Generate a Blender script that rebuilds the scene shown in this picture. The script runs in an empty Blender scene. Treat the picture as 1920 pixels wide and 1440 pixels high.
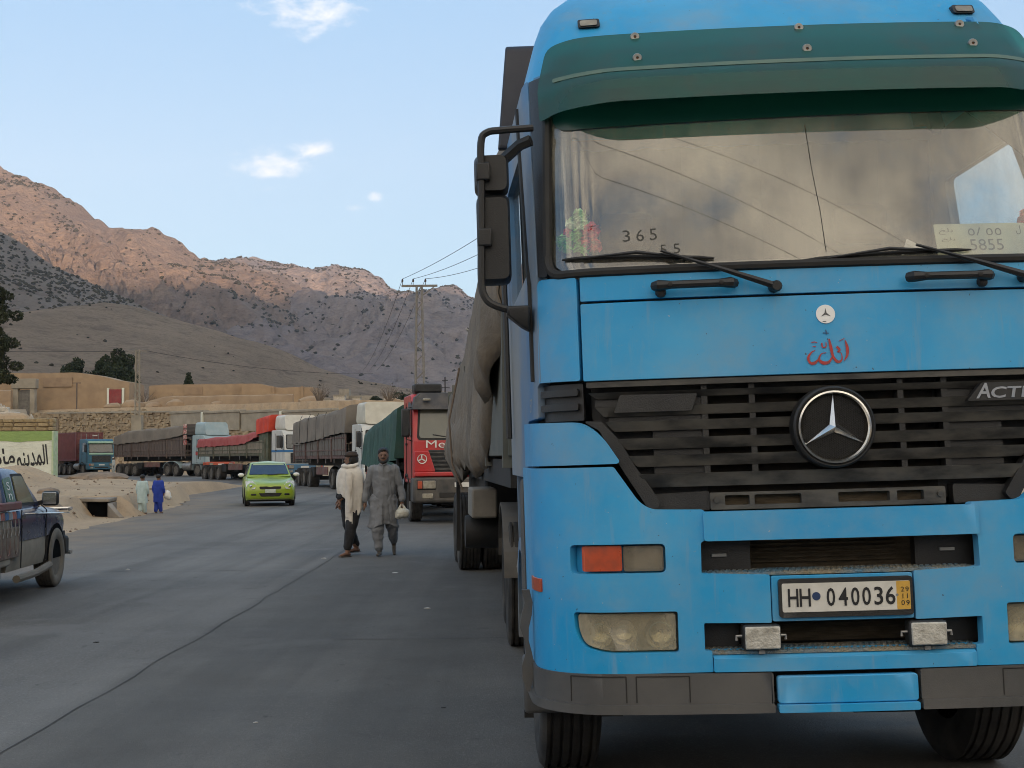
import bpy, bmesh, math, random
import numpy as np
from mathutils import Matrix, Vector
random.seed(7); RNG = np.random.default_rng(7)
sc = bpy.context.scene
COL = sc.collection
R = math.radians
PI = math.pi

# ------------------------------------------------------------------ camera
EYE = 1.58
cd = bpy.data.cameras.new('camera'); cam = bpy.data.objects.new('camera', cd); COL.objects.link(cam)
cd.sensor_width = 36.0; cd.lens = 2450.0 / 1920.0 * 36.0
cd.clip_start = 0.1; cd.clip_end = 60000.0
cam.matrix_world = Matrix.Translation((0, 0, EYE)) @ Matrix.Rotation(PI/2 + math.atan(135.3/2450.0), 4, 'X') @ Matrix.Rotation(-0.010, 4, 'Z')
sc.camera = cam

# ------------------------------------------------------------------ light
SUN_EL = R(5.0)
SUN_AZ = R(160.0)              # clockwise from +Y: low in the sky behind the camera, to its right
TO_SUN = Vector((math.sin(SUN_AZ)*math.cos(SUN_EL), math.cos(SUN_AZ)*math.cos(SUN_EL), math.sin(SUN_EL)))
SKY_STRENGTH = 0.15
SUN_STRENGTH = 5.0
EXPOSURE = 1.38
HAZE = 1.0e-4
sd = bpy.data.lights.new('sun', 'SUN'); sun = bpy.data.objects.new('sun', sd); COL.objects.link(sun)
sd.energy = SUN_STRENGTH; sd.angle = R(0.5); sd.color = (1.0, 0.65, 0.41)
sun.rotation_euler = TO_SUN.to_track_quat('Z', 'Y').to_euler()
sun.location = (0, -20, 30)

class NT:
    """small helper around a node tree"""
    def __init__(s, tree): s.t = tree; s.n = tree.nodes; s.l = tree.links
    def node(s, typ, **kw):
        n = s.n.new(typ)
        for k, v in kw.items():
            if k in n.bl_rna.properties.keys(): setattr(n, k, v)
            else: n.inputs[k.replace('_', ' ')].default_value = v
        return n
    def link(s, a, b): s.l.new(a, b)
    def math(s, op, a, b=None, c=None, clamp=False):
        n = s.n.new('ShaderNodeMath'); n.operation = op; n.use_clamp = clamp
        for i, x in enumerate((a, b, c)):
            if x is None: continue
            if isinstance(x, (int, float)): n.inputs[i].default_value = x
            else: s.l.new(x, n.inputs[i])
        return n.outputs[0]
    def mix(s, fac, a, b, blend='MIX'):
        n = s.n.new('ShaderNodeMix'); n.data_type = 'RGBA'; n.blend_type = blend
        for idx, x in ((0, fac), (6, a), (7, b)):
            if isinstance(x, (int, float)): n.inputs[idx].default_value = x
            elif isinstance(x, tuple): n.inputs[idx].default_value = (*x[:3], 1)
            else: s.l.new(x, n.inputs[idx])
        return n.outputs[2]
    def noise(s, vec, scale, detail=4, rough=.55, lac=2.0, dist=0.0):
        n = s.n.new('ShaderNodeTexNoise'); n.inputs['Scale'].default_value = scale; n.inputs['Detail'].default_value = detail
        n.inputs['Roughness'].default_value = rough; n.inputs['Lacunarity'].default_value = lac; n.inputs['Distortion'].default_value = dist
        if vec is not None: s.l.new(vec, n.inputs['Vector'])
        return n.outputs['Fac']
    def ramp(s, fac, lo, hi, a=0.0, b=1.0):
        n = s.n.new('ShaderNodeMapRange'); n.interpolation_type = 'SMOOTHSTEP'
        n.inputs[1].default_value = lo; n.inputs[2].default_value = hi; n.inputs[3].default_value = a; n.inputs[4].default_value = b
        s.l.new(fac, n.inputs[0]); return n.outputs[0]
    def mapping(s, vec, scale=(1, 1, 1), rot=(0, 0, 0), loc=(0, 0, 0)):
        n = s.n.new('ShaderNodeMapping'); n.inputs['Scale'].default_value = scale; n.inputs['Rotation'].default_value = rot; n.inputs['Location'].default_value = loc
        s.l.new(vec, n.inputs['Vector']); return n.outputs[0]

w = bpy.data.worlds.new('World'); sc.world = w; w.use_nodes = True
N = NT(w.node_tree)
for n in list(N.n): N.n.remove(n)
sky = N.n.new('ShaderNodeTexSky'); sky.sky_type = 'NISHITA'; sky.sun_disc = False
sky.sun_elevation = SUN_EL; sky.sun_rotation = SUN_AZ; sky.altitude = 1500; sky.air_density = 1.0; sky.dust_density = 1.0; sky.ozone_density = 1.0
tc = N.n.new('ShaderNodeTexCoord')
sep = N.n.new('ShaderNodeSeparateXYZ'); N.link(tc.outputs['Generated'], sep.inputs[0])
# flat cloud layer: direction projected on a plane above the place
zc = N.math('MAXIMUM', sep.outputs['Z'], 0.02)
den = N.math('ADD', zc, 0.10)
comb = N.n.new('ShaderNodeCombineXYZ')
N.link(N.math('DIVIDE', sep.outputs['X'], den), comb.inputs[0]); N.link(N.math('DIVIDE', sep.outputs['Y'], den), comb.inputs[1])
CLOUD = comb.outputs[0]
big = N.noise(N.mapping(CLOUD, (0.8, 1.5, 1)), 1.3, 3, .5)
puf = N.noise(N.mapping(CLOUD, (1.5, 2.6, 1)), 3.0, 8, .62, 2.1, .4)
back = N.ramp(sep.outputs['Y'], 0.12, -0.42)          # the sunset side, seen in the windscreen, is overcast
cov = N.math('ADD', N.math('MULTIPLY', puf, .62), N.math('MULTIPLY', big, .45))
cov = N.math('ADD', cov, N.math('MULTIPLY', back, .36))
def blob(dx, dz, rx, rz, amp):
    """one fair weather cloud standing in the direction (dx,1,dz)"""
    yy = N.math('MAXIMUM', sep.outputs['Y'], .05)
    a = N.math('DIVIDE', N.math('SUBTRACT', N.math('DIVIDE', sep.outputs['X'], yy), dx), rx)
    b = N.math('DIVIDE', N.math('SUBTRACT', N.math('DIVIDE', sep.outputs['Z'], yy), dz), rz)
    q = N.math('ADD', N.math('MULTIPLY', a, a), N.math('MULTIPLY', b, b))
    return N.math('MULTIPLY', N.math('SUBTRACT', 1.0, q, clamp=True), amp)
blobs = None
for args in ((-.182, .228, .050, .020, 1.0), (-.155, .239, .030, .014, 1.0), (-.20, .236, .035, .012, .8), (-.155, .345, .060, .030, 1.0), (-.185, .350, .045, .016, .8), (-.107, .201, .014, .006, .9), (-.12, .193, .022, .005, .7), (-.185, .209, .035, .005, .7), (-.12, .222, .012, .008, .6), (-.26, .335, .05, .006, .5)):
    blobs = N.math('MAXIMUM', blobs, blob(*args)) if blobs is not None else blob(*args)
yy_ = N.math('MAXIMUM', sep.outputs['Y'], .05); cv = N.n.new('ShaderNodeCombineXYZ'); N.link(N.math('DIVIDE', sep.outputs['X'], yy_), cv.inputs[0]); N.link(N.math('MULTIPLY', N.math('DIVIDE', sep.outputs['Z'], yy_), 1.9), cv.inputs[1])
fluff = N.noise(cv.outputs[0], 34, 9, .62, 2.1, .3)
small = N.ramp(N.math('ADD', N.math('MULTIPLY', blobs, .42), fluff), .72, 1.16)
alpha = N.math('MAXIMUM', N.ramp(cov, .70, .90), N.math('MULTIPLY', small, .8))
tow = N.n.new('ShaderNodeVectorMath'); tow.operation = 'DOT_PRODUCT'; N.link(tc.outputs['Generated'], tow.inputs[0]); tow.inputs[1].default_value = TO_SUN
warm = N.ramp(tow.outputs['Value'], -.3, .9)
shade = N.noise(N.mapping(CLOUD, (1.2, 2.2, 1)), 1.7, 6, .6)
ccol = N.mix(warm, (6.0, 5.8, 5.4), (7.2, 6.2, 4.7))
ccol = N.mix(N.ramp(shade, .38, .68), N.mix(1.0, ccol, (.42, .44, .50), 'MULTIPLY'), ccol)
ccol = N.mix(N.ramp(back, 0, .5), (3.5, 3.35, 3.25), ccol)
base = N.mix(1.0, sky.outputs[0], (1.0, 1.0, 1.0), 'MULTIPLY')
pale = N.mix(N.ramp(sep.outputs['Z'], .0, .42), (1.50, 2.06, 2.60), (.84, 1.58, 2.50))   # dry dusty air scattering
base = N.mix(.82, base, pale)
skyc = N.mix(alpha, base, ccol)
bg = N.n.new('ShaderNodeBackground'); N.link(skyc, bg.inputs[0]); bg.inputs[1].default_value = SKY_STRENGTH
out = N.n.new('ShaderNodeOutputWorld'); N.link(bg.outputs[0], out.inputs[0])

vs = sc.view_settings
vs.view_transform = 'Standard'; vs.look = 'None'; vs.gamma = 1.0; vs.exposure = EXPOSURE; vs.use_curve_mapping = False
sc.cycles.max_bounces = 6; sc.cycles.diffuse_bounces = 3; sc.cycles.glossy_bounces = 3; sc.cycles.transmission_bounces = 6; sc.cycles.transparent_max_bounces = 12
sc.cycles.use_denoising = True; sc.cycles.filter_width = 1.0
sc.cycles.caustics_reflective = False; sc.cycles.caustics_refractive = False

# ------------------------------------------------------------------ mesh helpers
class MB:
    def __init__(s): s.v = []; s.f = []; s.m = []; s.mi = 0
    def add(s, vs_, fs):
        o = len(s.v); s.v.extend([tuple(map(float, p)) for p in vs_])
        for f in fs: s.f.append(tuple(i + o for i in f)); s.m.append(s.mi)
        return s
    def box(s, x0, x1, y0, y1, z0, z1):
        return s.add([(x, y, z) for z in (z0, z1) for y in (y0, y1) for x in (x0, x1)],
                     [(0, 2, 3, 1), (4, 5, 7, 6), (0, 1, 5, 4), (1, 3, 7, 5), (3, 2, 6, 7), (2, 0, 4, 6)])
    def hexa(s, p):
        """8 corners: bottom 4 counter clockwise, top 4"""
        return s.add(p, [(3, 2, 1, 0), (4, 5, 6, 7), (0, 1, 5, 4), (1, 2, 6, 5), (2, 3, 7, 6), (3, 0, 4, 7)])
    def obox(s, c, size, rot=None):
        M = rot if rot is not None else Matrix.Identity(3)
        h = [x/2 for x in size]
        p = [Vector(c) + M @ Vector((sx*h[0], sy*h[1], sz*h[2])) for sz in (-1, 1) for sy in (-1, 1) for sx in (-1, 1)]
        return s.add(p, [(0, 2, 3, 1), (4, 5, 7, 6), (0, 1, 5, 4), (1, 3, 7, 5), (3, 2, 6, 7), (2, 0, 4, 6)])
    def bar(s, a, b, wx, wz, up=(0, 0, 1)):
        a = Vector(a); b = Vector(b); d = (b - a); L = d.length; d.normalize()
        u = Vector(up); x = d.cross(u)
        if x.length < 1e-4: x = d.cross(Vector((1, 0, 0)))
        x.normalize(); z = x.cross(d)
        M = Matrix((x, d, z)).transposed()
        return s.obox((a + b)/2, (wx, L, wz), M)
    def tube(s, path, r, n=8, caps=True, flat=1.0):
        path = [Vector(p) for p in path]; k = len(path)
        rs = r if isinstance(r, (list, tuple)) else [r]*k
        vs_ = []; prev = None
        for i, p in enumerate(path):
            d = (path[min(i+1, k-1)] - path[max(i-1, 0)]).normalized()
            if prev is None:
                x = d.cross(Vector((0, 0, 1)))
                if x.length < .05: x = d.cross(Vector((1, 0, 0)))
            else: x = prev - d*prev.dot(d)
            x.normalize(); prev = x; y = d.cross(x)
            for j in range(n):
                a = 2*PI*j/n; vs_.append(p + (x*math.cos(a) + y*math.sin(a)*flat)*rs[i])
        fs = [(i*n+j, i*n+(j+1) % n, (i+1)*n+(j+1) % n, (i+1)*n+j) for i in range(k-1) for j in range(n)]
        if caps: fs += [tuple(range(n))[::-1], tuple(range((k-1)*n, k*n))]
        return s.add(vs_, fs)
    def loft(s, rings, caps=True, closed=True):
        n = len(rings[0]); vs_ = [p for r in rings for p in r]; k = len(rings)
        m = n if closed else n-1
        fs = [(i*n+j, i*n+(j+1) % n, (i+1)*n+(j+1) % n, (i+1)*n+j) for i in range(k-1) for j in range(m)]
        if caps: fs += [tuple(range(n))[::-1], tuple(range((k-1)*n, k*n))]
        return s.add(vs_, fs)
    def lathe(s, prof, c=(0, 0, 0), axis='x', n=24, caps=False):
        rings = []
        for r, h in prof:
            ring = []
            for j in range(n):
                a = 2*PI*j/n; q = (r*math.cos(a), r*math.sin(a))
                p = {'x': (h, q[0], q[1]), 'y': (q[0], h, q[1]), 'z': (q[0], q[1], h)}[axis]
                ring.append((c[0]+p[0], c[1]+p[1], c[2]+p[2]))
            rings.append(ring)
        return s.loft(rings, caps)
    def sphere(s, c, r, n=10, m=6, sq=(1, 1, 1)):
        rings = []
        for i in range(m+1):
            a = -PI/2 + PI*i/m
            rr = max(math.cos(a), .02)
            rings.append([(c[0]+r*sq[0]*rr*math.cos(2*PI*j/n), c[1]+r*sq[1]*rr*math.sin(2*PI*j/n), c[2]+r*sq[2]*math.sin(a)) for j in range(n)])
        return s.loft(rings)
    def prism(s, poly, f0, f1):
        """poly: 2d points; f0/f1 map a 2d point to front/back 3d point"""
        n = len(poly)
        vs_ = [f0(*p) for p in poly] + [f1(*p) for p in poly]
        return s.add(vs_, [tuple(range(n)), tuple(range(2*n-1, n-1, -1))] + [(i, i+n, (i+1) % n+n, (i+1) % n) for i in range(n)])
    def join(s, o):
        k = len(s.v); s.v += o.v; s.f += [tuple(i+k for i in f) for f in o.f]; s.m += [x + s.mi for x in o.m]; return s
    def xf(s, fn): s.v = [tuple(fn(p)) for p in s.v]; return s
    def mat(s, M): return s.xf(lambda p: M @ Vector(p))
    def mesh(s, name):
        me = bpy.data.meshes.new(name); me.from_pydata(s.v, [], s.f); return me
    def build(s, name, mats, parent=None, smooth=35, bevel=0.0, seg=2, fix=True, loc=None):
        me = s.mesh(name)
        if fix:
            bm = bmesh.new(); bm.from_mesh(me); bmesh.ops.recalc_face_normals(bm, faces=bm.faces); bm.to_mesh(me); bm.free()
        if not isinstance(mats, (list, tuple)): mats = [mats]
        for m in mats: me.materials.append(m)
        if len(mats) > 1: me.polygons.foreach_set('material_index', s.m)
        o = bpy.data.objects.new(name, me); COL.objects.link(o)
        if smooth:
            me.polygons.foreach_set('use_smooth', [True]*len(me.polygons)); me.set_sharp_from_angle(angle=R(smooth))
        if bevel:
            b = o.modifiers.new('bevel', 'BEVEL'); b.width = bevel; b.segments = seg; b.limit_method = 'ANGLE'; b.angle_limit = R(50); b.harden_normals = False
        if parent is not None: o.parent = parent
        if loc is not None: o.location = loc
        return o

def empty(name, loc=(0, 0, 0), rz=0.0):
    o = bpy.data.objects.new(name, None); COL.objects.link(o); o.location = loc; o.rotation_euler = (0, 0, rz); o.empty_display_size = .2
    return o
def tag(o, label, cat, group=None):
    o['label'] = label; o['category'] = cat; o['kind'] = 'thing'
    if group: o['group'] = group
    return o
def struct(o, kind='structure'): o['kind'] = kind; return o
def copy_obj(o, parent=None, loc=None, rot=None, scale=None):
    c = o.copy(); COL.objects.link(c); c.parent = parent
    if loc is not None: c.location = loc
    if rot is not None: c.rotation_euler = rot
    if scale is not None: c.scale = scale
    return c
def copy_tree(o, parent=None, **kw):
    c = copy_obj(o, parent, **kw)
    for ch in list(o.children): copy_tree(ch, c)
    return c
def rounded(poly, r, n=4):
    """round the corners of a 2d polygon"""
    out = []; k = len(poly)
    rs = r if isinstance(r, (list, tuple)) else [r]*k
    for i in range(k):
        p = Vector(poly[i]); a = Vector(poly[i-1]) - p; b = Vector(poly[(i+1) % k]) - p
        rr = min(rs[i], a.length*.48, b.length*.48)
        if rr < 1e-4: out.append(tuple(p)); continue
        a = p + a.normalized()*rr; b = p + b.normalized()*rr
        for j in range(n+1):
            t = j/n; out.append(tuple(a*(1-t)**2 + p*2*t*(1-t) + b*t*t))
    return out
def text_mb(body, size=1.0, res=3, xs=1.0, bold=0.0):
    """a font outline as a flat mesh in the xz plane (facing -y), origin left bottom"""
    c = bpy.data.curves.new('txt', 'FONT'); c.body = body; c.size = size; c.resolution_u = res; c.offset = bold
    o = bpy.data.objects.new('txt', c); COL.objects.link(o)
    dg = bpy.context.evaluated_depsgraph_get()
    me = bpy.data.meshes.new_from_object(o.evaluated_get(dg))
    b = MB(); b.add([(v.co.x*xs, 0.0, v.co.y) for v in me.vertices], [tuple(p.vertices) for p in me.polygons])
    bpy.data.objects.remove(o); bpy.data.curves.remove(c); bpy.data.meshes.remove(me)
    return b
def fit_text(body, x0, x1, z0, z1, res=3, bold=0.0):
    b = text_mb(body, 1.0, res, 1.0, bold); a = np.array(b.v); mn = a.min(0); mx = a.max(0)
    b.v = [(x0 + (p[0]-mn[0])/(mx[0]-mn[0])*(x1-x0), 0.0, z0 + (p[2]-mn[2])/(mx[2]-mn[2])*(z1-z0)) for p in b.v]
    return b

# ------------------------------------------------------------------ value noise for shapes
def _hash(ix, iy, seed):
    h = (ix*374761393 + iy*668265263 + seed*1274126177) & 0xFFFFFFFF
    h = ((h ^ (h >> 13))*1274126177) & 0xFFFFFFFF
    return ((h ^ (h >> 16)) & 0xFFFF)/65535.0
def vnoise(x, y, seed=0):
    x = np.asarray(x, float); y = np.asarray(y, float)
    ix = np.floor(x).astype(np.int64); iy = np.floor(y).astype(np.int64); fx = x-ix; fy = y-iy
    fx = fx*fx*fx*(fx*(fx*6-15)+10); fy = fy*fy*fy*(fy*(fy*6-15)+10)
    a = _hash(ix, iy, seed); b = _hash(ix+1, iy, seed); c = _hash(ix, iy+1, seed); d = _hash(ix+1, iy+1, seed)
    return (a*(1-fx)+b*fx)*(1-fy) + (c*(1-fx)+d*fx)*fy
def fbm(x, y, oct=5, seed=0, gain=.5, ridged=False):
    s = 0; a = 1; t = 0
    for i in range(oct):
        n = vnoise(x*2**i + 17.3*i, y*2**i - 9.1*i, seed+i)
        if ridged: n = 1-abs(2*n-1)
        s = s + a*n; t += a; a *= gain
    return s/t
def sstep(a, b, x):
    t = np.clip((np.asarray(x, float)-a)/(b-a), 0, 1); return t*t*(3-2*t)

# ------------------------------------------------------------------ materials
def pm(name, c1, c2=None, sc_=4.0, rough=.6, metal=0.0, bump=0.0, bsc=40.0, dust=0.0, dcol=(.30, .25, .19), dsc=2.5, spec=.5, coat=0.0, det=5, lo=.35, hi=.65, gen=False, stretch=(1, 1, 1), r2=None, emit=None):
    m = bpy.data.materials.new(name); m.use_nodes = True; t = NT(m.node_tree)
    b = t.n['Principled BSDF']; co = t.n.new('ShaderNodeTexCoord'); v = co.outputs['Object']
    if stretch != (1, 1, 1): v = t.mapping(v, stretch)
    col = None
    if c2 is not None:
        col = t.mix(t.ramp(t.noise(v, sc_, det), lo, hi), c1, c2)
    if dust > 0:
        f = t.math('MULTIPLY', t.ramp(t.noise(v, dsc, 7, .62), .28, .78), dust)
        col = t.mix(f, col if col is not None else c1, dcol)
        rr = t.math('ADD', t.math('MULTIPLY', f, max(0.0, .85-rough)), rough); t.link(rr, b.inputs['Roughness'])
    else: b.inputs['Roughness'].default_value = rough
    if col is None: b.inputs['Base Color'].default_value = (*c1, 1)
    else: t.link(col, b.inputs['Base Color'])
    b.inputs['Metallic'].default_value = metal; b.inputs['Specular IOR Level'].default_value = spec; b.inputs['Coat Weight'].default_value = coat; b.inputs['Coat Roughness'].default_value = .08
    if bump > 0:
        bn = t.n.new('ShaderNodeBump'); bn.inputs['Strength'].default_value = bump; bn.inputs['Distance'].default_value = .02
        t.link(t.noise(v, bsc, 4, .6), bn.inputs['Height']); t.link(bn.outputs[0], b.inputs['Normal'])
    return m
def glass(name, tint=(.55, .62, .6), ior=1.6, rough=.02, film=0.0, fcol=(.3, .27, .2)):
    """a window pane: fresnel reflection over a tinted pane, with a film of dust"""
    m = bpy.data.materials.new(name); m.use_nodes = True; t = NT(m.node_tree)
    for n in list(t.n): t.n.remove(n)
    fr = t.n.new('ShaderNodeFresnel'); fr.inputs[0].default_value = ior
    tr = t.n.new('ShaderNodeBsdfTransparent'); tr.inputs[0].default_value = (*tint, 1)
    gl = t.n.new('ShaderNodeBsdfGlossy'); gl.inputs['Roughness'].default_value = rough
    mx = t.n.new('ShaderNodeMixShader'); geo = t.n.new('ShaderNodeNewGeometry'); t.link(t.math('MULTIPLY', fr.outputs[0], t.math('SUBTRACT', 1.0, geo.outputs['Backfacing'])), mx.inputs[0]); t.link(tr.outputs[0], mx.inputs[1]); t.link(gl.outputs[0], mx.inputs[2])
    last = mx.outputs[0]
    if film > 0:
        co = t.n.new('ShaderNodeTexCoord'); df = t.n.new('ShaderNodeBsdfDiffuse'); df.inputs[0].default_value = (*fcol, 1)
        f = t.math('MULTIPLY', t.ramp(t.noise(t.mapping(co.outputs['Object'], (1, 1, .5)), 2.3, 7, .65), .25, .8), film)
        m2 = t.n.new('ShaderNodeMixShader'); t.link(f, m2.inputs[0]); t.link(last, m2.inputs[1]); t.link(df.outputs[0], m2.inputs[2]); last = m2.outputs[0]
    o = t.n.new('ShaderNodeOutputMaterial'); t.link(last, o.inputs[0])
    return m

DUST = (.30, .25, .19)
M = {}
M['blue'] = pm('blue_paint', (.008, .29, .60), (.03, .34, .64), 1.3, .38, bump=0, dust=.14, dcol=(.36, .38, .38), dsc=2.6, spec=.4, coat=.12)
def painted(name, a, b_, dustc, dust, streak):
    m = bpy.data.materials.new(name); m.use_nodes = True; t = NT(m.node_tree); bs = t.n['Principled BSDF']
    v = t.n.new('ShaderNodeTexCoord').outputs['Object']
    col = t.mix(t.ramp(t.noise(v, 1.1, 5, .6), .35, .68), a, b_)
    f1 = t.math('MULTIPLY', t.ramp(t.noise(v, 2.4, 8, .68), .36, .80), dust)                               # dust clouds
    f2 = t.math('MULTIPLY', t.ramp(t.noise(t.mapping(v, (9, 9, .8)), 2.2, 6, .65), .50, .80), streak)      # rain streaks
    f3 = t.math('MULTIPLY', t.ramp(t.noise(t.mapping(v, (1, 1, 1.6)), 26, 6, .7), .58, .80), dust*.9)      # splashes
    f = t.math('MAXIMUM', t.math('MAXIMUM', f1, f2), f3)
    col = t.mix(f, col, dustc)
    chips = t.ramp(t.noise(v, 46, 3, .5), .735, .76); col = t.mix(t.math('MULTIPLY', chips, .8), col, (.045, .05, .055))
    ch2 = t.ramp(t.noise(t.mapping(v, (1, 1, 1), (0, 0, 0), (3, 7, 1)), 62, 2, .5), .765, .785); col = t.mix(t.math('MULTIPLY', ch2, .7), col, (.42, .44, .44))
    t.link(col, bs.inputs['Base Color']); t.link(t.math('ADD', .36, t.math('MULTIPLY', f, .9)), bs.inputs['Roughness'])
    bs.inputs['Specular IOR Level'].default_value = .4
    bn = t.n.new('ShaderNodeBump'); bn.inputs['Strength'].default_value = .12; bn.inputs['Distance'].default_value = .01
    t.link(t.noise(v, 3.0, 4, .5), bn.inputs['Height']); t.link(bn.outputs[0], bs.inputs['Normal'])
    return m
M['blue'] = painted('blue_paint', (.010, .30, .61), (.05, .36, .65), (.32, .335, .33), .42, .36)
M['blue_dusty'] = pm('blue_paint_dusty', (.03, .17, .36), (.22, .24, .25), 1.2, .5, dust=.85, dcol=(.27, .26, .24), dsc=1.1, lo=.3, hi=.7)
M['black_plastic'] = pm('black_plastic', (.008, .008, .009), (.016, .016, .016), 6, .45, bump=.15, bsc=160, dust=.14, dcol=(.085, .08, .07), dsc=4)
M['grille_plastic'] = pm('grille_plastic', (.016, .016, .016), (.038, .037, .035), 5, .5, dust=.72, dcol=(.135, .125, .105), dsc=5, stretch=(1, 1, 3))
M['rubber'] = pm('rubber', (.009, .009, .009), None, 5, .7, dust=.25, dcol=(.075, .066, .053), dsc=6)
M['tyre'] = pm('tyre_rubber', (.010, .0098, .0095), (.02, .018, .016), 7, .85, bump=.2, bsc=120, dust=.6, dcol=(.12, .105, .085), dsc=3)
M['rim'] = pm('wheel_rim', (.10, .092, .08), (.2, .18, .15), 9, .7, metal=.2, dust=.6, dcol=(.17, .14, .11))
M['grey_bumper'] = pm('grey_bumper', (.058, .058, .058), (.085, .083, .08), 2.2, .55, bump=.12, bsc=220, dust=.4, dcol=(.14, .13, .115), dsc=2)
M['chrome'] = pm('chrome', (.62, .61, .58), None, 5, .18, metal=1.0)
M['dark'] = pm('dark_metal', (.008, .008, .0075), (.018, .016, .014), 4, .7, dust=.2, dcol=(.06, .05, .04))
M['radiator'] = pm('radiator_fins', (.075, .056, .034), (.12, .092, .058), 14, .9, bump=.5, bsc=200, stretch=(1, 1, 6))
M['orange_lens'] = pm('orange_lens', (.5, .062, .012), (.36, .045, .01), 20, .25, dust=.25, spec=.6)
M['lamp_lens'] = pm('lamp_lens', (.34, .31, .24), (.18, .16, .125), 9, .22, dust=.3, dcol=(.32, .28, .2), spec=.7)
M['white_paint'] = pm('white_paint', (.74, .72, .66), (.60, .58, .52), 6, .5)
M['ink'] = pm('black_ink', (.012, .012, .014), None, 5, .5)
M['red_paint'] = pm('red_paint', (.42, .012, .018), (.5, .02, .02), 2, .35, dust=.25, dcol=(.3, .2, .17), coat=.2)
M['steel'] = pm('galvanised_steel', (.26, .26, .25), (.36, .35, .33), 8, .5, metal=.5)
M['canvas'] = pm('canvas', (.195, .155, .112), (.13, .105, .078), 1.8, .95, bump=.8, bsc=11, dust=.45, dcol=(.235, .195, .15), dsc=3)
M['canvas_far'] = pm('canvas_grey', (.21, .18, .145), (.15, .13, .108), .9, .95, bump=.9, bsc=6, dust=.4, dcol=(.23, .2, .165), dsc=1.2)
M['wood_old'] = pm('old_wood', (.13, .095, .08), (.075, .058, .05), 5, .9, bump=.3, dust=.45, dcol=(.2, .165, .14), stretch=(3, 3, .6))
M['glass_ws'] = glass('windscreen_glass', (.97, .98, .96), 2.35, .012, .30, (.58, .53, .42))
M['glass_side'] = glass('side_glass', (.8, .84, .84), 1.6, .02, .12)
M['glass_dark'] = pm('dark_glass', (.012, .017, .02), (.03, .034, .034), 1.5, .06, spec=.9, dust=.18, dcol=(.2, .19, .16))
M['skin'] = pm('skin', (.20, .105, .066), (.165, .085, .052), 12, .55)
M['hair'] = pm('hair', (.011, .009, .008), None, 30, .65)
M['leather'] = pm('dark_leather', (.02, .017, .014), None, 9, .5, dust=.4)
# ------------------------------------------------------------------ terrain
ROAD_L = [(-7.0, -15), (-7.6, 5), (-8.6, 18), (-9.7, 28), (-10.3, 34), (-10.7, 39), (-11.4, 45), (-14.0, 55), (-19.2, 66), (-27.4, 80), (-36, 95), (-48, 108), (-66, 122), (-100, 140)]
ROAD_R = [(8.5, -15), (8.2, 5), (7.4, 18), (6.2, 28), (5.3, 34), (4.4, 39), (3.1, 45), (-.2, 55), (-4.0, 66), (-9.5, 80), (-18, 96), (-30, 112), (-46, 126), (-82, 150)]
def dense(pl, n=180):
    p = np.array(pl, float); d = np.r_[0, np.cumsum(np.hypot(*np.diff(p, axis=0).T))]
    k = np.linspace(0, len(pl)-1, n)
    i = np.arange(len(pl))
    # smooth interpolation over the knots (same parameter on both sides)
    from numpy import interp
    xs = interp(k, i, p[:, 0]); ys = interp(k, i, p[:, 1])
    ker = np.ones(9)/9
    xs2 = np.convolve(np.pad(xs, 4, mode='edge'), ker, 'valid'); ys2 = np.convolve(np.pad(ys, 4, mode='edge'), ker, 'valid')
    return np.c_[xs2, ys2]
RL = dense(ROAD_L); RRt = dense(ROAD_R)
def inside_road(x, y):
    xl = np.interp(y, RL[:, 1], RL[:, 0]); xr = np.interp(y, RRt[:, 1], RRt[:, 0])
    return np.minimum(x-xl, xr-x)                       # >0 on the road
WA = np.array((-60.0, 152.0)); WB = np.array((-15.0, 111.0)); WD = (WB-WA)/np.linalg.norm(WB-WA); WN = np.array((-WD[1], WD[0]))  # wall line, WN points away behind it
def wall_side(x, y): return (x-WA[0])*WN[0] + (y-WA[1])*WN[1]
def wall_run(x, y): return (x-WA[0])*WD[0] + (y-WA[1])*WD[1]
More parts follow.
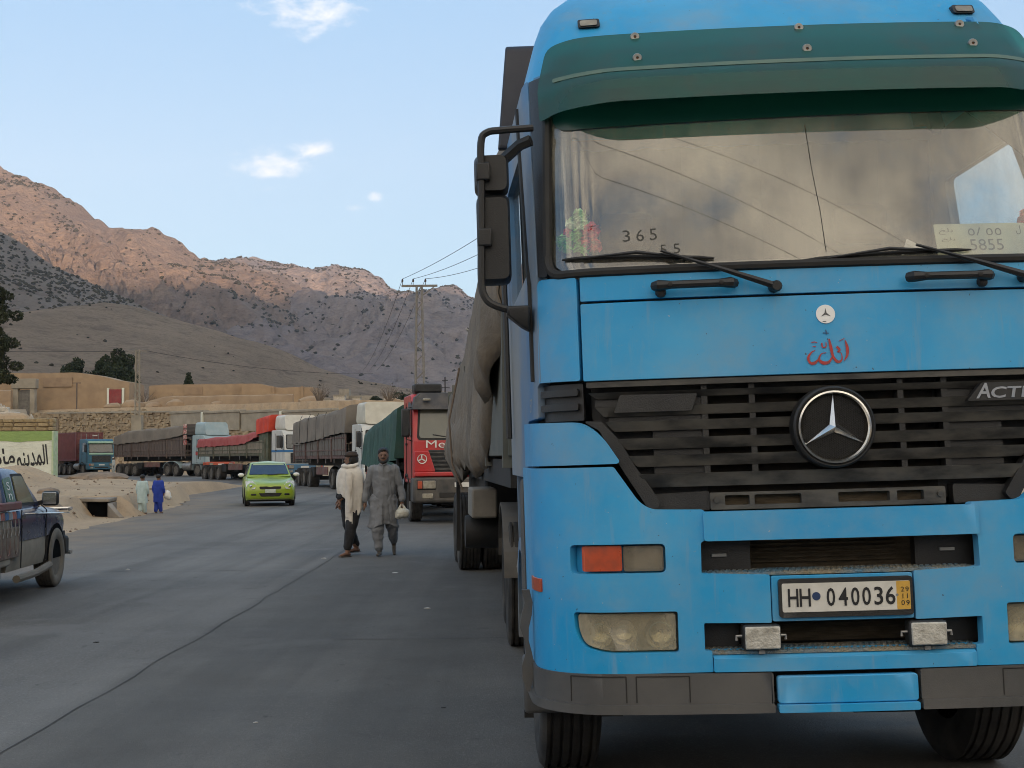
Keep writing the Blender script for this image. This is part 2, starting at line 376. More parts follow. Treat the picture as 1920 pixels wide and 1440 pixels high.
def G(x, y):
    x = np.asarray(x, float); y = np.asarray(y, float)
    z = .26*sstep(55, 95, y)
    d = inside_road(x, y)
    off = sstep(0, 3.0, -d)
    left = (x < np.interp(y, RL[:, 1], RL[:, 0])+1)
    # earth bank on the left of the road
    bank = off*left*sstep(24, 34, y)*(.04 + .05*sstep(36, 46, y) + .16*(fbm(x*.35, y*.35, 4, 3)-.5) + .10*(fbm(x*1.6, y*1.6, 3, 5)-.5))
    toe = np.interp(y, [30, 34, 36.75, 36.9, 42, 50, 58], [-10.7, -11.3, -11.8, -10.6, -11.4, -12.4, -14.4])
    bank = bank + .56*sstep(.02, .36, toe-x)*sstep(31, 36, y)*sstep(75, 62, y)
    mound = .74*np.exp(-(((x+20.1)/1.15)**2 + ((y-53)/2.6)**2))*(.85+.3*fbm(x*.9, y*.9, 4, 8))
    mound += .12*np.exp(-(((x+16.8)/1.4)**2 + ((y-58)/2.4)**2))
    z = z + bank + mound*sstep(.2, 2.0, -d)
    # walled graveyard terrace at the far left
    gy = sstep(0.2, .9, y-62.35)*sstep(0.0, 1.2, -(x + 21.9 + (y-62)*.372))
    z = z + gy*(3.15 + .055*np.clip(y-62, 0, 45))*sstep(125, 112, y)
    # terrace held by the stone wall, hillside on its right
    s = wall_side(x, y); u = wall_run(x, y)
    terr = np.where(u < 60.5, sstep(.15, .8, s)*np.interp(u, [0, 61], [7.2, 6.0]), sstep(-14, 26, s)*6.0)
    z = z + terr + np.clip(s-4, 0, 400)*.045*sstep(0, 30, s)
    z = z + sstep(6, 40, s)*1.6*(fbm(x*.05, y*.05, 4, 11)-.5)
    # right of the road a low verge
    right = (x > np.interp(y, RRt[:, 1], RRt[:, 0])-1)
    z = z + off*right*(.05 + .5*sstep(3, 25, -d)*(fbm(x*.2, y*.2, 4, 13)) )*sstep(150, 110, y)
    return z
def axis(segs):
    out = []
    for a, b, st in segs: out += list(np.arange(a, b, st))
    return np.array(out + [segs[-1][1]])
gx = axis([(-900, -200, 35), (-200, -70, 5), (-70, -26, 1.0), (-26, -8, .28), (-8, 20, 1.0), (20, 100, 5), (100, 900, 40)])
gy_ = axis([(-3000, -600, 300), (-600, -60, 60), (-60, 22, 3), (22, 66, .28), (66, 160, .9), (160, 300, 4), (300, 700, 20)])
XX, YY = np.meshgrid(gx, gy_)
ZZ = G(XX, YY)
ZZ = ZZ - .06*sstep(-.05, .35, inside_road(XX, YY))
def grid_obj(name, XX, YY, ZZ, mat_):
    ny, nx = XX.shape
    me = bpy.data.meshes.new(name)
    idx = np.arange(nx*ny).reshape(ny, nx)
    q = np.stack([idx[:-1, :-1], idx[:-1, 1:], idx[1:, 1:], idx[1:, :-1]], -1).reshape(-1, 4)
    me.vertices.add(nx*ny); me.vertices.foreach_set('co', np.stack([XX, YY, ZZ], -1).reshape(-1).astype(np.float32))
    me.loops.add(q.size); me.loops.foreach_set('vertex_index', q.reshape(-1).astype(np.int32))
    me.polygons.add(len(q)); me.polygons.foreach_set('loop_start', (np.arange(len(q))*4).astype(np.int32))
    me.update(calc_edges=True); me.validate()
    me.polygons.foreach_set('use_smooth', [True]*len(me.polygons))
    me.materials.append(mat_)
    o = bpy.data.objects.new(name, me); COL.objects.link(o); return o
def dirt_mat(name, a, b, c, s1=.35, s2=6, bump=.6):
    m = bpy.data.materials.new(name); m.use_nodes = True; t = NT(m.node_tree); bs = t.n['Principled BSDF']
    v = t.n.new('ShaderNodeTexCoord').outputs['Object']
    col = t.mix(t.ramp(t.noise(v, s1, 6, .6), .35, .68), a, b)
    col = t.mix(t.math('MULTIPLY', t.ramp(t.noise(v, s2, 6, .65), .45, .75), .6), col, c)
    t.link(col, bs.inputs['Base Color']); bs.inputs['Roughness'].default_value = .95; bs.inputs['Specular IOR Level'].default_value = .15
    bn = t.n.new('ShaderNodeBump'); bn.inputs['Strength'].default_value = bump; bn.inputs['Distance'].default_value = .08
    t.link(t.noise(v, 3.0, 9, .68), bn.inputs['Height']); t.link(bn.outputs[0], bs.inputs['Normal'])
    return m
M['dirt'] = dirt_mat('dry_earth', (.44, .325, .21), (.37, .275, .18), (.27, .20, .135))
ground = struct(grid_obj('ground', XX, YY, ZZ, M['dirt']))

# road ---------------------------------------------------------------
def road_mat():
    m = bpy.data.materials.new('worn_road'); m.use_nodes = True; t = NT(m.node_tree); bs = t.n['Principled BSDF']
    v = t.n.new('ShaderNodeTexCoord').outputs['Object']
    long_ = t.mapping(v, (1.0, .16, 1))
    col = t.mix(t.ramp(t.noise(long_, .55, 6, .6), .32, .70), (.148, .139, .126), (.205, .194, .176))
    col = t.mix(t.ramp(t.noise(v, .23, 5, .6), .40, .66, 0, .6), col, (.105, .099, .092))
    col = t.mix(t.ramp(t.noise(v, 60, 3, .7), .50, .70, 0, .7), col, (.26, .245, .225))      # aggregate
    col = t.mix(t.ramp(t.noise(v, 130, 2, .7), .55, .7, 0, .5), col, (.035, .034, .033))
    col = t.mix(t.ramp(t.noise(v, 2.6, 8, .7), .56, .80, 0, .55), col, (.052, .05, .048))   # stains
    col = t.mix(t.ramp(t.noise(t.mapping(v, (1.0, .03, 1)), 1.1, 4, .55), .46, .66, 0, .5), col, (.088, .084, .078))     # wheel tracks
    col = t.mix(t.ramp(t.noise(t.mapping(v, (1, .45, 1), (0, 0, .5)), 7.0, 7, .72), .60, .74, 0, .65), col, (.038, .037, .036))  # oil drips
    col = t.mix(t.ramp(t.noise(t.mapping(v, (1, .7, 1), (0, 0, -.4)), .7, 6, .6), .56, .66, 0, .5), col, (.19, .18, .168))
    sx_ = t.n.new('ShaderNodeSeparateXYZ'); t.link(v, sx_.inputs[0])      # right of the long joint the surface is darker
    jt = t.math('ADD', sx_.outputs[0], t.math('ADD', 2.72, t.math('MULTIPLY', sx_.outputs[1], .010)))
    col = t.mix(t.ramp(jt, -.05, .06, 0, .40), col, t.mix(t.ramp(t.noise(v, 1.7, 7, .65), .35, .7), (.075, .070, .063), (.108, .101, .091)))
    at = t.n.new('ShaderNodeAttribute'); at.attribute_name = 'dust'
    d = t.math('MULTIPLY', at.outputs['Fac'], t.ramp(t.noise(v, .9, 7, .65), .25, .62), clamp=True)
    col = t.mix(d, col, (.235, .185, .135))
    t.link(col, bs.inputs['Base Color']); t.link(t.math('ADD', .62, t.math('MULTIPLY', t.noise(v, 1.2, 5), .3)), bs.inputs['Roughness'])
    bs.inputs['Specular IOR Level'].default_value = .09
    bn = t.n.new('ShaderNodeBump'); bn.inputs['Strength'].default_value = .45; bn.inputs['Distance'].default_value = .012
    t.link(t.math('ADD', t.noise(v, 70, 5, .7), t.math('MULTIPLY', t.noise(v, 1.4, 4), 1.5)), bn.inputs['Height']); t.link(bn.outputs[0], bs.inputs['Normal'])
    return m
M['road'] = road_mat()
nc = 46
tt = np.linspace(0, 1, nc)
edge = .35*(fbm(np.arange(len(RL))*.55, np.zeros(len(RL)), 4, 21)-.5)
LX = RL[:, 0]+edge; RX = RRt[:, 0]
RXX = LX[:, None]*(1-tt) + RX[:, None]*tt; RYY = RL[:, 1][:, None]*(1-tt) + RRt[:, 1][:, None]*tt
RZZ = .26*sstep(55, 95, RYY) + .006
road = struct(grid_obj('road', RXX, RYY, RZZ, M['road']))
dl = (RXX-RXX[:, :1])*np.ones_like(RXX); dr = RXX[:, -1:]-RXX
dust_ = np.clip(1.25-dl/np.interp(RYY, [0, 20, 40, 90], [1.2, 2.0, 2.6, 3.0]), 0, 1)*sstep(4, 18, RYY) + np.clip(1.0-dr/3.2, 0, 1)*.9
at = road.data.attributes.new('dust', 'FLOAT', 'POINT'); at.data.foreach_set('value', np.clip(dust_, 0, 1).reshape(-1).astype(np.float32))
M['seal'] = pm('joint_filler', (.045, .043, .041), (.07, .067, .062), 9, .9)
def strip(path, wd, z=.0105, seed=1):
    b = MB(); rows = []
    for i, (x, y) in enumerate(path):
        j = .5+.8*float(vnoise(i*.9, 0, seed)); k = (float(vnoise(i*.5, 3, seed+4))-.5)*.05
        x0, y0 = path[max(i-1, 0)]; x1, y1 = path[min(i+1, len(path)-1)]; L = math.hypot(x1-x0, y1-y0); nx, ny = (y1-y0)/L, -(x1-x0)/L
        rows.append(((x+k-nx*wd*j/2, y-ny*wd*j/2, z), (x+k+nx*wd*j/2, y+ny*wd*j/2, z)))
    for a, c in zip(rows[:-1], rows[1:]): b.add([a[0], a[1], c[1], c[0]], [(0, 1, 2, 3)])
    return b
strip([(np.interp(y, [2, 7, 20, 27, 34], [-2.72, -2.76, -2.84, -3.04, -3.3]), y) for y in np.arange(3, 34, .3)], .011).build('joint', M['seal'], road, smooth=0)
strip([(x, 11.45+.03*math.sin(x*2)) for x in np.arange(-1.6, 1.2, .2)], .016, seed=5).build('joint', M['seal'], road, smooth=0)
strip([(x, 18.6+.02*math.sin(x*3)) for x in np.arange(-6.4, -2.9, .25)], .03, seed=8).build('joint', pm('pale_joint', (.2, .19, .18), None, 5, .9), road, smooth=0)
def litter(px, py, s, col, lab, seed):
    s *= .6
    b = MB(); r = random.Random(seed); n = 7
    pts = [(s*(.6+.6*r.random())*math.cos(2*PI*i/n)*1.5, s*(.6+.6*r.random())*math.sin(2*PI*i/n), s*.35*r.random()) for i in range(n)]
    b.add([(0, 0, s*.45)]+pts+[(p[0], p[1], 0) for p in pts], [(0, 1+i, 1+(i+1) % n) for i in range(n)]+[(1+i, 1+n+i, 1+n+(i+1) % n, 1+(i+1) % n) for i in range(n)])
    return tag(b.build(('pebble' if 'pebble' in lab or 'clod' in lab else 'paper_scrap'), col, loc=(px, py, .008), smooth=0), lab, 'pebble' if 'pebble' in lab or 'clod' in lab else 'paper scrap')
M['paper'] = pm('paper_scrap', (.62, .6, .56), (.45, .43, .4), 8, .9)
litter(-2.97, 20.6, .05, M['paper'], 'white paper scrap on the road at the feet of the man in the shawl', 1)
litter(-1.62, 17.9, .05, M['paper'], 'pale paper scrap on the road beside the tarpaulin trailer wheels', 2)
litter(-.9, 13.7, .045, M['paper'], 'pale plastic scrap on the road near the blue truck rear wheels', 3)
litter(-5.55, 18.9, .045, M['paper'], 'white scrap on the road in front of the parked pickup', 4)
litter(-3.62, 11.4, .03, M['dark'], 'dark clod on the road at the far left near the pickup', 5)
litter(-.45, 8.3, .018, M['dark'], 'small dark pebble on the road right of the long joint', 6)
litter(-1.55, 7.9, .022, M['paper'], 'tiny pale pebble on the road left of the dark pebble', 7)

# culvert ------------------------------------------------------------
M['concrete'] = pm('old_concrete', (.27, .235, .19), (.20, .17, .135), 2.5, .95, bump=.5, bsc=25)
cul = tag(empty('culvert', (-12, 41.15, 0)), 'concrete lined roadside ditch running into a dark culvert mouth', 'culvert')
b = MB(); b.hexa([(-.08, -4.78, .43), (.82, -4.86, .42), (.80, -3.9, .44), (-.1, -3.9, .45), (-.08, -4.78, .53), (.82, -4.86, .51), (.80, -3.9, .55), (-.1, -3.9, .56)]); b.build('slab', M['concrete'], cul, bevel=.02)
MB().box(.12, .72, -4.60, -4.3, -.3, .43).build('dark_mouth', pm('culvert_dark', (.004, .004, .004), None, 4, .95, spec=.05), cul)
MB().hexa([(-.02, -4.75, -.3), (.13, -4.75, -.3), (.13, -4.3, -.3), (-.02, -4.3, -.3), (-.02, -4.75, .42), (.13, -4.75, .42), (.13, -4.3, .42), (-.02, -4.3, .42)]).build('wall_panel', M['concrete'], cul, bevel=.015)
wing = [(.72, -4.3, .41), (.74, -4.75, .40), (.84, -5.05, .36), (.98, -5.25, .27), (1.14, -5.38, .14), (1.28, -5.45, .02)]
for (x0, y0, h0), (x1, y1, h1) in zip(wing[:-1], wing[1:]):
    MB().hexa([(x0, y0, -.3), (x0+.12, y0+.06, -.3), (x1+.12, y1+.06, -.3), (x1, y1, -.3), (x0, y0, h0), (x0+.12, y0+.06, h0), (x1+.12, y1+.06, h1), (x1, y1, h1)]).build('wall_panel', M['concrete'], cul, bevel=.008)
# earth clods and stone slabs along the bank
M['slab'] = pm('flat_rock', (.26, .19, .13), (.18, .135, .095), 3, .95, bump=.5, bsc=14)
def rock(size, seed, flat=.5):
    bm = bmesh.new(); bmesh.ops.create_icosphere(bm, subdivisions=2, radius=1)
    r = random.Random(seed); o = (r.random()*9, r.random()*9)
    for v in bm.verts:
        k = .72+.55*float(fbm(v.co.x*1.3+o[0], v.co.y*1.3+v.co.z*.9+o[1], 3, seed)); v.co *= k
    bmesh.ops.scale(bm, vec=(size, size*.75, size*flat), verts=bm.verts)
    me = bpy.data.meshes.new('rock'); bm.to_mesh(me); bm.free(); me.polygons.foreach_set('use_smooth', [True]*len(me.polygons)); me.set_sharp_from_angle(angle=R(30)); return me
for i, (x, y, s_, f, lab) in enumerate(((-22.2, 66.2, 1.5, .16, 'broad flat stone slab at the left end of the bank rubble'), (-20.4, 63.5, 1.3, .2, 'tilted stone slab in the middle of the bank rubble'), (-18.9, 61.0, 1.0, .25, 'short thick stone slab at the right end of the bank rubble'), (-13.6, 38.4, .38, .35, 'small dark stone on the earth bank left of the culvert'), (-11.9, 33.9, .35, .3, 'low clod of earth at the road edge below the culvert'))):
    me = rock(s_, 30+i, f); me.materials.append(M['slab']); o = bpy.data.objects.new('rock', me); COL.objects.link(o)
    o.location = (x, y, float(G(x, y))+s_*f*.35); o.rotation_euler = (0.05*i, -.06, .4*i); tag(o, lab, 'rock', 'rocks on the earth bank')

# ------------------------------------------------------------------ mountains
def mountain_mat(name, a, b, c, s1, s2, bump):
    m = bpy.data.materials.new(name); m.use_nodes = True; t = NT(m.node_tree); bs = t.n['Principled BSDF']
    v = t.n.new('ShaderNodeTexCoord').outputs['Object']
    dg_ = t.mapping(v, (1, .6, 2.2), (0, R(38), R(12)))
    col = t.mix(t.ramp(t.noise(v, s1, 8, .62), .36, .64), a, b)
    col = t.mix(t.math('MULTIPLY', t.ramp(t.noise(dg_, s2, 9, .7, 2.1, .6), .48, .70), .75), col, c)
    col = t.mix(t.math('MULTIPLY', t.ramp(t.noise(t.mapping(v, (.8, .8, 2.0), (0, R(24), R(-20))), s2*5.0, 7, .72, 2.2, .5), .46, .68), .55), col, c)
    col = t.mix(t.math('MULTIPLY', t.ramp(t.noise(v, s2*3.1, 6, .7), .55, .72), .35), col, tuple(min(1, q*1.25) for q in a))
    t.link(col, bs.inputs['Base Color']); bs.inputs['Roughness'].default_value = 1.0; bs.inputs['Specular IOR Level'].default_value = .05
    bn = t.n.new('ShaderNodeBump'); bn.inputs['Strength'].default_value = bump; bn.inputs['Distance'].default_value = 16.0
    t.link(t.math('ADD', t.noise(dg_, s2*1.4, 10, .72), t.noise(v, s2*4, 8, .7)), bn.inputs['Height']); t.link(bn.outputs[0], bs.inputs['Normal'])
    return m
M['rockA'] = mountain_mat('reddish_rock', (.40, .305, .245), (.33, .255, .215), (.185, .15, .14), .006, .03, 1.0)
M['rockB'] = mountain_mat('mauve_rock', (.43, .36, .335), (.345, .29, .285), (.20, .18, .19), .006, .028, 1.0)
M['rockC'] = mountain_mat('grey_slope', (.43, .365, .31), (.36, .31, .27), (.24, .21, .19), .012, .06, 1.0)
M['rockD'] = mountain_mat('tan_hill', (.62, .475, .35), (.50, .385, .285), (.27, .21, .165), .02, .16, 1.0)
RIDGE = {}; CRAG = .16
def ridge(name, crest, Yc, Yn, Yb, nx, nyf, nyb, z0, amp, gl, seed, mat_, pw=1.2, jag=4.0):
    cx = np.array([p[0] for p in crest], float); cz = np.array([p[1] for p in crest], float)
    xs = np.linspace(cx[0], cx[-1], nx)
    f = np.linspace(0, 1, nyf)**.8; ys = np.r_[Yn+(Yc-Yn)*f, Yc+(Yb-Yc)*np.linspace(0, 1, nyb)[1:]]
    X, Y = np.meshgrid(xs, ys)
    # slopes fan out a little so the foot of the ridge is not a copy of its crest
    warp = (fbm(X/gl*.35, Y/gl*.35, 3, seed+40)-.5)*gl*.9*np.clip((Yc-Y)/(Yc-Yn), 0, 1)
    Zc = np.interp(X+warp, cx, cz) + jag*(fbm(X/14.0, Y*0, 3, seed+9)-.5)*2
    t = np.clip((Y-Yn)/(Yc-Yn), 0, 1)
    up = z0 + (Zc-z0)*t**pw
    e = np.sin(PI*np.clip(t, 0, 1)**1.1)**.8
    gul = fbm((X+.55*Y)/gl, (Y*.55-.25*X)/gl, 6, seed, .52, True)-.55          # slanting spurs and gullies
    fine = fbm((X-.7*Y)/(gl*.22), (Y+X*.2)/(gl*.3), 5, seed+5, .6, True)-.55
    crag = fbm((X*1.0+.8*Y)/(gl*.085), (Y*.35-X*.5)/(gl*.16), 4, seed+15, .62, True)-.55
    h = up + e*amp*(gul*1.0 + .42*fine + CRAG*crag)
    back_ = np.clip((Y-Yc)/(Yb-Yc), 0, 1)
    h = np.where(Y > Yc, z0 + (Zc-z0)*(1-back_**1.4) , h)
    h = np.where((Y <= Yc), np.minimum(h, np.maximum(Zc*(Y/Yc)-1.5*(1-t)*8, z0-5)), h)
    o = struct(grid_obj(name, X, Y, h, mat_)); RIDGE[o.name] = (xs, ys, h); return o
CA = [(-1459, 547), (-1222, 528), (-986, 486), (-828, 457), (-749, 436), (-726, 424), (-702, 413), (-667, 402), (-647, 386), (-608, 354), (-580, 335), (-561, 341), (-541, 341), (-526, 343), (-504, 333), (-482, 319), (-455, 293), (-447, 296), (-428, 291), (-404, 293), (-381, 282), (-342, 273), (-311, 254), (-279, 219), (-233, 171), (-186, 124)]
CB = [(-846, 320), (-649, 358), (-570, 365), (-511, 371), (-471, 373), (-422, 364), (-382, 352), (-363, 350), (-343, 357), (-328, 358), (-294, 351), (-269, 348), (-244, 337), (-225, 316), (-210, 309), (-166, 305), (-126, 315), (-107, 317), (-95, 313), (-77, 297), (-58, 288), (-9, 267), (90, 251), (238, 280), (435, 288), (729, 245), (1124, 281), (1617, 295), (2304, 269)]
CC = [(-806, 227), (-649, 214), (-492, 192), (-413, 178), (-374, 169), (-358, 161), (-335, 143), (-315, 135), (-296, 125), (-280, 119), (-264, 112), (-245, 103), (-225, 93), (-198, 79), (-171, 67), (-140, 55), (-90, 40)]
CD = [(-464, 56), (-307, 55), (-228, 54), (-184, 55), (-169, 58), (-151, 60), (-140, 58), (-124, 53), (-110, 49), (-94, 45), (-82, 40), (-71, 35), (-55, 30), (-41, 27), (-12, 25), (67, 24), (204, 26), (400, 28)]
ridge('mountain_far', CB, 2400, 900, 3600, 420, 190, 14, 25, 150, 190, 3, M['rockB'], 1.25, 5)
ridge('mountain_sunlit', CA, 1900, 800, 2700, 380, 200, 14, 30, 150, 150, 11, M['rockA'], 1.2, 6)
ridge('hill_slope', CC, 950, 520, 1400, 200, 110, 10, 40, 26, 90, 23, M['rockC'], 1.05, 1.5)
ridge('hill_low', CD, 480, 185, 760, 260, 130, 10, 10, 7, 60, 31, M['rockD'], .95, .8)
# unseen range added behind the camera to keep low sun off the valley floor
xs_ = np.linspace(-9000, 12000, 140); ys_ = np.linspace(-4200, -2000, 26)
X_, Y_ = np.meshgrid(xs_, ys_)
crest_ = np.interp(X_, [-9000, 600, 1060, 1360, 1660, 2200, 12000], [560, 570, 585, 640, 780, 850, 720]) + 50*(fbm(X_/300.0, Y_*0, 4, 51)-.5)
struct(grid_obj('shade_mountain', X_, Y_, crest_*np.clip(1-np.abs(Y_+3000)/900, 0, 1)**.9 + 30*(fbm(X_/200, Y_/200, 4, 52)-.5), M['rockB']))

# dry bushes on the slopes
M['bush_far'] = pm('hill_bush', (.055, .052, .035), (.04, .038, .03), .3, 1.0, spec=.05)
OCT_V = np.array([(1, 0, 0), (0, 1, 0), (-1, 0, 0), (0, -1, 0), (0, 0, 1.1), (0, 0, -.6), (.6, .6, .65), (-.6, .55, .7), (-.6, -.6, .6), (.6, -.6, .75)])
OCT_F = np.array([(0, 1, 6), (1, 2, 7), (2, 3, 8), (3, 0, 9), (4, 6, 7), (4, 7, 8), (4, 8, 9), (4, 9, 6), (0, 6, 9), (1, 7, 6), (2, 8, 7), (3, 9, 8), (0, 5, 1), (1, 5, 2), (2, 5, 3), (3, 5, 0)])
def bushes(lab, rd, n, ylo, yhi, s0, s1, seed, xlo=None, xhi=None, clus=.5, name='scrub'):
    xs, ys, h = RIDGE[rd]; r = np.random.default_rng(seed)
    xlo = xs[0] if xlo is None else xlo; xhi = xs[-1] if xhi is None else xhi
    x = r.uniform(xlo, xhi, n*4); y = ylo+(yhi-ylo)*np.sqrt(r.uniform(0, 1, n*4))
    keep = fbm(x/60, y/60, 4, seed) > r.uniform(clus-.18, clus+.18, n*4); x = x[keep][:n]; y = y[keep][:n]
    ix = np.clip(np.searchsorted(xs, x)-1, 0, len(xs)-2); iy = np.clip(np.searchsorted(ys, y)-1, 0, len(ys)-2)
    fx = (x-xs[ix])/(xs[ix+1]-xs[ix]); fy = (y-ys[iy])/(ys[iy+1]-ys[iy])
    z = (h[iy, ix]*(1-fx)+h[iy, ix+1]*fx)*(1-fy) + (h[iy+1, ix]*(1-fx)+h[iy+1, ix+1]*fx)*fy
    s_ = r.uniform(s0, s1, len(x))*r.choice([.7, 1, 1, 1.35], len(x))
    V = OCT_V[None]*s_[:, None, None]*r.uniform(.7, 1.3, (len(x), 10, 3)); V[:, :, 0] *= 1.25
    V = V + np.stack([x, y, z+s_*.15], -1)[:, None]
    F = OCT_F[None] + (np.arange(len(x))*10)[:, None, None]
    me = bpy.data.meshes.new(name); V = V.reshape(-1, 3); F = F.reshape(-1, 3)
    me.vertices.add(len(V)); me.vertices.foreach_set('co', V.reshape(-1).astype(np.float32)); me.loops.add(F.size); me.loops.foreach_set('vertex_index', F.reshape(-1).astype(np.int32))
    me.polygons.add(len(F)); me.polygons.foreach_set('loop_start', (np.arange(len(F))*3).astype(np.int32)); me.update(calc_edges=True)
    me.materials.append(M['bush_far']); o = bpy.data.objects.new(name, me); COL.objects.link(o)
    tag(o, lab, 'bushes'); return struct(o, 'stuff')
bushes('dark scrub dotted over the shaded far mountain', 'mountain_far', 9000, 1050, 2380, 1.1, 2.1, 5, -760, 120)
bushes('dark scrub dotted over the sunlit reddish mountain', 'mountain_sunlit', 5000, 900, 1890, 1.0, 2.0, 6, -900, -190, .52)
bushes('dense dark scrub on the grey slope at far left', 'hill_slope', 3000, 540, 948, .7, 1.25, 7, -480, -110, .5)
bushes('sparse scrub on the low tan hill behind the village', 'hill_low', 160, 230, 478, .25, .5, 8, -220, 60, .5)

# loose stones along the road edge and on the earth bank
r_ = np.random.default_rng(77); sx = r_.uniform(-24, -8.2, 9000); sy = r_.uniform(16, 66, 9000); dd = inside_road(sx, sy)
kp = (dd < .5*r_.uniform(0, 1, 9000)**3) & (fbm(sx*.5, sy*.5, 3, 78) > .42); sx, sy = sx[kp][:900], sy[kp][:900]
ss = .012+.045*r_.uniform(0, 1, len(sx))**3; V = OCT_V[None]*ss[:, None, None]*r_.uniform(.6, 1.4, (len(sx), 10, 3)); V[:, :, 2] *= .7
V = (V+np.stack([sx, sy, np.maximum(G(sx, sy), np.where(inside_road(sx, sy) > 0, .008, -9))+ss*.15], -1)[:, None]).reshape(-1, 3); F = (OCT_F[None]+(np.arange(len(sx))*10)[:, None, None]).reshape(-1, 3)
b = MB(); b.v = [tuple(p) for p in V]; b.f = [tuple(q) for q in F]; b.m = [0]*len(F)
gs = b.build('gravel', M['slab'], smooth=0, fix=False); tag(gs, 'loose stones scattered over the earth bank and road edge', 'gravel'); struct(gs, 'stuff')
# ------------------------------------------------------------------ painted wall at the left
def plaster(name, a, b_, c):
    m = bpy.data.materials.new(name); m.use_nodes = True; t = NT(m.node_tree); bs = t.n['Principled BSDF']
    v = t.n.new('ShaderNodeTexCoord').outputs['Object']
    col = t.mix(t.ramp(t.noise(v, 1.1, 7, .62), .35, .7), a, b_)
    col = t.mix(t.math('MULTIPLY', t.ramp(t.noise(t.mapping(v, (1, 1, 5)), 3.2, 8, .7), .55, .75), .6), col, c)
    t.link(col, bs.inputs['Base Color']); bs.inputs['Roughness'].default_value = .9
    bn = t.n.new('ShaderNodeBump'); bn.inputs['Strength'].default_value = .6; bn.inputs['Distance'].default_value = .05
    t.link(t.noise(t.mapping(v, (1, 1, 2.2)), 4.0, 7, .65), bn.inputs['Height']); t.link(bn.outputs[0], bs.inputs['Normal'])
    return m
M['whitewash'] = plaster('whitewash', (.68, .70, .60), (.60, .62, .53), (.42, .41, .34))
M['greenwash'] = plaster('green_wash', (.26, .37, .12), (.22, .32, .11), (.32, .36, .17))
M['yellow_stone'] = pm('yellow_stone', (.40, .30, .15), (.29, .22, .125), 2.5, .95, bump=.6, bsc=9)
M['mortar'] = pm('mortar', (.24, .185, .125), (.19, .145, .10), 5, .95, bump=.4)
wl = tag(empty('painted_wall', (-21.75, 62.0, 0)), 'whitewashed stone wall with green band and black painted Urdu writing', 'wall')
b = MB()
rows = 14; cols = 60
def wp(x, z): return (x, -.10*float(fbm(x*.9, z*1.1, 4, 61)), z)
vs_ = []; 
for j in range(rows+1):
    for i in range(cols+1): vs_.append(wp(-22*(1-i/cols), -.2+3.19*j/rows))
n0 = len(vs_)
b.add(vs_, [(j*(cols+1)+i, j*(cols+1)+i+1, (j+1)*(cols+1)+i+1, (j+1)*(cols+1)+i) for j in range(rows) for i in range(cols)])
b.box(-22, 0, .02, .5, -.2, 2.985); b.build('wall_body', M['whitewash'], wl)
b = MB(); k = 110
lo = [(-22*(1-i/k), 2.53+.06*math.sin(i*.35)+.12*(float(fbm(i*.23, 0, 3, 62))-.5)) for i in range(k+1)]
vs_ = [(x, wp(x, z)[1]-.012, z) for x, z in lo] + [(x, wp(x, 2.72)[1]-.014, 2.72) for x, z in lo] + [(x, wp(x, 2.99)[1]-.012, 2.992) for x, z in lo]
b.add(vs_, [(i, i+1, k+1+i+1, k+1+i) for i in range(k)]+[(k+1+i, k+2+i, 2*k+3+i, 2*k+2+i) for i in range(k)]); b.build('green_band', M['greenwash'], wl)
MB().box(-.06, .022, -.125, .52, -.2, 2.99).build('wall_edge', pm('green_edge', (.38, .5, .28), (.5, .55, .4), 4, .9), wl, bevel=.01)
def urdu(txt, x0, x1, z0, z1):
    t = fit_text(txt, x0, x1, z0, z1, 4, .018)
    t.xf(lambda p: (p[0]-.10*(p[2]-1.6), wp(p[0], p[2])[1]-.016, p[2]+.12*(p[0]-x0)/(x1-x0)))
    return t
urdu('\ufba7\ufee8\ufef3\ufeaa\ufee4\ufedf\ufe8d', -1.72, -.26, 1.05, 2.25).build('lettering', M['ink'], wl, smooth=0)
urdu('\ufedd\ufb88\ufe8e\ufee3', -3.35, -1.82, 1.12, 2.20).build('lettering', M['ink'], wl, smooth=0)
r = random.Random(4)
for row in range(3):                              # every coping stone on its own
    x = -5.4 - r.random()*.3; z = 3.0 + row*.20
    while x < -.02:
        wd = min(.28+.36*r.random(), -x-.005) if x > -.7 else .28+.36*r.random()
        if wd < .08: break
        bm = bmesh.new(); bmesh.ops.create_cube(bm, size=1); bmesh.ops.bevel(bm, geom=bm.edges[:], offset=.16, segments=1, affect='EDGES')
        for v in bm.verts: v.co = Vector((v.co.x*(wd-.025), v.co.y*.42, v.co.z*(.185+.02*r.random()))) + Vector((r.uniform(-.02, .02), r.uniform(-.02, .02), r.uniform(-.012, .012)))
        me = bpy.data.meshes.new('stone'); bm.to_mesh(me); bm.free(); me.materials.append(M['yellow_stone'])
        o = bpy.data.objects.new('stone', me); COL.objects.link(o); o.parent = wl; o.location = (x+wd/2, .2+r.uniform(-.02, .02), z+.1)
        x += wd
MB().box(-22, -.05, .08, .46, 2.985, 3.56).build('mortar_core', M['mortar'], wl)

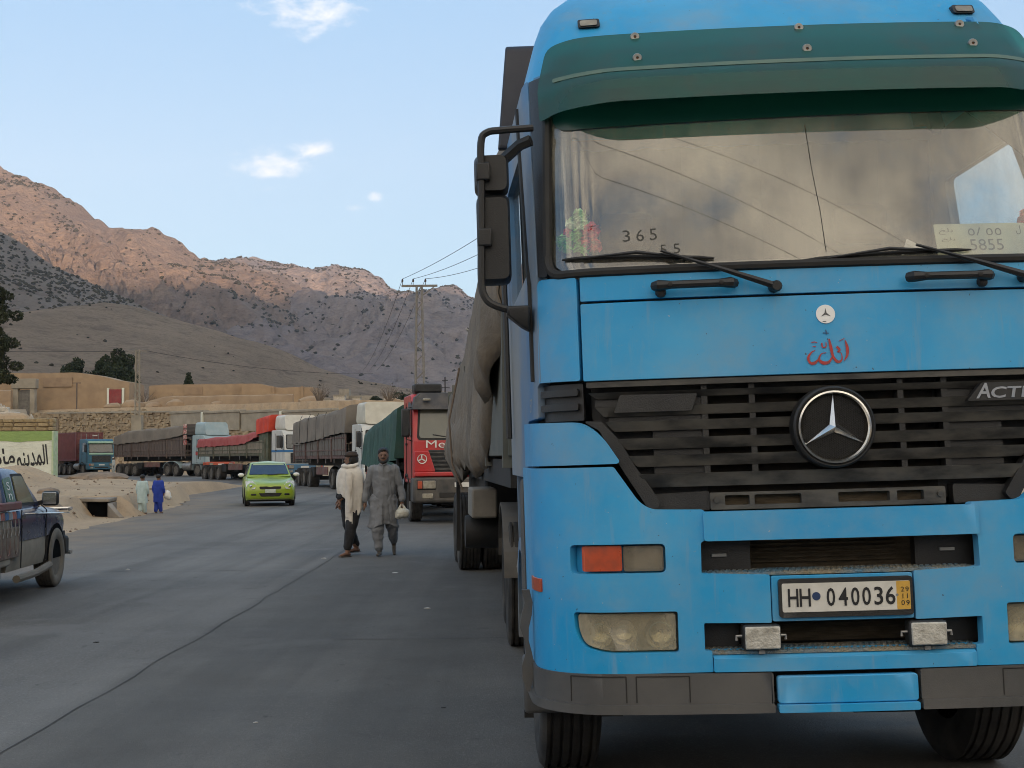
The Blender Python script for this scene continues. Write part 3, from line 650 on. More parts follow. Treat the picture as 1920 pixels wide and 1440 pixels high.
# graves on the terrace behind it
M['marble'] = pm('pale_grave_stone', (.55, .50, .42), (.42, .37, .30), 5, .9)
def gpt(x, y): return (x, y, float(G(x, y)))
for i, (x, y, h) in enumerate(((-29.3, 72, .75), (-28.4, 72.5, .9), (-27.6, 76, .7), (-28.9, 79, .8), (-26.9, 69.5, .55), (-27.9, 69, .85), (-26.1, 71, 1.0), (-30.6, 74, .8), (-31.2, 80, .7), (-27.0, 73.5, .65))):
    b = MB(); b.prism(rounded([(-.13, 0), (.13, 0), (.11, h*.75), (0, h), (-.11, h*.75)], .05, 2), lambda a, z: (a, -.05, z), lambda a, z: (a, .05, z)); b.xf(lambda p: (p[0]+.06*(i % 3-1)*p[2], p[1], p[2]-.05))
    o = tag(b.build('gravestone', M['marble'], loc=gpt(x, y)), 'small pale gravestone standing in the graveyard above the painted wall', 'gravestone', 'gravestones')
for i, (x, y, w_, lab) in enumerate(((-27.6, 69.8, 2.3, 'long whitish grave slab nearest the painted wall edge'), (-30.3, 74.8, 2.6, 'whitish grave slab further back among the gravestones'))):
    b = MB(); b.box(-w_/2, w_/2, -.5, .5, -.1, .28); b.box(-w_/2+.35, w_/2-.5, -.3, .3, .28, .55); tag(b.build('grave_slab', M['marble'], loc=gpt(x, y), bevel=.05), lab, 'grave')

# ------------------------------------------------------------------ stone retaining wall
rw = tag(empty('retaining_wall', (WA[0], WA[1], 0), math.atan2(WD[1], WD[0])), 'long rough stone retaining wall behind the queue of trucks', 'wall')
LW = 61.0
MB().box(-30, LW, .12, .9, -.3, 6.6).xf(lambda p: (p[0], p[1], p[2] if p[2] < 1 else np.interp(p[0], [-30, 0, 61], [7.6, 7.0, 5.6])-.1)).build('wall_core', M['mortar'], rw)
M['field_stone'] = pm('field_stone', (.38, .29, .18), (.27, .205, .13), .9, .95, bump=.5, bsc=6)
rs = np.random.default_rng(12); V = []; F = []
cube = np.array([(x, y, z) for z in (-.5, .5) for y in (-.5, .5) for x in (-.5, .5)]); cf = np.array([(0, 2, 3, 1), (4, 5, 7, 6), (0, 1, 5, 4), (1, 3, 7, 5), (3, 2, 6, 7), (2, 0, 4, 6)])
z = 0.0
while z < 7.2:
    hh = rs.uniform(.18, .34); x = 6.0
    while x < LW:
        wd = rs.uniform(.25, .75); top = np.interp(x, [0, 61], [7.0, 5.6])
        if x > 36: top -= 1.7 + .15*math.sin(x)
        if z < top:
            v = cube*np.array((wd*1.0, .45, hh*.98)) + rs.uniform(-.07, .07, (8, 3)) + np.array((x+wd/2, .10+rs.uniform(-.06, .05), z+hh/2+rs.uniform(-.05, .05)))
            F.append(cf+8*len(V)); V.append(v)
        x += wd
    z += hh*.97
b = MB(); b.v = [tuple(p) for p in np.concatenate(V)]; b.f = [tuple(q) for q in np.concatenate(F)]; b.m = [0]*len(b.f)
struct(b.build('field_stones', M['field_stone'], rw, smooth=0, fix=False), 'stuff')
M['conc_wall'] = pm('weathered_render', (.38, .335, .26), (.30, .265, .205), 1.0, .95, bump=.4, bsc=8, dust=.4, dcol=(.17, .145, .11), dsc=.8)
for x0, x1 in ((36.2, 41.5), (41.8, 47.4), (47.7, 53.5), (53.8, 60.6)):
    zt = float(np.interp((x0+x1)/2, [0, 61], [7.0, 5.6]))
    MB().box(x0, x1, -.18, .5, zt-1.75, zt-.1).build('rendered_panel', M['conc_wall'], rw, bevel=.04)
    MB().box(x0-.1, x1+.1, -.26, .55, zt-.1, zt+.14).build('coping', M['conc_wall'], rw, bevel=.04)
for x in (41.65, 53.65):
    zt = float(np.interp(x, [0, 61], [7.0, 5.6])); MB().box(x-.14, x+.14, -.34, .3, zt-2.9, zt-.0).build('pilaster', M['whitewash'], rw, bevel=.02)
MB().box(12, 36, -.2, .6, 0, .16).xf(lambda p: (p[0], p[1], p[2]+np.interp(p[0], [0, 61], [7.0, 5.6])+.02)).build('coping', M['conc_wall'], rw)
MB().box(13.2, 14.6, -.2, .1, 4.9, 6.1).build('blocked_window', M['mortar'], rw)

# ------------------------------------------------------------------ mud houses on the terrace
M['mud'] = pm('mud_render', (.38, .27, .165), (.32, .225, .14), .8, .95, bump=.5, bsc=5, dust=.35, dcol=(.22, .155, .10), dsc=1.2)
M['mud2'] = pm('mud_brick', (.33, .235, .15), (.27, .19, .125), 1.2, .95, bump=.5, bsc=7)
M['red_door'] = pm('red_door', (.26, .028, .03), (.2, .022, .026), 3, .6, dust=.2)
M['shutter'] = pm('grey_door', (.2, .185, .16), (.14, .13, .115), 3, .8)
def mud_wall(name, x0, x1, y, th, zb, tops, label, mat_=None, yend=None, cat='wall'):
    """a wall with an uneven hand made crest; tops: heights spread along it"""
    o = tag(empty(name, (x0, y, zb)), label, cat); L = x1-x0; n = max(8, int(L/.5)); yend = y if yend is None else yend
    tops = np.interp(np.linspace(0, 1, n+1), np.linspace(0, 1, len(tops)), tops) + .16*(fbm(np.arange(n+1)*.4+x0, np.zeros(n+1)+y, 4, 71)-.5)
    rings = []
    for i in range(n+1):
        x = L*i/n; t = tops[i]; yy = (yend-y)*i/n; w1 = .1*float(vnoise(i*.5, y, 72))
        rings.append([(x, yy-w1, -1.0), (x, yy-.03-w1*.4, t*.6), (x, yy+.05, t-.08), (x, yy+th*.5, t), (x, yy+th, t-.1), (x, yy+th, -1.0)])
    b = MB(); b.loft(rings); b.build('mud_wall_body', mat_ or M['mud'], o, smooth=50); return o
h1 = mud_wall('mud_house', -58.5, -43.7, 149, 6, 7.6, [4.1, 4.15, 4.1, 4.1, 4.05, 4.1, 3.75, 3.3, 2.95], 'long ochre mud house with a red door beside the lattice pole', cat='house')
MB().box(12.55, 13.95, -.22, .02, .45, 2.05).build('door', M['red_door'], h1, bevel=.02)
for x in (12.3, 14.0): MB().box(x, x+.24, -.25, .0, .1, 2.2).build('door_post', M['whitewash'], h1, bevel=.02)
MB().box(5.0, 8.3, -.18, .0, 2.4, 3.45).build('patched_panel', M['mud2'], h1)
h2 = tag(empty('gate_house', (-55.5, 146.5, 7.5)), 'small pale stone gateway in front of the ochre mud house', 'gate')
for x in (-.45, 1.45): MB().box(x, x+.55, -.3, .5, -1, 2.2).build('gate_pillar', M['conc_wall'], h2, bevel=.04)
MB().box(-.6, 2.15, -.4, .6, 2.2, 3.3).build('lintel', M['conc_wall'], h2, bevel=.05); MB().box(.1, 1.45, .0, .12, -1, 2.05).build('door', M['shutter'], h2)
mud_wall('mud_wall', -62, -55.7, 145, .5, 7.2, [2.2, 2.3, 2.25], 'low brown mud wall left of the pale gateway')
h3 = mud_wall('mud_house', -43.4, -32.0, 156, 7, 7.9, [2.6, 2.75, 2.75, 2.7, 2.75], 'flat roofed ochre mud house right of the lattice pole', cat='house')
MB().box(4.2, 6.4, -.12, .05, 1.4, 2.3).build('recessed_panel', M['mud2'], h3)
h4 = mud_wall('mud_house', -31.9, -23.5, 154, 7, 7.7, [2.85, 2.8, 2.3, 2.35, 2.3], 'flat roofed ochre mud house at the right end of the village row', cat='house')
for x in (3.6, 7.0): MB().box(x, x+.3, -.2, .05, .0, 2.35).build('buttress', M['mud'], h4)
mud_wall('mud_wall', -40, -21.5, 141, .5, 6.6, [1.2, 1.7, 1.65, 1.5, 1.45, 1.35, 1.3], 'long low mud wall on the edge of the terrace above the rendered panels', M['mud'], 128)
mud_wall('mud_wall', -21.5, -14.5, 124, .6, 5.0, [1.9, 1.85, 1.8], 'short pale mud wall right behind the brown tarpaulin trailer', M['mud'])
mud_wall('mud_wall', -19.5, -9.0, 138, .6, 6.0, [.9, 1.3, 1.2, 1.5, 1.9, 1.4, 1.1], 'crumbling rounded mud wall behind the white roof spoiler', M['mud'])
mud_wall('mud_wall', -14.0, -4.0, 158, .6, 7.2, [1.0, 1.7, 1.9, 2.0, 2.0, 1.9], 'distant mud wall rising behind the red truck cab', M['mud2'])
mud_wall('mud_wall', -7.5, 6, 120, .6, 5.2, [2.0, 2.3, 2.2, 2.2], 'ochre mud wall between the red truck and the tarpaulin trailer', M['mud'])
for i, (x, y, s_) in enumerate(((-40.5, 139.5, 1.3), (-38.2, 139.2, 1.0), (-43.0, 140.6, .9), (-35.0, 138, 1.6), (-20.5, 133, 1.4), (-30, 134, .9))):
    me = rock(s_, 80+i, .55); me.materials.append(M['mud']); o = bpy.data.objects.new('rubble_mound', me); COL.objects.link(o); o.location = (x, y, float(G(x, y))+.2)
    tag(o, ['large earth mound left of centre on the terrace edge', 'smaller earth mound beside the large one on the terrace', 'earth mound just right of the lattice pole foot', 'wide earth mound below the flat roofed house', 'earth mound behind the brown tarpaulin trailer', 'low earth mound above the rendered wall panels'][i], 'mound', 'earth mounds on the terrace')
# ruin and hut on the far slope
def on_ridge(rd, x, y):
    xs, ys, h = RIDGE[rd]; ix = np.clip(np.searchsorted(xs, x)-1, 0, len(xs)-2); iy = np.clip(np.searchsorted(ys, y)-1, 0, len(ys)-2); return float(h[iy, ix])
hut = tag(empty('stone_hut', (-49.5, 395, on_ridge('hill_low', -49.5, 395)-.5)), 'tiny pale square hut with a long wall on the far slope', 'hut')
MB().box(-2.6, .4, -2, 2, -2, 3.2).build('hut_tower', M['conc_wall'], hut); MB().box(.4, 9, -1, 1, -2.5, 1.2).build('hut_wall', M['conc_wall'], hut)
for i, (x, y, w_, h) in enumerate(((-34.5, 260, 2.2, 2.2), (-31.3, 262, 1.5, 1.8), (-24.4, 255, 1.4, 1.5), (-38.0, 263, 3.0, 1.6))):
    z_ = max(float(G(x, y)), on_ridge('hill_low', x, y)); hh = tag(empty('small_house', (x, y, z_)), ['tiny white house at the foot of the slope, second from left', 'tiny white house at the foot of the slope, third from left', 'tiny white house beside the dark far trees', 'tiny low white house leftmost at the foot of the slope'][i], 'house')
    MB().box(-w_/2, w_/2, 0, 2, -.8, h).build('house_wall', M['marble'], hh); MB().box(-w_/2-.15, w_/2+.15, -.15, 2.15, h, h+.15).build('roof', M['conc_wall'], hh); MB().box(-.3, .3, -.04, .05, -.5, h*.6).build('door', M['dark'], hh)

# ------------------------------------------------------------------ poles and wires
def lattice(o, h, w0, w1, mat_, nb=18, t=.07):
    for sx in (-1, 1):
        for sy in (-1, 1):
            MB().bar((sx*w0/2, sy*w0*.35, -1), (sx*w1/2, sy*w1*.35, h), t, t).build('leg', mat_, o, smooth=0)
    b = MB()
    for i in range(nb):
        z0 = h*i/nb; z1 = h*(i+1)/nb; a0 = w0+(w1-w0)*i/nb; a1 = w0+(w1-w0)*(i+1)/nb; s_ = 1 if i % 2 else -1
        for sy in (-1, 1): b.bar((-s_*a0/2, sy*a0*.35, z0), (s_*a1/2, sy*a1*.35, z1), .035, .035)
        for sx in (-1, 1): b.bar((sx*a0/2, -s_*a0*.35, z0), (sx*a1/2, s_*a1*.35, z1), .035, .035)
    b.build('bracing', mat_, o, smooth=0)
M['pole_steel'] = pm('pole_steel', (.20, .185, .16), (.27, .25, .22), 4, .7, metal=.3)
M['porcelain'] = pm('insulator', (.045, .025, .02), None, 4, .25)
py = tag(empty('lattice_pylon', (-6.15, 87.0, float(G(-6.15, 87)))), 'tall steel lattice power pole with a crossarm and three insulators', 'power pole')
z0 = py.location.z; HP = 13.05-z0
lattice(py, HP, .82, .34, M['pole_steel'], 22, .10)
MB().bar((-1.18, 0, HP-.02), (1.22, 0, HP-.02), .12, .14).build('crossarm', M['pole_steel'], py)
MB().bar((.12, 0, HP-.75), (1.05, 0, HP-.05), .06, .06).build('crossarm_strut', M['pole_steel'], py)
INS = [(-1.12, .45), (-.4, .45), (.42, .45)]
for x, hz in INS:
    MB().lathe([(.02, 0), (.02, .18), (.07, .2), (.05, .26), (.08, .28), (.05, .34), (.06, .36), (.03, .42)], (x, 0, HP+.05), 'z', 8, True).build('insulator', M['porcelain'], py)
lp = tag(empty('lattice_pole', (-34.3, 119.5, 5.6)), 'slender pale lattice pole in front of the mud houses at left', 'power pole')
lattice(lp, 6.1, .42, .30, M['conc_wall'], 12, .07); MB().bar((-.95, 0, 5.9), (.95, 0, 5.9), .08, .08).build('crossarm', M['pole_steel'], lp)
MB().box(-.45, .45, -.4, .4, -5.5, .05).build('footing', M['conc_wall'], lp)
sp = tag(empty('telegraph_pole', (-5.9, 115, float(G(-5.9, 115)))), 'thin dark pole with short arms beyond the red truck', 'pole')
zz = 8.6-sp.location.z
MB().tube([(0, 0, -1), (0, 0, zz)], .06, 6).build('pole_shaft', M['dark'], sp); MB().bar((-.4, 0, zz-.9), (.4, 0, zz-.9), .06, .06).build('arm', M['dark'], sp); MB().bar((-.25, 0, zz-.3), (.25, 0, zz-.3), .06, .06).build('arm', M['dark'], sp)
wp_ = tag(empty('wooden_pole', (-49.3, 147.8, 7.5)), 'short wooden T pole in front of the ochre mud house', 'pole'); MB().tube([(0, 0, -1), (0, 0, 2.9)], .07, 6).build('pole_shaft', M['wood_old'], wp_); MB().bar((-.55, 0, 2.85), (.45, 0, 2.85), .08, .08).build('crossarm', M['wood_old'], wp_)
def wire(a, c, sag, lab, r_=.014, n=24):
    a = Vector(a); c = Vector(c); pts = [a.lerp(c, i/n)+Vector((0, 0, -sag*4*(i/n)*(1-i/n))) for i in range(n+1)]
    o = MB().tube(pts, r_, 5).build('power_line', M['dark'], loc=None); return tag(o, lab, 'wire', 'power lines')
nm = ['leftmost', 'middle', 'rightmost']
P2 = (9.5, 30.0); P3 = (26.0, -34.0)
for i, (x, hz) in enumerate(INS):
    q = (-6.15+x, 87.0, 13.5)
    wire(q, (P2[0]+x*.9, P2[1]+.3*i, 13.9-.5*i), .9+.35*i, f'power line from the {nm[i]} insulator towards the blue truck', .016)
    wire((P2[0]+x*.9, P2[1]+.3*i, 13.9-.5*i), (P3[0]+x*.9, P3[1], 14.0), 1.3, f'power line overhead behind the blue truck, {nm[i]} of three', .016)
    wire(q, (-16+x, 150, 11.6), .8, f'power line from the {nm[i]} insulator towards the village', .016)
p2 = tag(empty('lattice_pylon', (P2[0]-.3, P2[1], 0)), 'steel lattice power pole standing beyond the cab of the blue lorry', 'power pole'); lattice(p2, 13.2, .82, .34, M['pole_steel'], 16, .1); MB().bar((-1.3, 0, 13.1), (1.3, 0, 13.1), .12, .14).build('crossarm', M['pole_steel'], p2)
for i, (a, c) in enumerate((((-1.5, -.2), (3.4, -2.4)), ((-1.2, -.9), (2.5, -2.5)), ((-.7, -.1), (3.8, -1.75)))):
    d = (c[0]-a[0], c[1]-a[1]); wire((a[0]-d[0]*7, a[1]-d[1]*7, 9.5), (a[0]+d[0]*8, a[1]+d[1]*8, 9.5), .5, 'overhead wire mirrored in the windscreen, ' + ('middle', 'lowest', 'highest')[i] + ' of three', .0038, 60)
wire((-35.2, 119.5, 11.55), (-66, 100, 11.0), .3, 'thin wire from the slender pale pole out to the left', .018)
wire((-33.4, 119.5, 11.55), (-16, 150, 11.2), .6, 'thin wire from the slender pale pole towards the right', .018)
sl = tag(empty('solar_lamp', (-1.02, 40.0, 0)), 'solar street lamp with a tilted panel behind the tarpaulin trailer', 'street lamp')
MB().tube([(0, 0, 0), (0, 0, 5.1)], .045, 8).build('lamp_post', M['steel'], sl)
MB().obox((-.10, .0, 5.38), (.52, .62, .05), Matrix.Rotation(R(26), 3, 'Y')).build('solar_panel', M['glass_dark'], sl); MB().obox((-.10, 0, 5.35), (.56, .66, .04), Matrix.Rotation(R(26), 3, 'Y')).build('panel_frame', M['steel'], sl)
MB().bar((0, 0, 5.0), (-.05, 0, 5.32), .05, .05).build('bracket', M['steel'], sl)

# ------------------------------------------------------------------ trees
def leaf_mat(name, a, b_):
    m = pm(name, a, b_, .9, .8, spec=.2); return m
M['leaf_dark'] = leaf_mat('dark_leaves', (.022, .033, .016), (.042, .054, .024))
M['leaf_olive'] = leaf_mat('olive_leaves', (.034, .042, .020), (.06, .066, .032))
M['twig'] = pm('dry_twigs', (.20, .15, .11), (.15, .115, .085), 3, .95)
M['bark'] = pm('bark', (.10, .078, .058), (.07, .055, .042), 6, .95, bump=.4)
def crown_mesh(blobs, n, ls, seed):
    r = np.random.default_rng(seed); V = []; 
    tot = sum(b_[3]**2 for b_ in blobs)
    for cx, cy, cz, rad, sq in blobs:
        m = int(n*rad**2/tot); d = r.normal(size=(m, 3)); d /= np.linalg.norm(d, axis=1)[:, None]
        lump = .72+.5*np.array([float(fbm(q[0]*1.7+cx, q[1]*1.7+q[2]*2.1+cz, 3, seed)) for q in d])
        rr = rad*lump*(r.uniform(.35, 1, m)**.45)
        c = np.c_[cx+d[:, 0]*rr, cy+d[:, 1]*rr, cz+d[:, 2]*rr*sq]
        u = r.normal(size=(m, 3)); u /= np.linalg.norm(u, axis=1)[:, None]; w_ = np.cross(u, r.normal(size=(m, 3))); w_ /= np.linalg.norm(w_, axis=1)[:, None]
        s_ = ls*r.uniform(.6, 1.4, (m, 1))
        V.append(np.stack([c-u*s_, c+w_*s_*.55, c+u*s_, c-w_*s_*.55], 1))
    V = np.concatenate(V); k = len(V); me = bpy.data.meshes.new('crown')
    me.vertices.add(4*k); me.vertices.foreach_set('co', V.reshape(-1).astype(np.float32)); me.loops.add(4*k); me.loops.foreach_set('vertex_index', np.arange(4*k, dtype=np.int32)); me.polygons.add(k); me.polygons.foreach_set('loop_start', (np.arange(k)*4).astype(np.int32)); me.update(calc_edges=True)
    return me
def tree(name, loc, blobs, n, ls, seed, label, lm, trunk_r, limbs=6):
    o = tag(empty(name, loc), label, 'tree'); r = random.Random(seed)
    b = MB(); top = max(q[2] for q in blobs)
    b.tube([(0, 0, -.6), (.05*top*.1, 0, top*.3), (-.03*top, .05, top*.6), (0, 0, top)], [trunk_r*1.25, trunk_r, trunk_r*.65, trunk_r*.2], 8)
    for q in blobs[:limbs*2]:
        z_ = top*(.25+.4*r.random()); b.tube([(0, 0, z_), (q[0]*.5, q[1]*.5, (z_+q[2])*.52), (q[0], q[1], q[2])], [trunk_r*.5, trunk_r*.35, trunk_r*.12], 6)
    b.build('trunk', M['bark'], o)
    me = crown_mesh(blobs, n, ls, seed); me.materials.append(lm); c = bpy.data.objects.new('crown', me); COL.objects.link(c); c.parent = o; return o
r = random.Random(9)
bl = [(r.uniform(-1.7, 1.7)*(1-.35*(i/34)), r.uniform(-1.4, 1.4), 2.2+i*.185, r.uniform(.38, .72), .75) for i in range(34)] + [(1.6, -.3, 4.6, .5, .7), (1.75, 0, 3.2, .45, .7), (1.3, .2, 2.4, .5, .6)]
tree('evergreen_tree', (-32.2, 80, 4.2), bl, 15000, .085, 3, 'tall loose evergreen tree at the left edge above the graveyard', M['leaf_olive'], .2)
for i, (x, y, h, rad, lab) in enumerate(((-56.6, 170, 6.2, 2.0, 'dark bushy tree, leftmost of the clump behind the mud house'), (-53.6, 172, 6.6, 1.75, 'dark bushy tree, middle of the clump behind the mud house'), (-51.0, 169, 7.1, 2.4, 'largest dark bushy tree, rightmost of the clump by the pole'))):
    rr = random.Random(20+i); g = float(G(x, y))
    bl = [(rr.uniform(-rad*.55, rad*.55), rr.uniform(-.8, .8), h*(.38+.09*k), rad*rr.uniform(.6, .85)*(1.05-.09*abs(k-1.5)), .9) for k in range(6)] + [(0, 0, h*.92, rad*.42, 1.1)]
    tree('dense_tree', (x, y, g+.6), bl, 9000, .15, 40+i, lab, M['leaf_dark'], .25)
tree('conifer', (-40.4, 163, float(G(-40.4, 163))), [(0, 0, 2.0+.45*k, .95-.13*k, .8) for k in range(6)], 2500, .12, 60, 'small dark pointed conifer behind the flat roofed house', M['leaf_dark'], .12)
for i, (x, y, s_) in enumerate(((-21.8, 250, 1.9), (-19.4, 248, 1.5), (-26.5, 252, 1.3))):
    tree('small_tree', (x, y, max(float(G(x, y)), on_ridge('hill_low', x, y))), [(0, 0, s_*.8, s_*.8, .7), (s_*.7, 0, s_*.6, s_*.6, .7)], 900, .18, 70+i, ['dark far tree in the middle of the trees by the tiny houses', 'dark far tree rightmost by the tiny houses', 'dark far tree leftmost by the tiny houses'][i], M['leaf_dark'], .1)
def dry_shrub(loc, h, seed, lab):
    o = tag(empty('bare_shrub', loc), lab, 'shrub', 'bare shrubs on the terrace'); r = random.Random(seed); b = MB()
    for i in range(34):
        a = r.uniform(0, 2*PI); t = r.uniform(.2, .95); e = Vector((math.cos(a)*h*.8*t, math.sin(a)*h*.5*t, h*(1-.5*t*t)*r.uniform(.6, 1.05)))
        m_ = e*.5+Vector((0, 0, h*.12)); b.tube([(0, 0, -.1), m_, e], [.035, .022, .008], 4)
        for k in range(3):
            q = m_.lerp(e, r.random()); b.tube([q, q+Vector((r.uniform(-.3, .3), r.uniform(-.2, .2), r.uniform(.1, .45)))*h*.4], [.012, .005], 4)
    b.build('branches', M['twig'], o, smooth=0); return o
for i, (x, y, h, lab) in enumerate(((-41.6, 147, 2.5, 'bare grey shrub just right of the lattice pole'), (-37.6, 145.5, 1.7, 'bare brown shrub in front of the flat roofed house'), (-19.2, 130, 2.2, 'bare brown shrub behind the rendered panels, right end'), (-12.8, 136, 2.0, 'bare brown shrub behind the white roof spoiler'), (-9.6, 132, 1.6, 'bare brown shrub left of the lattice pylon'), (-55.0, 160, 1.4, 'low bare shrub on the roof line of the ochre house'))):
    dry_shrub((x, y, float(G(x, y))), h, 90+i, lab)
# ------------------------------------------------------------------ the blue truck
# local frame: x to the right of the picture, y towards the rear of the truck, z up; the front panel is at y = 0
T0 = (1.3366, 5.33, 0.0); TYAW = R(1.7); LEAN = -0.020; SKEW = .056
RZ_Z = [0, .5, 1.2, 1.5, 1.9, 2.35, 2.42, 3.2, 3.6, 4]; RZ_Y = [0, -.03, -.02, 0, .02, .06, .08, .30, .55, .8]
A0 = math.atan(.1/.92); A1 = R(88); CR = .30
def plan(p):
    s = 1 if p >= 0 else -1; q = abs(p)
    if q <= .92: a = A0*q/.92; x, y = q, .05*(q/.92)**2
    elif q <= .92+CR*(A1-A0):
        a = A0+(q-.92)/CR; x = .92+CR*(math.sin(a)-math.sin(A0)); y = .05+CR*(math.cos(A0)-math.cos(a))
    else:
        a = A1; e = q-.92-CR*(A1-A0); x = .92+CR*(math.sin(A1)-math.sin(A0))+e*math.cos(A1); y = .05+CR*(math.cos(A0)-math.cos(A1))+e*math.sin(A1)
    return s*x, y, -s*math.sin(a), math.cos(a)                     # point and inward normal
def SF(p, z, off=0.0):
    x, y, nx, ny = plan(p); return (x+nx*off, y+ny*off+float(np.interp(z, RZ_Z, RZ_Y)), z)
LM = Matrix.Rotation(LEAN, 3, 'Y')
def TX(p): return LM @ Vector((p[0], p[1]-SKEW*p[0], p[2]))
truck = tag(empty('blue_truck', T0, TYAW), 'bright blue articulated lorry parked nearest, with green visor and brown tarpaulin load', 'truck')
def TB(mb, name, mat_, parent=None, bevel=0.0, **k): return mb.xf(TX).build(name, mat_, parent or truck, bevel=bevel, **k)
def panel(outline, off=0.0, th=.04, holes=(), dp=.06, zc=(), smooth_off=None):
    bm = bmesh.new()
    for loop in [outline]+list(holes):
        vs = [bm.verts.new((p, 0, z)) for p, z in loop]
        for i in range(len(vs)): bm.edges.new((vs[i], vs[(i+1) % len(vs)]))
    bmesh.ops.triangle_fill(bm, use_beauty=True, use_dissolve=False, edges=bm.edges[:])
    p0 = min(q[0] for q in outline); p1 = max(q[0] for q in outline); z0 = min(q[1] for q in outline); z1 = max(q[1] for q in outline)
    cuts = list(np.arange(math.ceil(p0/dp)*dp, p1, dp))
    for c in cuts: bmesh.ops.bisect_plane(bm, geom=bm.verts[:]+bm.edges[:]+bm.faces[:], plane_co=(c, 0, 0), plane_no=(1, 0, 0))
    for c in [q for q in RZ_Z if z0 < q < z1]+list(zc): bmesh.ops.bisect_plane(bm, geom=bm.verts[:]+bm.edges[:]+bm.faces[:], plane_co=(0, 0, c), plane_no=(0, 0, 1))
    bmesh.ops.join_triangles(bm, faces=bm.faces[:], angle_face_threshold=.1, angle_shape_threshold=3.0)
    bm.verts.index_update(); n = len(bm.verts)
    fo = off if callable(off) else (lambda p, z: off)
    P = [(v.co.x, v.co.z) for v in bm.verts]
    b = MB(); front = [SF(p, z, fo(p, z)) for p, z in P]; back_ = [SF(p, z, fo(p, z)+th) for p, z in P]
    fs = []
    for f in bm.faces:
        ids = [v.index for v in f.verts]; fs.append(tuple(ids)); fs.append(tuple(i+n for i in reversed(ids)))
    for e in bm.edges:
        if len(e.link_faces) == 1: a, c = e.verts[0].index, e.verts[1].index; fs.append((a, c, c+n, a+n))
    b.add(front+back_, fs); bm.free(); return b
def mir(o): return [(-p, z) for p, z in reversed(o)]
def rect(p0, p1, z0, z1, r=.01, n=3): return rounded([(p0, z0), (p1, z0), (p1, z1), (p0, z1)], r, n)

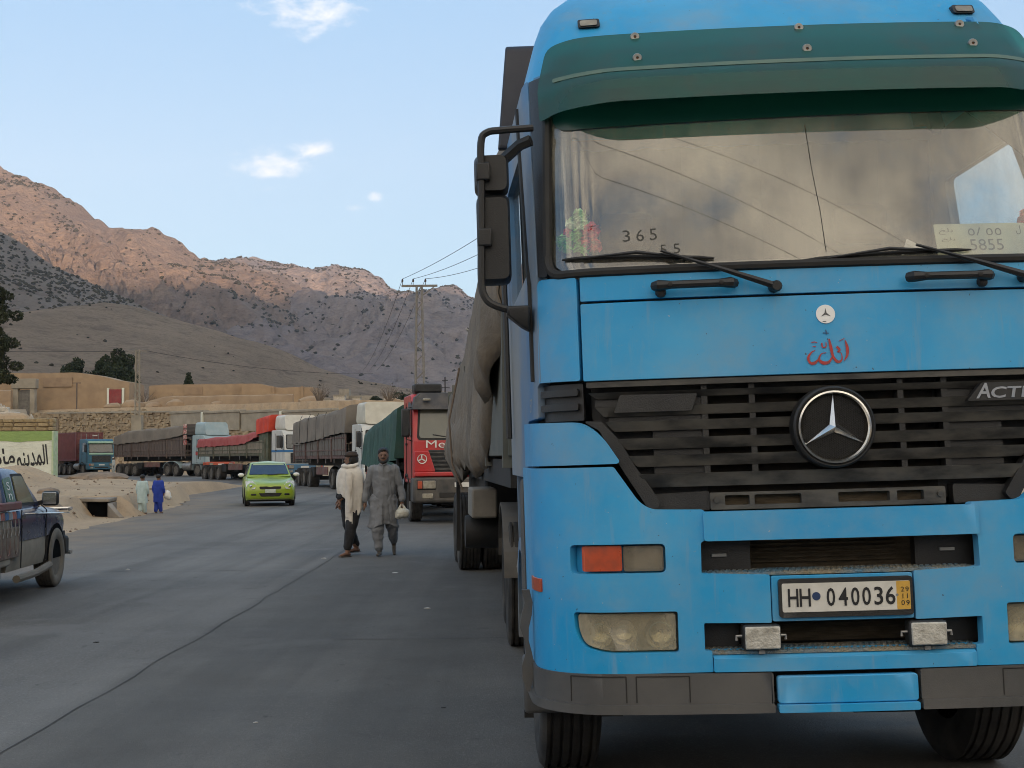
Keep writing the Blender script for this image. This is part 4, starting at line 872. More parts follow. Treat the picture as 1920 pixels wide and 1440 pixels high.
# painted panels
TB(panel(rect(-1.0, 1.0, 1.908, 2.235, .008), 0), 'front_flap', M['blue'], bevel=.005)
TB(panel(rect(-1.0, 1.0, 2.246, 2.350, .006), 0.004), 'scuttle_panel', M['blue'], bevel=.004)
for s in (1, -1):
    f = (lambda o: o) if s == 1 else mir
    TB(panel(f(rounded([(1.014, 1.912), (1.262, 1.916), (1.250, 2.366), (1.014, 2.350)], [.01, .01, .05, .01])), 0), 'corner_panel', M['blue'], bevel=.006)
    wing = rounded([(1.75, 1.556), (1.75, 1.752), (1.01, 1.738), (.93, 1.68), (.862, 1.572), (.872, 1.562)][::-1], [.008, .02, .10, .10, .01, .04][::-1])
    TB(panel(f(wing), -.022, .05), 'wing_panel', M['blue'], bevel=.008)
    body = rounded([(1.80, .702), (1.80, 1.55), (.888, 1.55), (.79, 1.402), (.742, 1.371), (.531, 1.366), (.528, 1.244), (.553, 1.236), (.555, 1.111), (.286, 1.100), (.286, .908), (.553, .912), (.553, .802), (.525, .800), (.523, .717)][::-1], [.01, .01, .01, .06, .10, .015, .004, .01, .004, .008, .006, .008, .008, .004, .006][::-1])
    TB(panel(f(body), -.03, .05, holes=[f(rect(.695, 1.072, 1.116, 1.234, .022)), f(rounded([(.655, .797), (.945, .795), (1.033, .822), (1.06, .884), (1.064, .96), (.655, .961)], [.012, .05, .06, .05, .015, .012]))]), 'bumper_corner', M['blue'], bevel=.006)
    TB(panel(f(rect(.68, 1.085, 1.108, 1.242, .02)), .025, .02), 'indicator_pocket', M['blue'])
    TB(panel(f(rect(.869, 1.030, 1.124, 1.228, .010)), -.012, .03), 'indicator_lamp', M['orange_lens'], bevel=.006)
    pl = TB(panel(f(rect(.702, .864, 1.122, 1.226, .012)), -.008, .03), 'position_lamp', pm('smoked_lens', (.16, .135, .10), (.07, .058, .045), 9, .25, dust=.4, dcol=(.28, .24, .18)), bevel=.006)
    TB(panel(f(rect(.71, .856, 1.130, 1.218, .012)), -.010, .01), 'lens_cover', glass('lens_clear', (.8, .78, .7), 1.7, .05, .6, (.45, .4, .32)), pl)
    TB(panel(f(rect(1.235, 1.415, 1.030, 1.086, .006)), -.036, .03), 'side_marker', M['orange_lens'], bevel=.004)
    # headlamp: bowl, two reflectors, yellowed lens
    hl = TB(panel(f(rect(.645, 1.07, .785, .968, .02)), .07, .02), 'headlamp', pm('lamp_bowl', (.32, .29, .22), (.2, .18, .14), 6, .4, metal=.5))
    for px_, rr in ((.73, .062), (.875, .05), (.985, .058)):
        c = SF(s*px_, .872, .045); b = MB(); b.lathe([(.004, .0), (rr*.5, -.006), (rr*.85, -.02), (rr, -.036), (rr*1.05, -.036)], c, 'y', 18); TB(b, 'reflector', M['chrome'], hl)
    lens = glass('headlamp_lens', (.85, .82, .70), 1.7, .12, .93, (.58, .52, .39))
    TB(panel(f(rounded([(.664, .805), (.943, .803), (1.026, .828), (1.052, .886), (1.055, .952), (.664, .953)], [.012, .05, .06, .05, .015, .012])), -.012, .012), 'lens', lens, hl, bevel=.004)
    # bars at the black corner beside the grille
    TB(panel(f(rect(1.012, 1.282, 1.746, 1.902, .008)), .03, .02), 'corner_grille', M['black_plastic'])
    for z in (1.868, 1.808): TB(panel(f(rect(1.03, 1.27, z-.019, z+.012, .01)), .008, .03), 'corner_grille_bar', M['black_plastic'], bevel=.006)
    # doors and flank
    door = rounded([(3.05, 1.50), (3.05, 3.34), (1.245, 3.34), (1.245, 1.92), (1.285, 1.90), (1.285, 1.765), (1.76, 1.765), (1.95, 1.50)][::-1], .012)
    hole = f(rounded([(1.42, 2.44), (2.62, 2.40), (2.62, 3.06), (1.66, 3.06)], .05))
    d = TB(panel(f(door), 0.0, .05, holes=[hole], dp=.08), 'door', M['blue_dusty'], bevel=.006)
    TB(panel(f(rounded([(1.40, 2.42), (2.64, 2.38), (2.64, 3.08), (1.65, 3.08)], .05)), .03, .006), 'side_window', M['glass_side'], d)
    TB(MB().tube([SF(s*p, z, -.004) for p, z in ((1.36, 1.93), (1.36, 2.36), (1.44, 2.46), (1.60, 3.05), (1.62, 3.3))], .012, 6), 'door_seal', M['rubber'], d)
    TB(MB().tube([SF(s*2.75, z, -.03) for z in (1.7, 2.3, 3.0, 3.3)], .016, 6), 'grab_rail', M['black_plastic'], d)
    TB(panel(f(rounded([(1.166, 2.372), (1.236, 2.378), (1.236, 3.33), (1.12, 3.33)], .01)), .002, .03), 'windscreen_pillar', M['black_plastic'])
    # arch, steps
    b = MB()
    for k in range(13):
        a0 = R(5+k*13); a1 = R(5+(k+1)*13)
        q = lambda a, rr: (1.5-rr*math.cos(a)*1.0, .52+rr*math.sin(a))
        (ya, za), (yb, zb), (yc, zc_), (yd, zd) = q(a0, .60), q(a1, .60), q(a1, .66), q(a0, .66)
        b.hexa([(s*1.235, ya, za), (s*.80, ya, za), (s*.80, yb, zb), (s*1.235, yb, zb), (s*1.235, yd, zd), (s*.80, yd, zd), (s*.80, yc, zc_), (s*1.235, yc, zc_)])
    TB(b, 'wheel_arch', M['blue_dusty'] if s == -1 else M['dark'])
    TB(panel(f(rounded([(1.82, .60), (2.0, .62), (2.06, 1.0), (1.96, 1.48), (1.81, 1.5)], .03)), -.035, .05), 'step_panel', M['grey_bumper'], bevel=.008)
    TB(MB().box(s*1.05 if s > 0 else -1.26, 1.26 if s > 0 else -1.05, .82, .98, .40, .66), 'footstep', M['grey_bumper'], bevel=.02)
    # grey bumper ends
    TB(panel(f(rounded([(.290, .592), (1.80, .592), (1.80, .700), (.95, .714), (.290, .712)], .01)), -.04, .06), 'bumper_end', M['grey_bumper'], bevel=.012)
    TB(panel(f(rounded([(.290, .556), (1.62, .552), (1.80, .58), (1.80, .592), (.290, .592)], .006)), -.055, .09), 'bumper_lip', M['grey_bumper'], bevel=.006)
    for a, c in ((.62, .83), (.87, 1.08)):
        for q0, q1 in (((a, .60), (a, .703)), ((a, .703), (c, .703)), ((c, .703), (c, .60))):
            pts = [SF(s*(q0[0]+(q1[0]-q0[0])*t/6), q0[1]+(q1[1]-q0[1])*t/6, -.0405) for t in range(7)]; TB(MB().tube(pts, .0025, 5), 'bumper_groove', M['dark'])
TB(panel(rect(-.540, .556, 1.240, 1.357, .012), -.045, .06), 'bumper_bar', M['blue'], bevel=.006)
TB(panel(rect(-.281, .281, .912, 1.094, .008), -.026, .05), 'plate_panel', M['blue'], bevel=.005)
TB(panel(rect(-.521, .521, .716, .772, .008), -.038, .05), 'lip_panel', M['blue'], bevel=.005)
TB(panel(rect(-.521, .521, .770, .798, .004), lambda p, z: -.036+.05*(z-.77)/.028, .04), 'lip_ledge', M['blue'])
TB(panel(rect(-.276, .276, .590, .698, .015), -.05, .04), 'towing_flap', M['blue'], bevel=.006)
TB(panel(rect(-.276, .276, .556, .588, .008), -.062, .05), 'towing_flap_lip', M['blue'], bevel=.004)
M['tread'] = pm('worn_tread_plate', (.06, .19, .30), (.26, .22, .15), 7, .7, bump=.9, bsc=55, dust=.6, dcol=(.28, .235, .15), dsc=5)
for z, pr in ((1.098, .55), (.785, .55)):
    b = MB(); n = 24
    b.loft([[SF(-pr+2*pr*i/n, z, -.02), SF(-pr+2*pr*i/n, z, .17), SF(-pr+2*pr*i/n, z+.012, .17), SF(-pr+2*pr*i/n, z+.012, -.02)] for i in range(n+1)]); st = TB(b, 'step_tread', M['tread'])
    b = MB()
    for i in range(44):
        for j in range(4):
            p = -pr+.02+2*(pr-.02)*(i+.5*(j % 2))/44; c = SF(p, z+.013, .005+.04*j); b.obox(c, (.016, .006, .006), Matrix.Rotation(R(40 if (i+j) % 2 else -40), 3, 'Z'))
    TB(b, 'tread_studs', M['tread'], st, smooth=0)['kind'] = 'stuff'
# dark innards seen through the openings
TB(panel(rect(-.42, .40, .80, 1.36, .01), .22, .02), 'radiator', M['radiator'])
TB(panel(rect(-1.2, 1.2, .60, 1.92, .01), .30, .03), 'front_bulkhead', M['dark'])
for s in (1, -1):
    f = (lambda o: o) if s == 1 else mir
    TB(panel(f(rect(.34, .60, 1.10, 1.25, .01)), .09, .05), 'bracket_cover', M['black_plastic'])
    c = SF(s*.47, 1.175, .088); TB(MB().box(c[0]-.03, c[0]+.03, c[1]-.012, c[1]+.004, 1.168, 1.180), 'tow_catch', M['steel'])
    TB(panel(f(rect(.40, .60, .80, .92, .01)), .09, .05), 'cover', M['black_plastic'])
for z in np.arange(1.13, 1.24, .018): TB(panel(rect(-.36, .30, z, z+.005, 0), .20, .01), 'radiator_fin', M['radiator'])
for z in np.arange(.815, .905, .018): TB(panel(rect(-.36, .36, z, z+.005, 0), .20, .01), 'radiator_fin', M['radiator'])

# grille
gr = TB(panel(rounded([(-1.0, 1.90), (1.0, 1.90), (1.0, 1.742), (.92, 1.70), (.742, 1.385), (-.742, 1.385), (-.92, 1.70), (-1.0, 1.742)][::-1], .03), .11, .02), 'grille', M['black_plastic'])
TB(panel(rect(-.50, .46, 1.36, 1.86, .01), .10, .005), 'grille_mesh', pm('dark_mesh', (.030, .024, .017), (.016, .014, .011), 12, .9), gr)
for z0, z1, pe in ((1.832, 1.858, .985), (1.757, 1.796, .955), (1.694, 1.735, .915), (1.618, 1.664, .868), (1.545, 1.591, .826), (1.460, 1.515, .785)):
    TB(panel(rounded([(-pe+.035, z0), (pe-.035, z0), (pe, z1), (-pe, z1)], [.012, .012, .004, .004]), lambda p, z, z0=z0, z1=z1: .005+.022*(z1-z)/(z1-z0), .075), 'grille_bar', M['grille_plastic'], gr, bevel=.004)
TB(panel(rect(-.99, .99, 1.880, 1.903, .004), .008, .05), 'grille_bar', M['grille_plastic'], gr, bevel=.003)
for p in (-.505, -.310, .300, .482):
    TB(panel(rect(p-.012, p+.012, 1.47, 1.895, .002), .03, .05), 'grille_rib', M['black_plastic'], gr)
for s in (1, -1):
    f = (lambda o: o) if s == 1 else mir
    TB(panel(f(rect(.49, .96, 1.798, 1.832, .004)), .04, .03), 'grille_blank', M['black_plastic'], gr); TB(panel(f(rect(.49, .90, 1.735, 1.757, .004)), .04, .03), 'grille_blank', M['black_plastic'], gr)
    for za in (1.665, 1.592, 1.516): TB(panel(f(rect(.49, .72, za, za+.034, .004)), .045, .03), 'grille_blank', M['black_plastic'], gr)
    # diagonal frame
    TB(panel(f(rounded([(1.0, 1.742), (.93, 1.738), (.86, 1.66), (.80, 1.55), (.70, 1.40), (.72, 1.372), (.755, 1.375), (.86, 1.55), (.94, 1.70), (1.0, 1.735)][::-1], .01)), .012, .05), 'grille_frame', M['black_plastic'], gr)
TB(panel(rounded([(-.85, 1.846), (-.536, 1.842), (-.561, 1.772), (-.878, 1.772)][::-1], .006), -.004, .03), 'name_board', M['black_plastic'], gr, bevel=.003)
for s, in ((1,), (-1,)):
    pass
low = TB(panel(rect(-.50, .46, 1.362, 1.432, .008), .03, .03, holes=[rect(a, c, 1.380, 1.420, .006) for a, c in ((-.44, -.34), (-.32, -.13), (.02, .23), (.26, .37))]), 'intake_panel', M['grille_plastic'], gr, bevel=.003)
TB(panel(rect(-.49, .45, 1.366, 1.428, .004), .07, .01), 'intake_mesh', M['radiator'], gr)
for p in (-.475, .435): c = SF(p, 1.402, .026); TB(MB().lathe([(.012, -.006), (.012, .004), (.004, -.002)], c, 'y', 10, True), 'bolt', M['grille_plastic'], gr)
for s in (1, -1):
    f = (lambda o: o) if s == 1 else mir
    TB(panel(f(rounded([(.50, 1.36), (.73, 1.37), (.78, 1.43), (.50, 1.44)], .01)), .05, .05), 'grille_shelf', M['black_plastic'], gr)
# emblem
ec = SF(0, 1.686, -.035)
em = TB(MB().lathe([(.142, .01), (.150, -.012), (.158, -.018), (.166, -.010), (.168, .05), (.150, .05)], ec, 'y', 48), 'emblem', M['black_plastic'])
TB(MB().lathe([(.150, -.008), (.147, -.020), (.140, -.022), (.134, -.014), (.134, .0)], ec, 'y', 48), 'emblem_ring', M['chrome'], em)
TB(MB().lathe([(.002, .012), (.138, .012), (.138, .02)], ec, 'y', 32, True), 'emblem_back', pm('emblem_back', (.05, .042, .028), (.02, .018, .014), 90, .8), em)
b = MB(); st_ = .0092
for j in range(-16, 17):
    for i in range(-16, 17):
        x = i*st_; z = (j+.5*(i % 2))*st_
        if math.hypot(x, z) < .128:
            c = (ec[0]+x, ec[1]+.006, ec[2]+z)
            b.bar((c[0]-st_*.5, c[1], c[2]-st_*.5), (c[0]+st_*.5, c[1], c[2]+st_*.5), .0022, .0022); b.bar((c[0]-st_*.5, c[1], c[2]+st_*.5), (c[0]+st_*.5, c[1], c[2]-st_*.5), .0022, .0022)
TB(b, 'emblem_mesh', M['black_plastic'], em, smooth=0, fix=False)
b = MB(); e2 = (ec[0], ec[1]-.006, ec[2])
for k in range(3):
    a = PI/2+k*2*PI/3; d = (math.cos(a), math.sin(a)); l_ = (math.cos(a+PI/3), math.sin(a+PI/3)); r_ = (math.cos(a-PI/3), math.sin(a-PI/3))
    tip = (e2[0]+d[0]*.140, e2[1], e2[2]+d[1]*.140); L_ = (e2[0]+l_[0]*.021, e2[1], e2[2]+l_[1]*.021); R_ = (e2[0]+r_[0]*.021, e2[1], e2[2]+r_[1]*.021); T_ = (e2[0], e2[1]-.020, e2[2])
    b.add([tip, L_, T_, R_, (e2[0], e2[1]+.004, e2[2])], [(0, 1, 2), (0, 2, 3), (0, 3, 4), (0, 4, 1)])
TB(b, 'emblem_star', M['chrome'], em, smooth=0)
# flat print on panels: wrap a text mesh on the panel surface
def print_on(mb, off): return mb.xf(lambda p: SF(p[0], p[2], off+p[1]))
bd = TB(panel(rounded([(.555, 1.776), (.965, 1.776), (.985, 1.826), (.93, 1.850), (.62, 1.850)], .01), -.016, .03), 'badge_board', M['black_plastic'], gr, bevel=.003)
t = fit_text('A', .592, .652, 1.785, 1.848, 3, .02); t.join(fit_text('CTROS', .650, .955, 1.785, 1.832, 3, .02)); t.xf(lambda p: (p[0]+.22*(p[2]-1.785), p[1], p[2])); TB(print_on(t, -.0185), 'badge_lettering', M['chrome'], bd, smooth=0)
# sticker and calligraphy on the flap
def disc(c, r_, n=28): return [(c[0]+r_*math.cos(2*PI*i/n), c[1]+r_*math.sin(2*PI*i/n)) for i in range(n)]
stk = TB(panel(disc((.004, 2.153), .039), -.004, .003), 'round_sticker', pm('sticker_white', (.8, .8, .78), None, 3, .3))
b = MB()
for k in range(3):
    a = PI/2+k*2*PI/3; c = (.004, 2.155)
    b.add([(c[0]+.024*math.cos(a), 0, c[1]+.024*math.sin(a)), (c[0]+.005*math.cos(a+PI/3), 0, c[1]+.005*math.sin(a+PI/3)), (c[0], 0, c[1]), (c[0]+.005*math.cos(a-PI/3), 0, c[1]+.005*math.sin(a-PI/3))], [(0, 1, 2, 3)])
b.add([(p[0], 0, p[1]) for p in rounded([(-.010, 2.121), (.004, 2.121), (.004, 2.124), (-.010, 2.124)], .001)], [tuple(range(20))])
TB(print_on(b, -.0052), 'sticker_print', pm('grey_ink', (.09, .09, .09), None, 3, .4), stk, smooth=0)
M['red_ink'] = pm('red_sticker', (.42, .028, .022), (.30, .045, .04), 30, .5)
def stroke(pts, ws):
    b = MB(); L = []; 
    for i, (x, z) in enumerate(pts):
        x0, z0 = pts[max(i-1, 0)]; x1, z1 = pts[min(i+1, len(pts)-1)]; l = math.hypot(x1-x0, z1-z0) or 1; nx, nz = -(z1-z0)/l, (x1-x0)/l
        L.append(((x+nx*ws[i], 0, z+nz*ws[i]), (x-nx*ws[i], 0, z-nz*ws[i])))
    for a, c in zip(L[:-1], L[1:]): b.add([a[0], a[1], c[1], c[0]], [(0, 1, 2, 3)])
    return b
def sm(pts, n=6):
    out = []
    for i in range(len(pts)-1):
        p0 = pts[max(i-1, 0)]; p1 = pts[i]; p2 = pts[i+1]; p3 = pts[min(i+2, len(pts)-1)]
        for j in range(n):
            t = j/n; out.append(tuple(.5*((2*p1[k])+(-p0[k]+p2[k])*t+(2*p0[k]-5*p1[k]+4*p2[k]-p3[k])*t*t+(-p0[k]+3*p1[k]-3*p2[k]+p3[k])*t**3) for k in range(len(p1))))
    out.append(pts[-1]); return out
def cal(pts): # points (x, y, width) in 1/1000 of the mark's width 170 mm
    q = sm([(x, z, w_) for x, z, w_ in pts]); return stroke([(-.082+.17*x, 1.948+.11*z) for x, z, w_ in q], [.17*w_ for x, z, w_ in q])
b = MB()
for pts in ([(.93, .86, .01), (.97, .6, .035), (.96, .3, .03), (.88, .08, .008)], [(.55, .92, .02), (.58, .6, .035), (.62, .25, .03), (.72, .05, .035), (.82, .12, .02), (.82, .35, .01), (.72, .45, .008)], [(.72, .62, .03), (.78, .5, .03), (.74, .4, .012)], [(.62, .3, .008), (.52, .06, .03), (.38, .02, .04), (.28, .15, .03), (.34, .36, .012), (.46, .4, .01)], [(.28, .2, .008), (.18, .04, .035), (.07, .03, .03), (.02, .22, .03), (.1, .42, .018), (.2, .5, .008)], [(.37, .78, .018), (.38, .62, .016), (.46, .62, .014), (.47, .8, .01)], [(.12, .8, .012), (.2, .82, .012), (.26, .78, .008)], [(.14, .66, .008), (.22, .64, .012)], [(.78, .82, .006), (.92, .92, .01)]): b.join(cal(pts))
TB(print_on(b, -.0035), 'calligraphy', M['red_ink'], smooth=0)
b = MB(); b.join(stroke([(.0, 2.088), (.004, 2.07)], [.002, .003])); b.join(stroke([(-.012, 2.075), (.012, 2.073)], [.002, .002])); TB(print_on(b, -.0035), 'calligraphy_dots', pm('faded_ink', (.03, .09, .2), None, 3, .5), smooth=0)

# number plate
pf = TB(panel(rect(-.256, .274, .928, 1.082, .014), -.045, .018), 'number_plate', M['black_plastic'], bevel=.004)
TB(panel(rect(-.244, .262, .950, 1.064, .008), -.048, .004), 'plate_face', pm('plate_white', (.66, .64, .58), (.56, .54, .48), 9, .4), pf)
zx = lambda x: -.247+(x-290)/865*.52
zz_ = lambda y: 1.061-(y-195)/180*.107
TB(panel(rounded([(zx(1046), .951), (.2615, .951), (.2615, 1.063), (zx(1046), 1.063)], .003), -.0486, .002), 'plate_date_strip', pm('plate_yellow', (.62, .36, .06), (.5, .3, .06), 9, .4), pf)
parts_ = []; b = MB()
for ch, a, c in (('H', 332, 400), ('H', 408, 480), ('0', 585, 640), ('4', 663, 724), ('0', 745, 800), ('0', 818, 875), ('3', 897, 955), ('6', 972, 1036)): b.join(fit_text(ch, zx(a), zx(c), zz_(346), zz_(225), 3, .012)); parts_.append(b); b = MB()
for ch, a, c, y0, y1 in (('2', 1074, 1096, 262, 230), ('9', 1104, 1126, 262, 230), ('1', 1083, 1088, 308, 276), ('1', 1113, 1118, 308, 276), ('0', 1074, 1096, 352, 320), ('9', 1106, 1128, 352, 320)): b.join(fit_text(ch, zx(a), zx(c), zz_(y0), zz_(y1))); parts_.append(b); b = MB()
for b in parts_: TB(print_on(b, -.0502), 'plate_character', M['ink'], pf, smooth=0)
TB(panel(disc((zx(518), zz_(278)), .0165, 18), -.0496, .002), 'plate_seal', pm('seal_blue', (.02, .045, .12), None, 5, .4), pf)
TB(panel(disc((zx(1048), zz_(283)), .005, 10), -.0496, .002), 'plate_screw', M['steel'], pf)
# fog lamps
for pc in (-.328, .327):
    c = SF(pc, .852, -.05); fl = TB(MB().box(c[0]-.076, c[0]+.076, c[1], c[1]+.07, .801, .903), 'fog_lamp', M['black_plastic'], bevel=.012)
    TB(MB().box(c[0]-.070, c[0]+.070, c[1]-.010, c[1]+.002, .807, .897), 'fog_lens', pm('fog_lens', (.55, .53, .47), (.36, .34, .29), 22, .2, bump=.5, bsc=40, spec=.7), fl, bevel=.01)
    for s in (1, -1):
        TB(MB().tube([(c[0]+s*.074, c[1]+.03, .857), (c[0]+s*.098, c[1]+.03, .857), (c[0]+s*.098, c[1]+.03, .84)], .006, 6), 'fog_bracket', M['steel'], fl)
    TB(MB().box(c[0]-.012, c[0]+.012, c[1]+.02, c[1]+.05, .785, .802), 'fog_foot', M['steel'], fl)

# windscreen
ws_out = rounded([(-1.150, 2.385), (1.150, 2.385), (1.095, 3.30), (-1.095, 3.30)], [.08, .08, .05, .05], 6)
b = MB(); nx_, nz_ = 72, 30
for off_, flip in ((.020, False), (.026, True)):
    vs_ = []
    for j in range(nz_+1):
        z = 2.385+(3.30-2.385)*j/nz_; hw = float(np.interp(z, [2.385, 2.41, 2.45, 2.50, 3.25, 3.30], [1.085, 1.125, 1.142, 1.145, 1.098, 1.07]))
        for i in range(nx_+1):
            p = -hw+2*hw*i/nx_; x_, y_, q_, r_ = plan(p); y2 = .05*(p/.92)**2 if abs(p) < .92 else y_
            c = SF(p, z, off_); vs_.append((c[0], c[1]-float(np.interp(z, RZ_Z, RZ_Y))+(.0785+(z-2.42)*.2825), c[2]))
    fs = [(j*(nx_+1)+i, j*(nx_+1)+i+1, (j+1)*(nx_+1)+i+1, (j+1)*(nx_+1)+i) for j in range(nz_) for i in range(nx_)]
    b.add(vs_, [f[::-1] for f in fs] if flip else fs)
wsn = TB(b, 'windscreen', M['glass_ws'], smooth=80, fix=False)
ring = [SF(p, z, .008) for p, z in rounded([(-1.162, 2.368), (1.162, 2.368), (1.108, 3.32), (-1.108, 3.32)], [.09, .09, .05, .05], 8)]
rp = []
for i in range(len(ring)):
    a = Vector(ring[i]); c = Vector(ring[(i+1) % len(ring)]); k = max(1, int((c-a).length/.06))
    p0, z0 = None, None
    rp += [a.lerp(c, j/k) for j in range(k)]
outl = rounded([(-1.162, 2.368), (1.162, 2.368), (1.108, 3.32), (-1.108, 3.32)], [.09, .09, .05, .05], 8); rp = []
for i in range(len(outl)):
    a = outl[i]; c = outl[(i+1) % len(outl)]; k = max(1, int(math.hypot(c[0]-a[0], c[1]-a[1])/.06))
    rp += [SF(a[0]+(c[0]-a[0])*j/k, a[1]+(c[1]-a[1])*j/k, .006) for j in range(k)]
TB(MB().tube(rp+[rp[0]], .021, 8, False), 'windscreen_seal', M['rubber'])
gm = bpy.data.materials.new('green_sun_strip'); gm.use_nodes = True; t = NT(gm.node_tree); bs = t.n['Principled BSDF']; bs.inputs['Base Color'].default_value = (.008, .04, .034, 1); bs.inputs['Roughness'].default_value = .3
TB(panel(rounded([(-1.10, 3.03), (1.10, 3.05), (1.09, 3.27), (-1.09, 3.27)], [.10, .10, .01, .01]), .012, .003), 'sun_strip', gm, wsn)
gi = pm('glass_ink', (.03, .028, .022), None, 3, .6)
for ch, a, c, z0, z1 in (('3', -.806, -.774, 2.500, 2.552), ('6', -.748, -.716, 2.500, 2.552), ('5', -.692, -.662, 2.502, 2.554), ('5', -.652, -.626, 2.436, 2.480), ('5', -.598, -.570, 2.438, 2.482)): TB(print_on(fit_text(ch, a, c, z0, z1), .0185), 'glass_character', gi, wsn, smooth=0)
TB(MB().tube([SF(p, z, .018) for p, z in ((.01, 3.0), (.016, 2.8), (.03, 2.6), (.034, 2.42))], .0016, 4), 'glass_crack', M['dark'], wsn)
# wipers and handles
for piv, elb, b0, b1 in (((-.200, 2.272), (-.655, 2.446), (-1.076, 2.437), (-.433, 2.409)), ((.835, 2.286), (.394, 2.432), (-.070, 2.385), (.637, 2.410))):
    wi = TB(MB().tube([SF(piv[0]+(elb[0]-piv[0])*t, piv[1]+(elb[1]-piv[1])*t, -.05+.02*t) for t in (0, .12, .3, .5, .75, 1)], [.016, .015, .013, .010, .007, .006], 6), 'wiper', M['black_plastic'])
    c = SF(piv[0], piv[1], -.02); TB(MB().lathe([(.022, .03), (.024, -.035), (.018, -.045)], c, 'y', 12, True), 'wiper_pivot', M['black_plastic'], wi)
    n = 10; TB(MB().tube([SF(b0[0]+(b1[0]-b0[0])*i/n, b0[1]+(b1[1]-b0[1])*i/n+.006*math.sin(PI*i/n), .006) for i in range(n+1)], [.004]+[.009]*9+[.004], 6), 'wiper_blade', M['rubber'], wi)
    mid = ((b0[0]+b1[0])/2, (b0[1]+b1[1])/2); w3 = (b1[0]-b0[0])*.36
    TB(MB().tube([SF(mid[0]+w3*t, mid[1]+(b1[1]-b0[1])*.36*t+.022*(1-abs(t)), -.022+.015*abs(t)) for t in (-1, -.6, -.25, 0, .25, .6, 1)], [.004, .006, .007, .009, .007, .006, .004], 6), 'wiper_bow', M['black_plastic'], wi)
for a, c, knob in ((-.69, -.365, -.665), (.345, .685, .655)):
    hd = TB(MB().tube([SF(a+(c-a)*t, 2.293, o) for t, o in ((0, -.03), (.05, -.055), (.2, -.06), (.8, -.06), (.95, -.055), (1, -.03))], [.021, .023, .017, .017, .023, .021], 8), 'grab_handle', M['black_plastic'])
    TB(MB().sphere(SF(knob, 2.268, -.02), .024, 8, 5), 'washer_nozzle', M['black_plastic'], hd)
    for q in (a+.06, c-.06): TB(MB().lathe([(.010, .0), (.010, -.008), (.004, -.010)], SF(q, 2.293, -.072), 'y', 8, True), 'handle_screw', M['dark'], hd)
# visor
vm = bpy.data.materials.new('green_acrylic'); vm.use_nodes = True; t = NT(vm.node_tree)
for n in list(t.n): t.n.remove(n)
co = t.n.new('ShaderNodeTexCoord').outputs['Object']
col = t.mix(t.ramp(t.noise(t.mapping(co, (1, 1, 3)), 1.6, 7, .62), .3, .7), (.025, .125, .11), (.06, .10, .092))
col = t.mix(t.ramp(t.noise(co, 5.0, 8, .7), .5, .78, 0, .7), col, (.10, .10, .08))
df = t.n.new('ShaderNodeBsdfPrincipled'); t.link(col, df.inputs['Base Color']); df.inputs['Roughness'].default_value = .38
tp = t.n.new('ShaderNodeBsdfTransparent'); tp.inputs[0].default_value = (.22, .72, .60, 1)
mx = t.n.new('ShaderNodeMixShader'); mx.inputs[0].default_value = .55; t.link(tp.outputs[0], mx.inputs[1]); t.link(df.outputs[0], mx.inputs[2])
om = t.n.new('ShaderNodeOutputMaterial'); t.link(mx.outputs[0], om.inputs[0])
voff = lambda p, z: float(np.interp(z, [3.08, 3.23, 3.262, 3.30, 3.49], [-.150, -.142, -.118, -.104, -.030]))*(1-.86*float(sstep(.78, 1.13, abs(p))))-.012
vs2 = TB(panel(rounded([(-1.13, 3.085), (-1.04, 3.105), (1.04, 3.105), (1.13, 3.085), (1.135, 3.26), (1.08, 3.47), (.95, 3.50), (-.95, 3.50), (-1.08, 3.47), (-1.135, 3.26)], [.02, .1, .1, .02, .05, .05, .1, .1, .05, .05]), voff, .006, dp=.05, zc=(3.12, 3.23, 3.262, 3.30, 3.36, 3.42)), 'sun_visor', vm)
TB(panel(rect(-1.05, 1.12, 3.262, 3.284, .008), lambda p, z: voff(p, z)-.004, .006), 'visor_trim', pm('faded_trim', (.11, .16, .11), (.06, .12, .095), 3, .6), vs2)
for p, z in ((-.68, 3.474), (-.687, 3.335), (.045, 3.482), (.04, 3.342), (.765, 3.48), (.765, 3.352)):
    c = SF(p, z, voff(p, z)-.004); TB(MB().lathe([(.0065, -.002), (.0065, -.007), (.018, -.008), (.022, .0), (.021, .006)], c, 'y', 14, False), 'washer', M['steel'], vs2); TB(MB().lathe([(.007, .0), (.005, -.004)], c, 'y', 8, True), 'screw', pm('rusty_screw', (.10, .045, .02), None, 4, .8), vs2)
# roof shell
def ring_(z, ins, n=60):
    out = []
    for i in range(n+1):
        x, y, q = SF(-3.06+6.12*i/n, z, ins); out.append((x, min(y, 2.12), z))
    return out
b = MB(); b.loft([ring_(z, i) for z, i in ((3.30, .012), (3.48, .045), (3.60, .075), (3.70, .11), (3.79, .165), (3.865, .25), (3.915, .36), (3.945, .54), (3.95, .75))], caps=False)
b.add(ring_(3.95, .75), [tuple(range(61))]); TB(b, 'roof', M['blue'], smooth=60)
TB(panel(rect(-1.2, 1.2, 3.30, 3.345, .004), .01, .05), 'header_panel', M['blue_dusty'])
for p in (-.875, .875):
    lp_ = TB(panel(rect(p-.052, p+.052, 3.594, 3.642, .012), .055, .05), 'roof_lamp', M['black_plastic'], bevel=.006); TB(panel(rect(p-.04, p+.04, 3.602, 3.634, .010), .049, .02), 'lamp_lens', M['lamp_lens'], lp_, bevel=.004)
TB(MB().tube([SF(.855, 3.47, -.03), SF(.858, 3.52, -.02), SF(.862, 3.545, .03)], [.012, .014, .012], 6), 'visor_bracket', M['blue'])
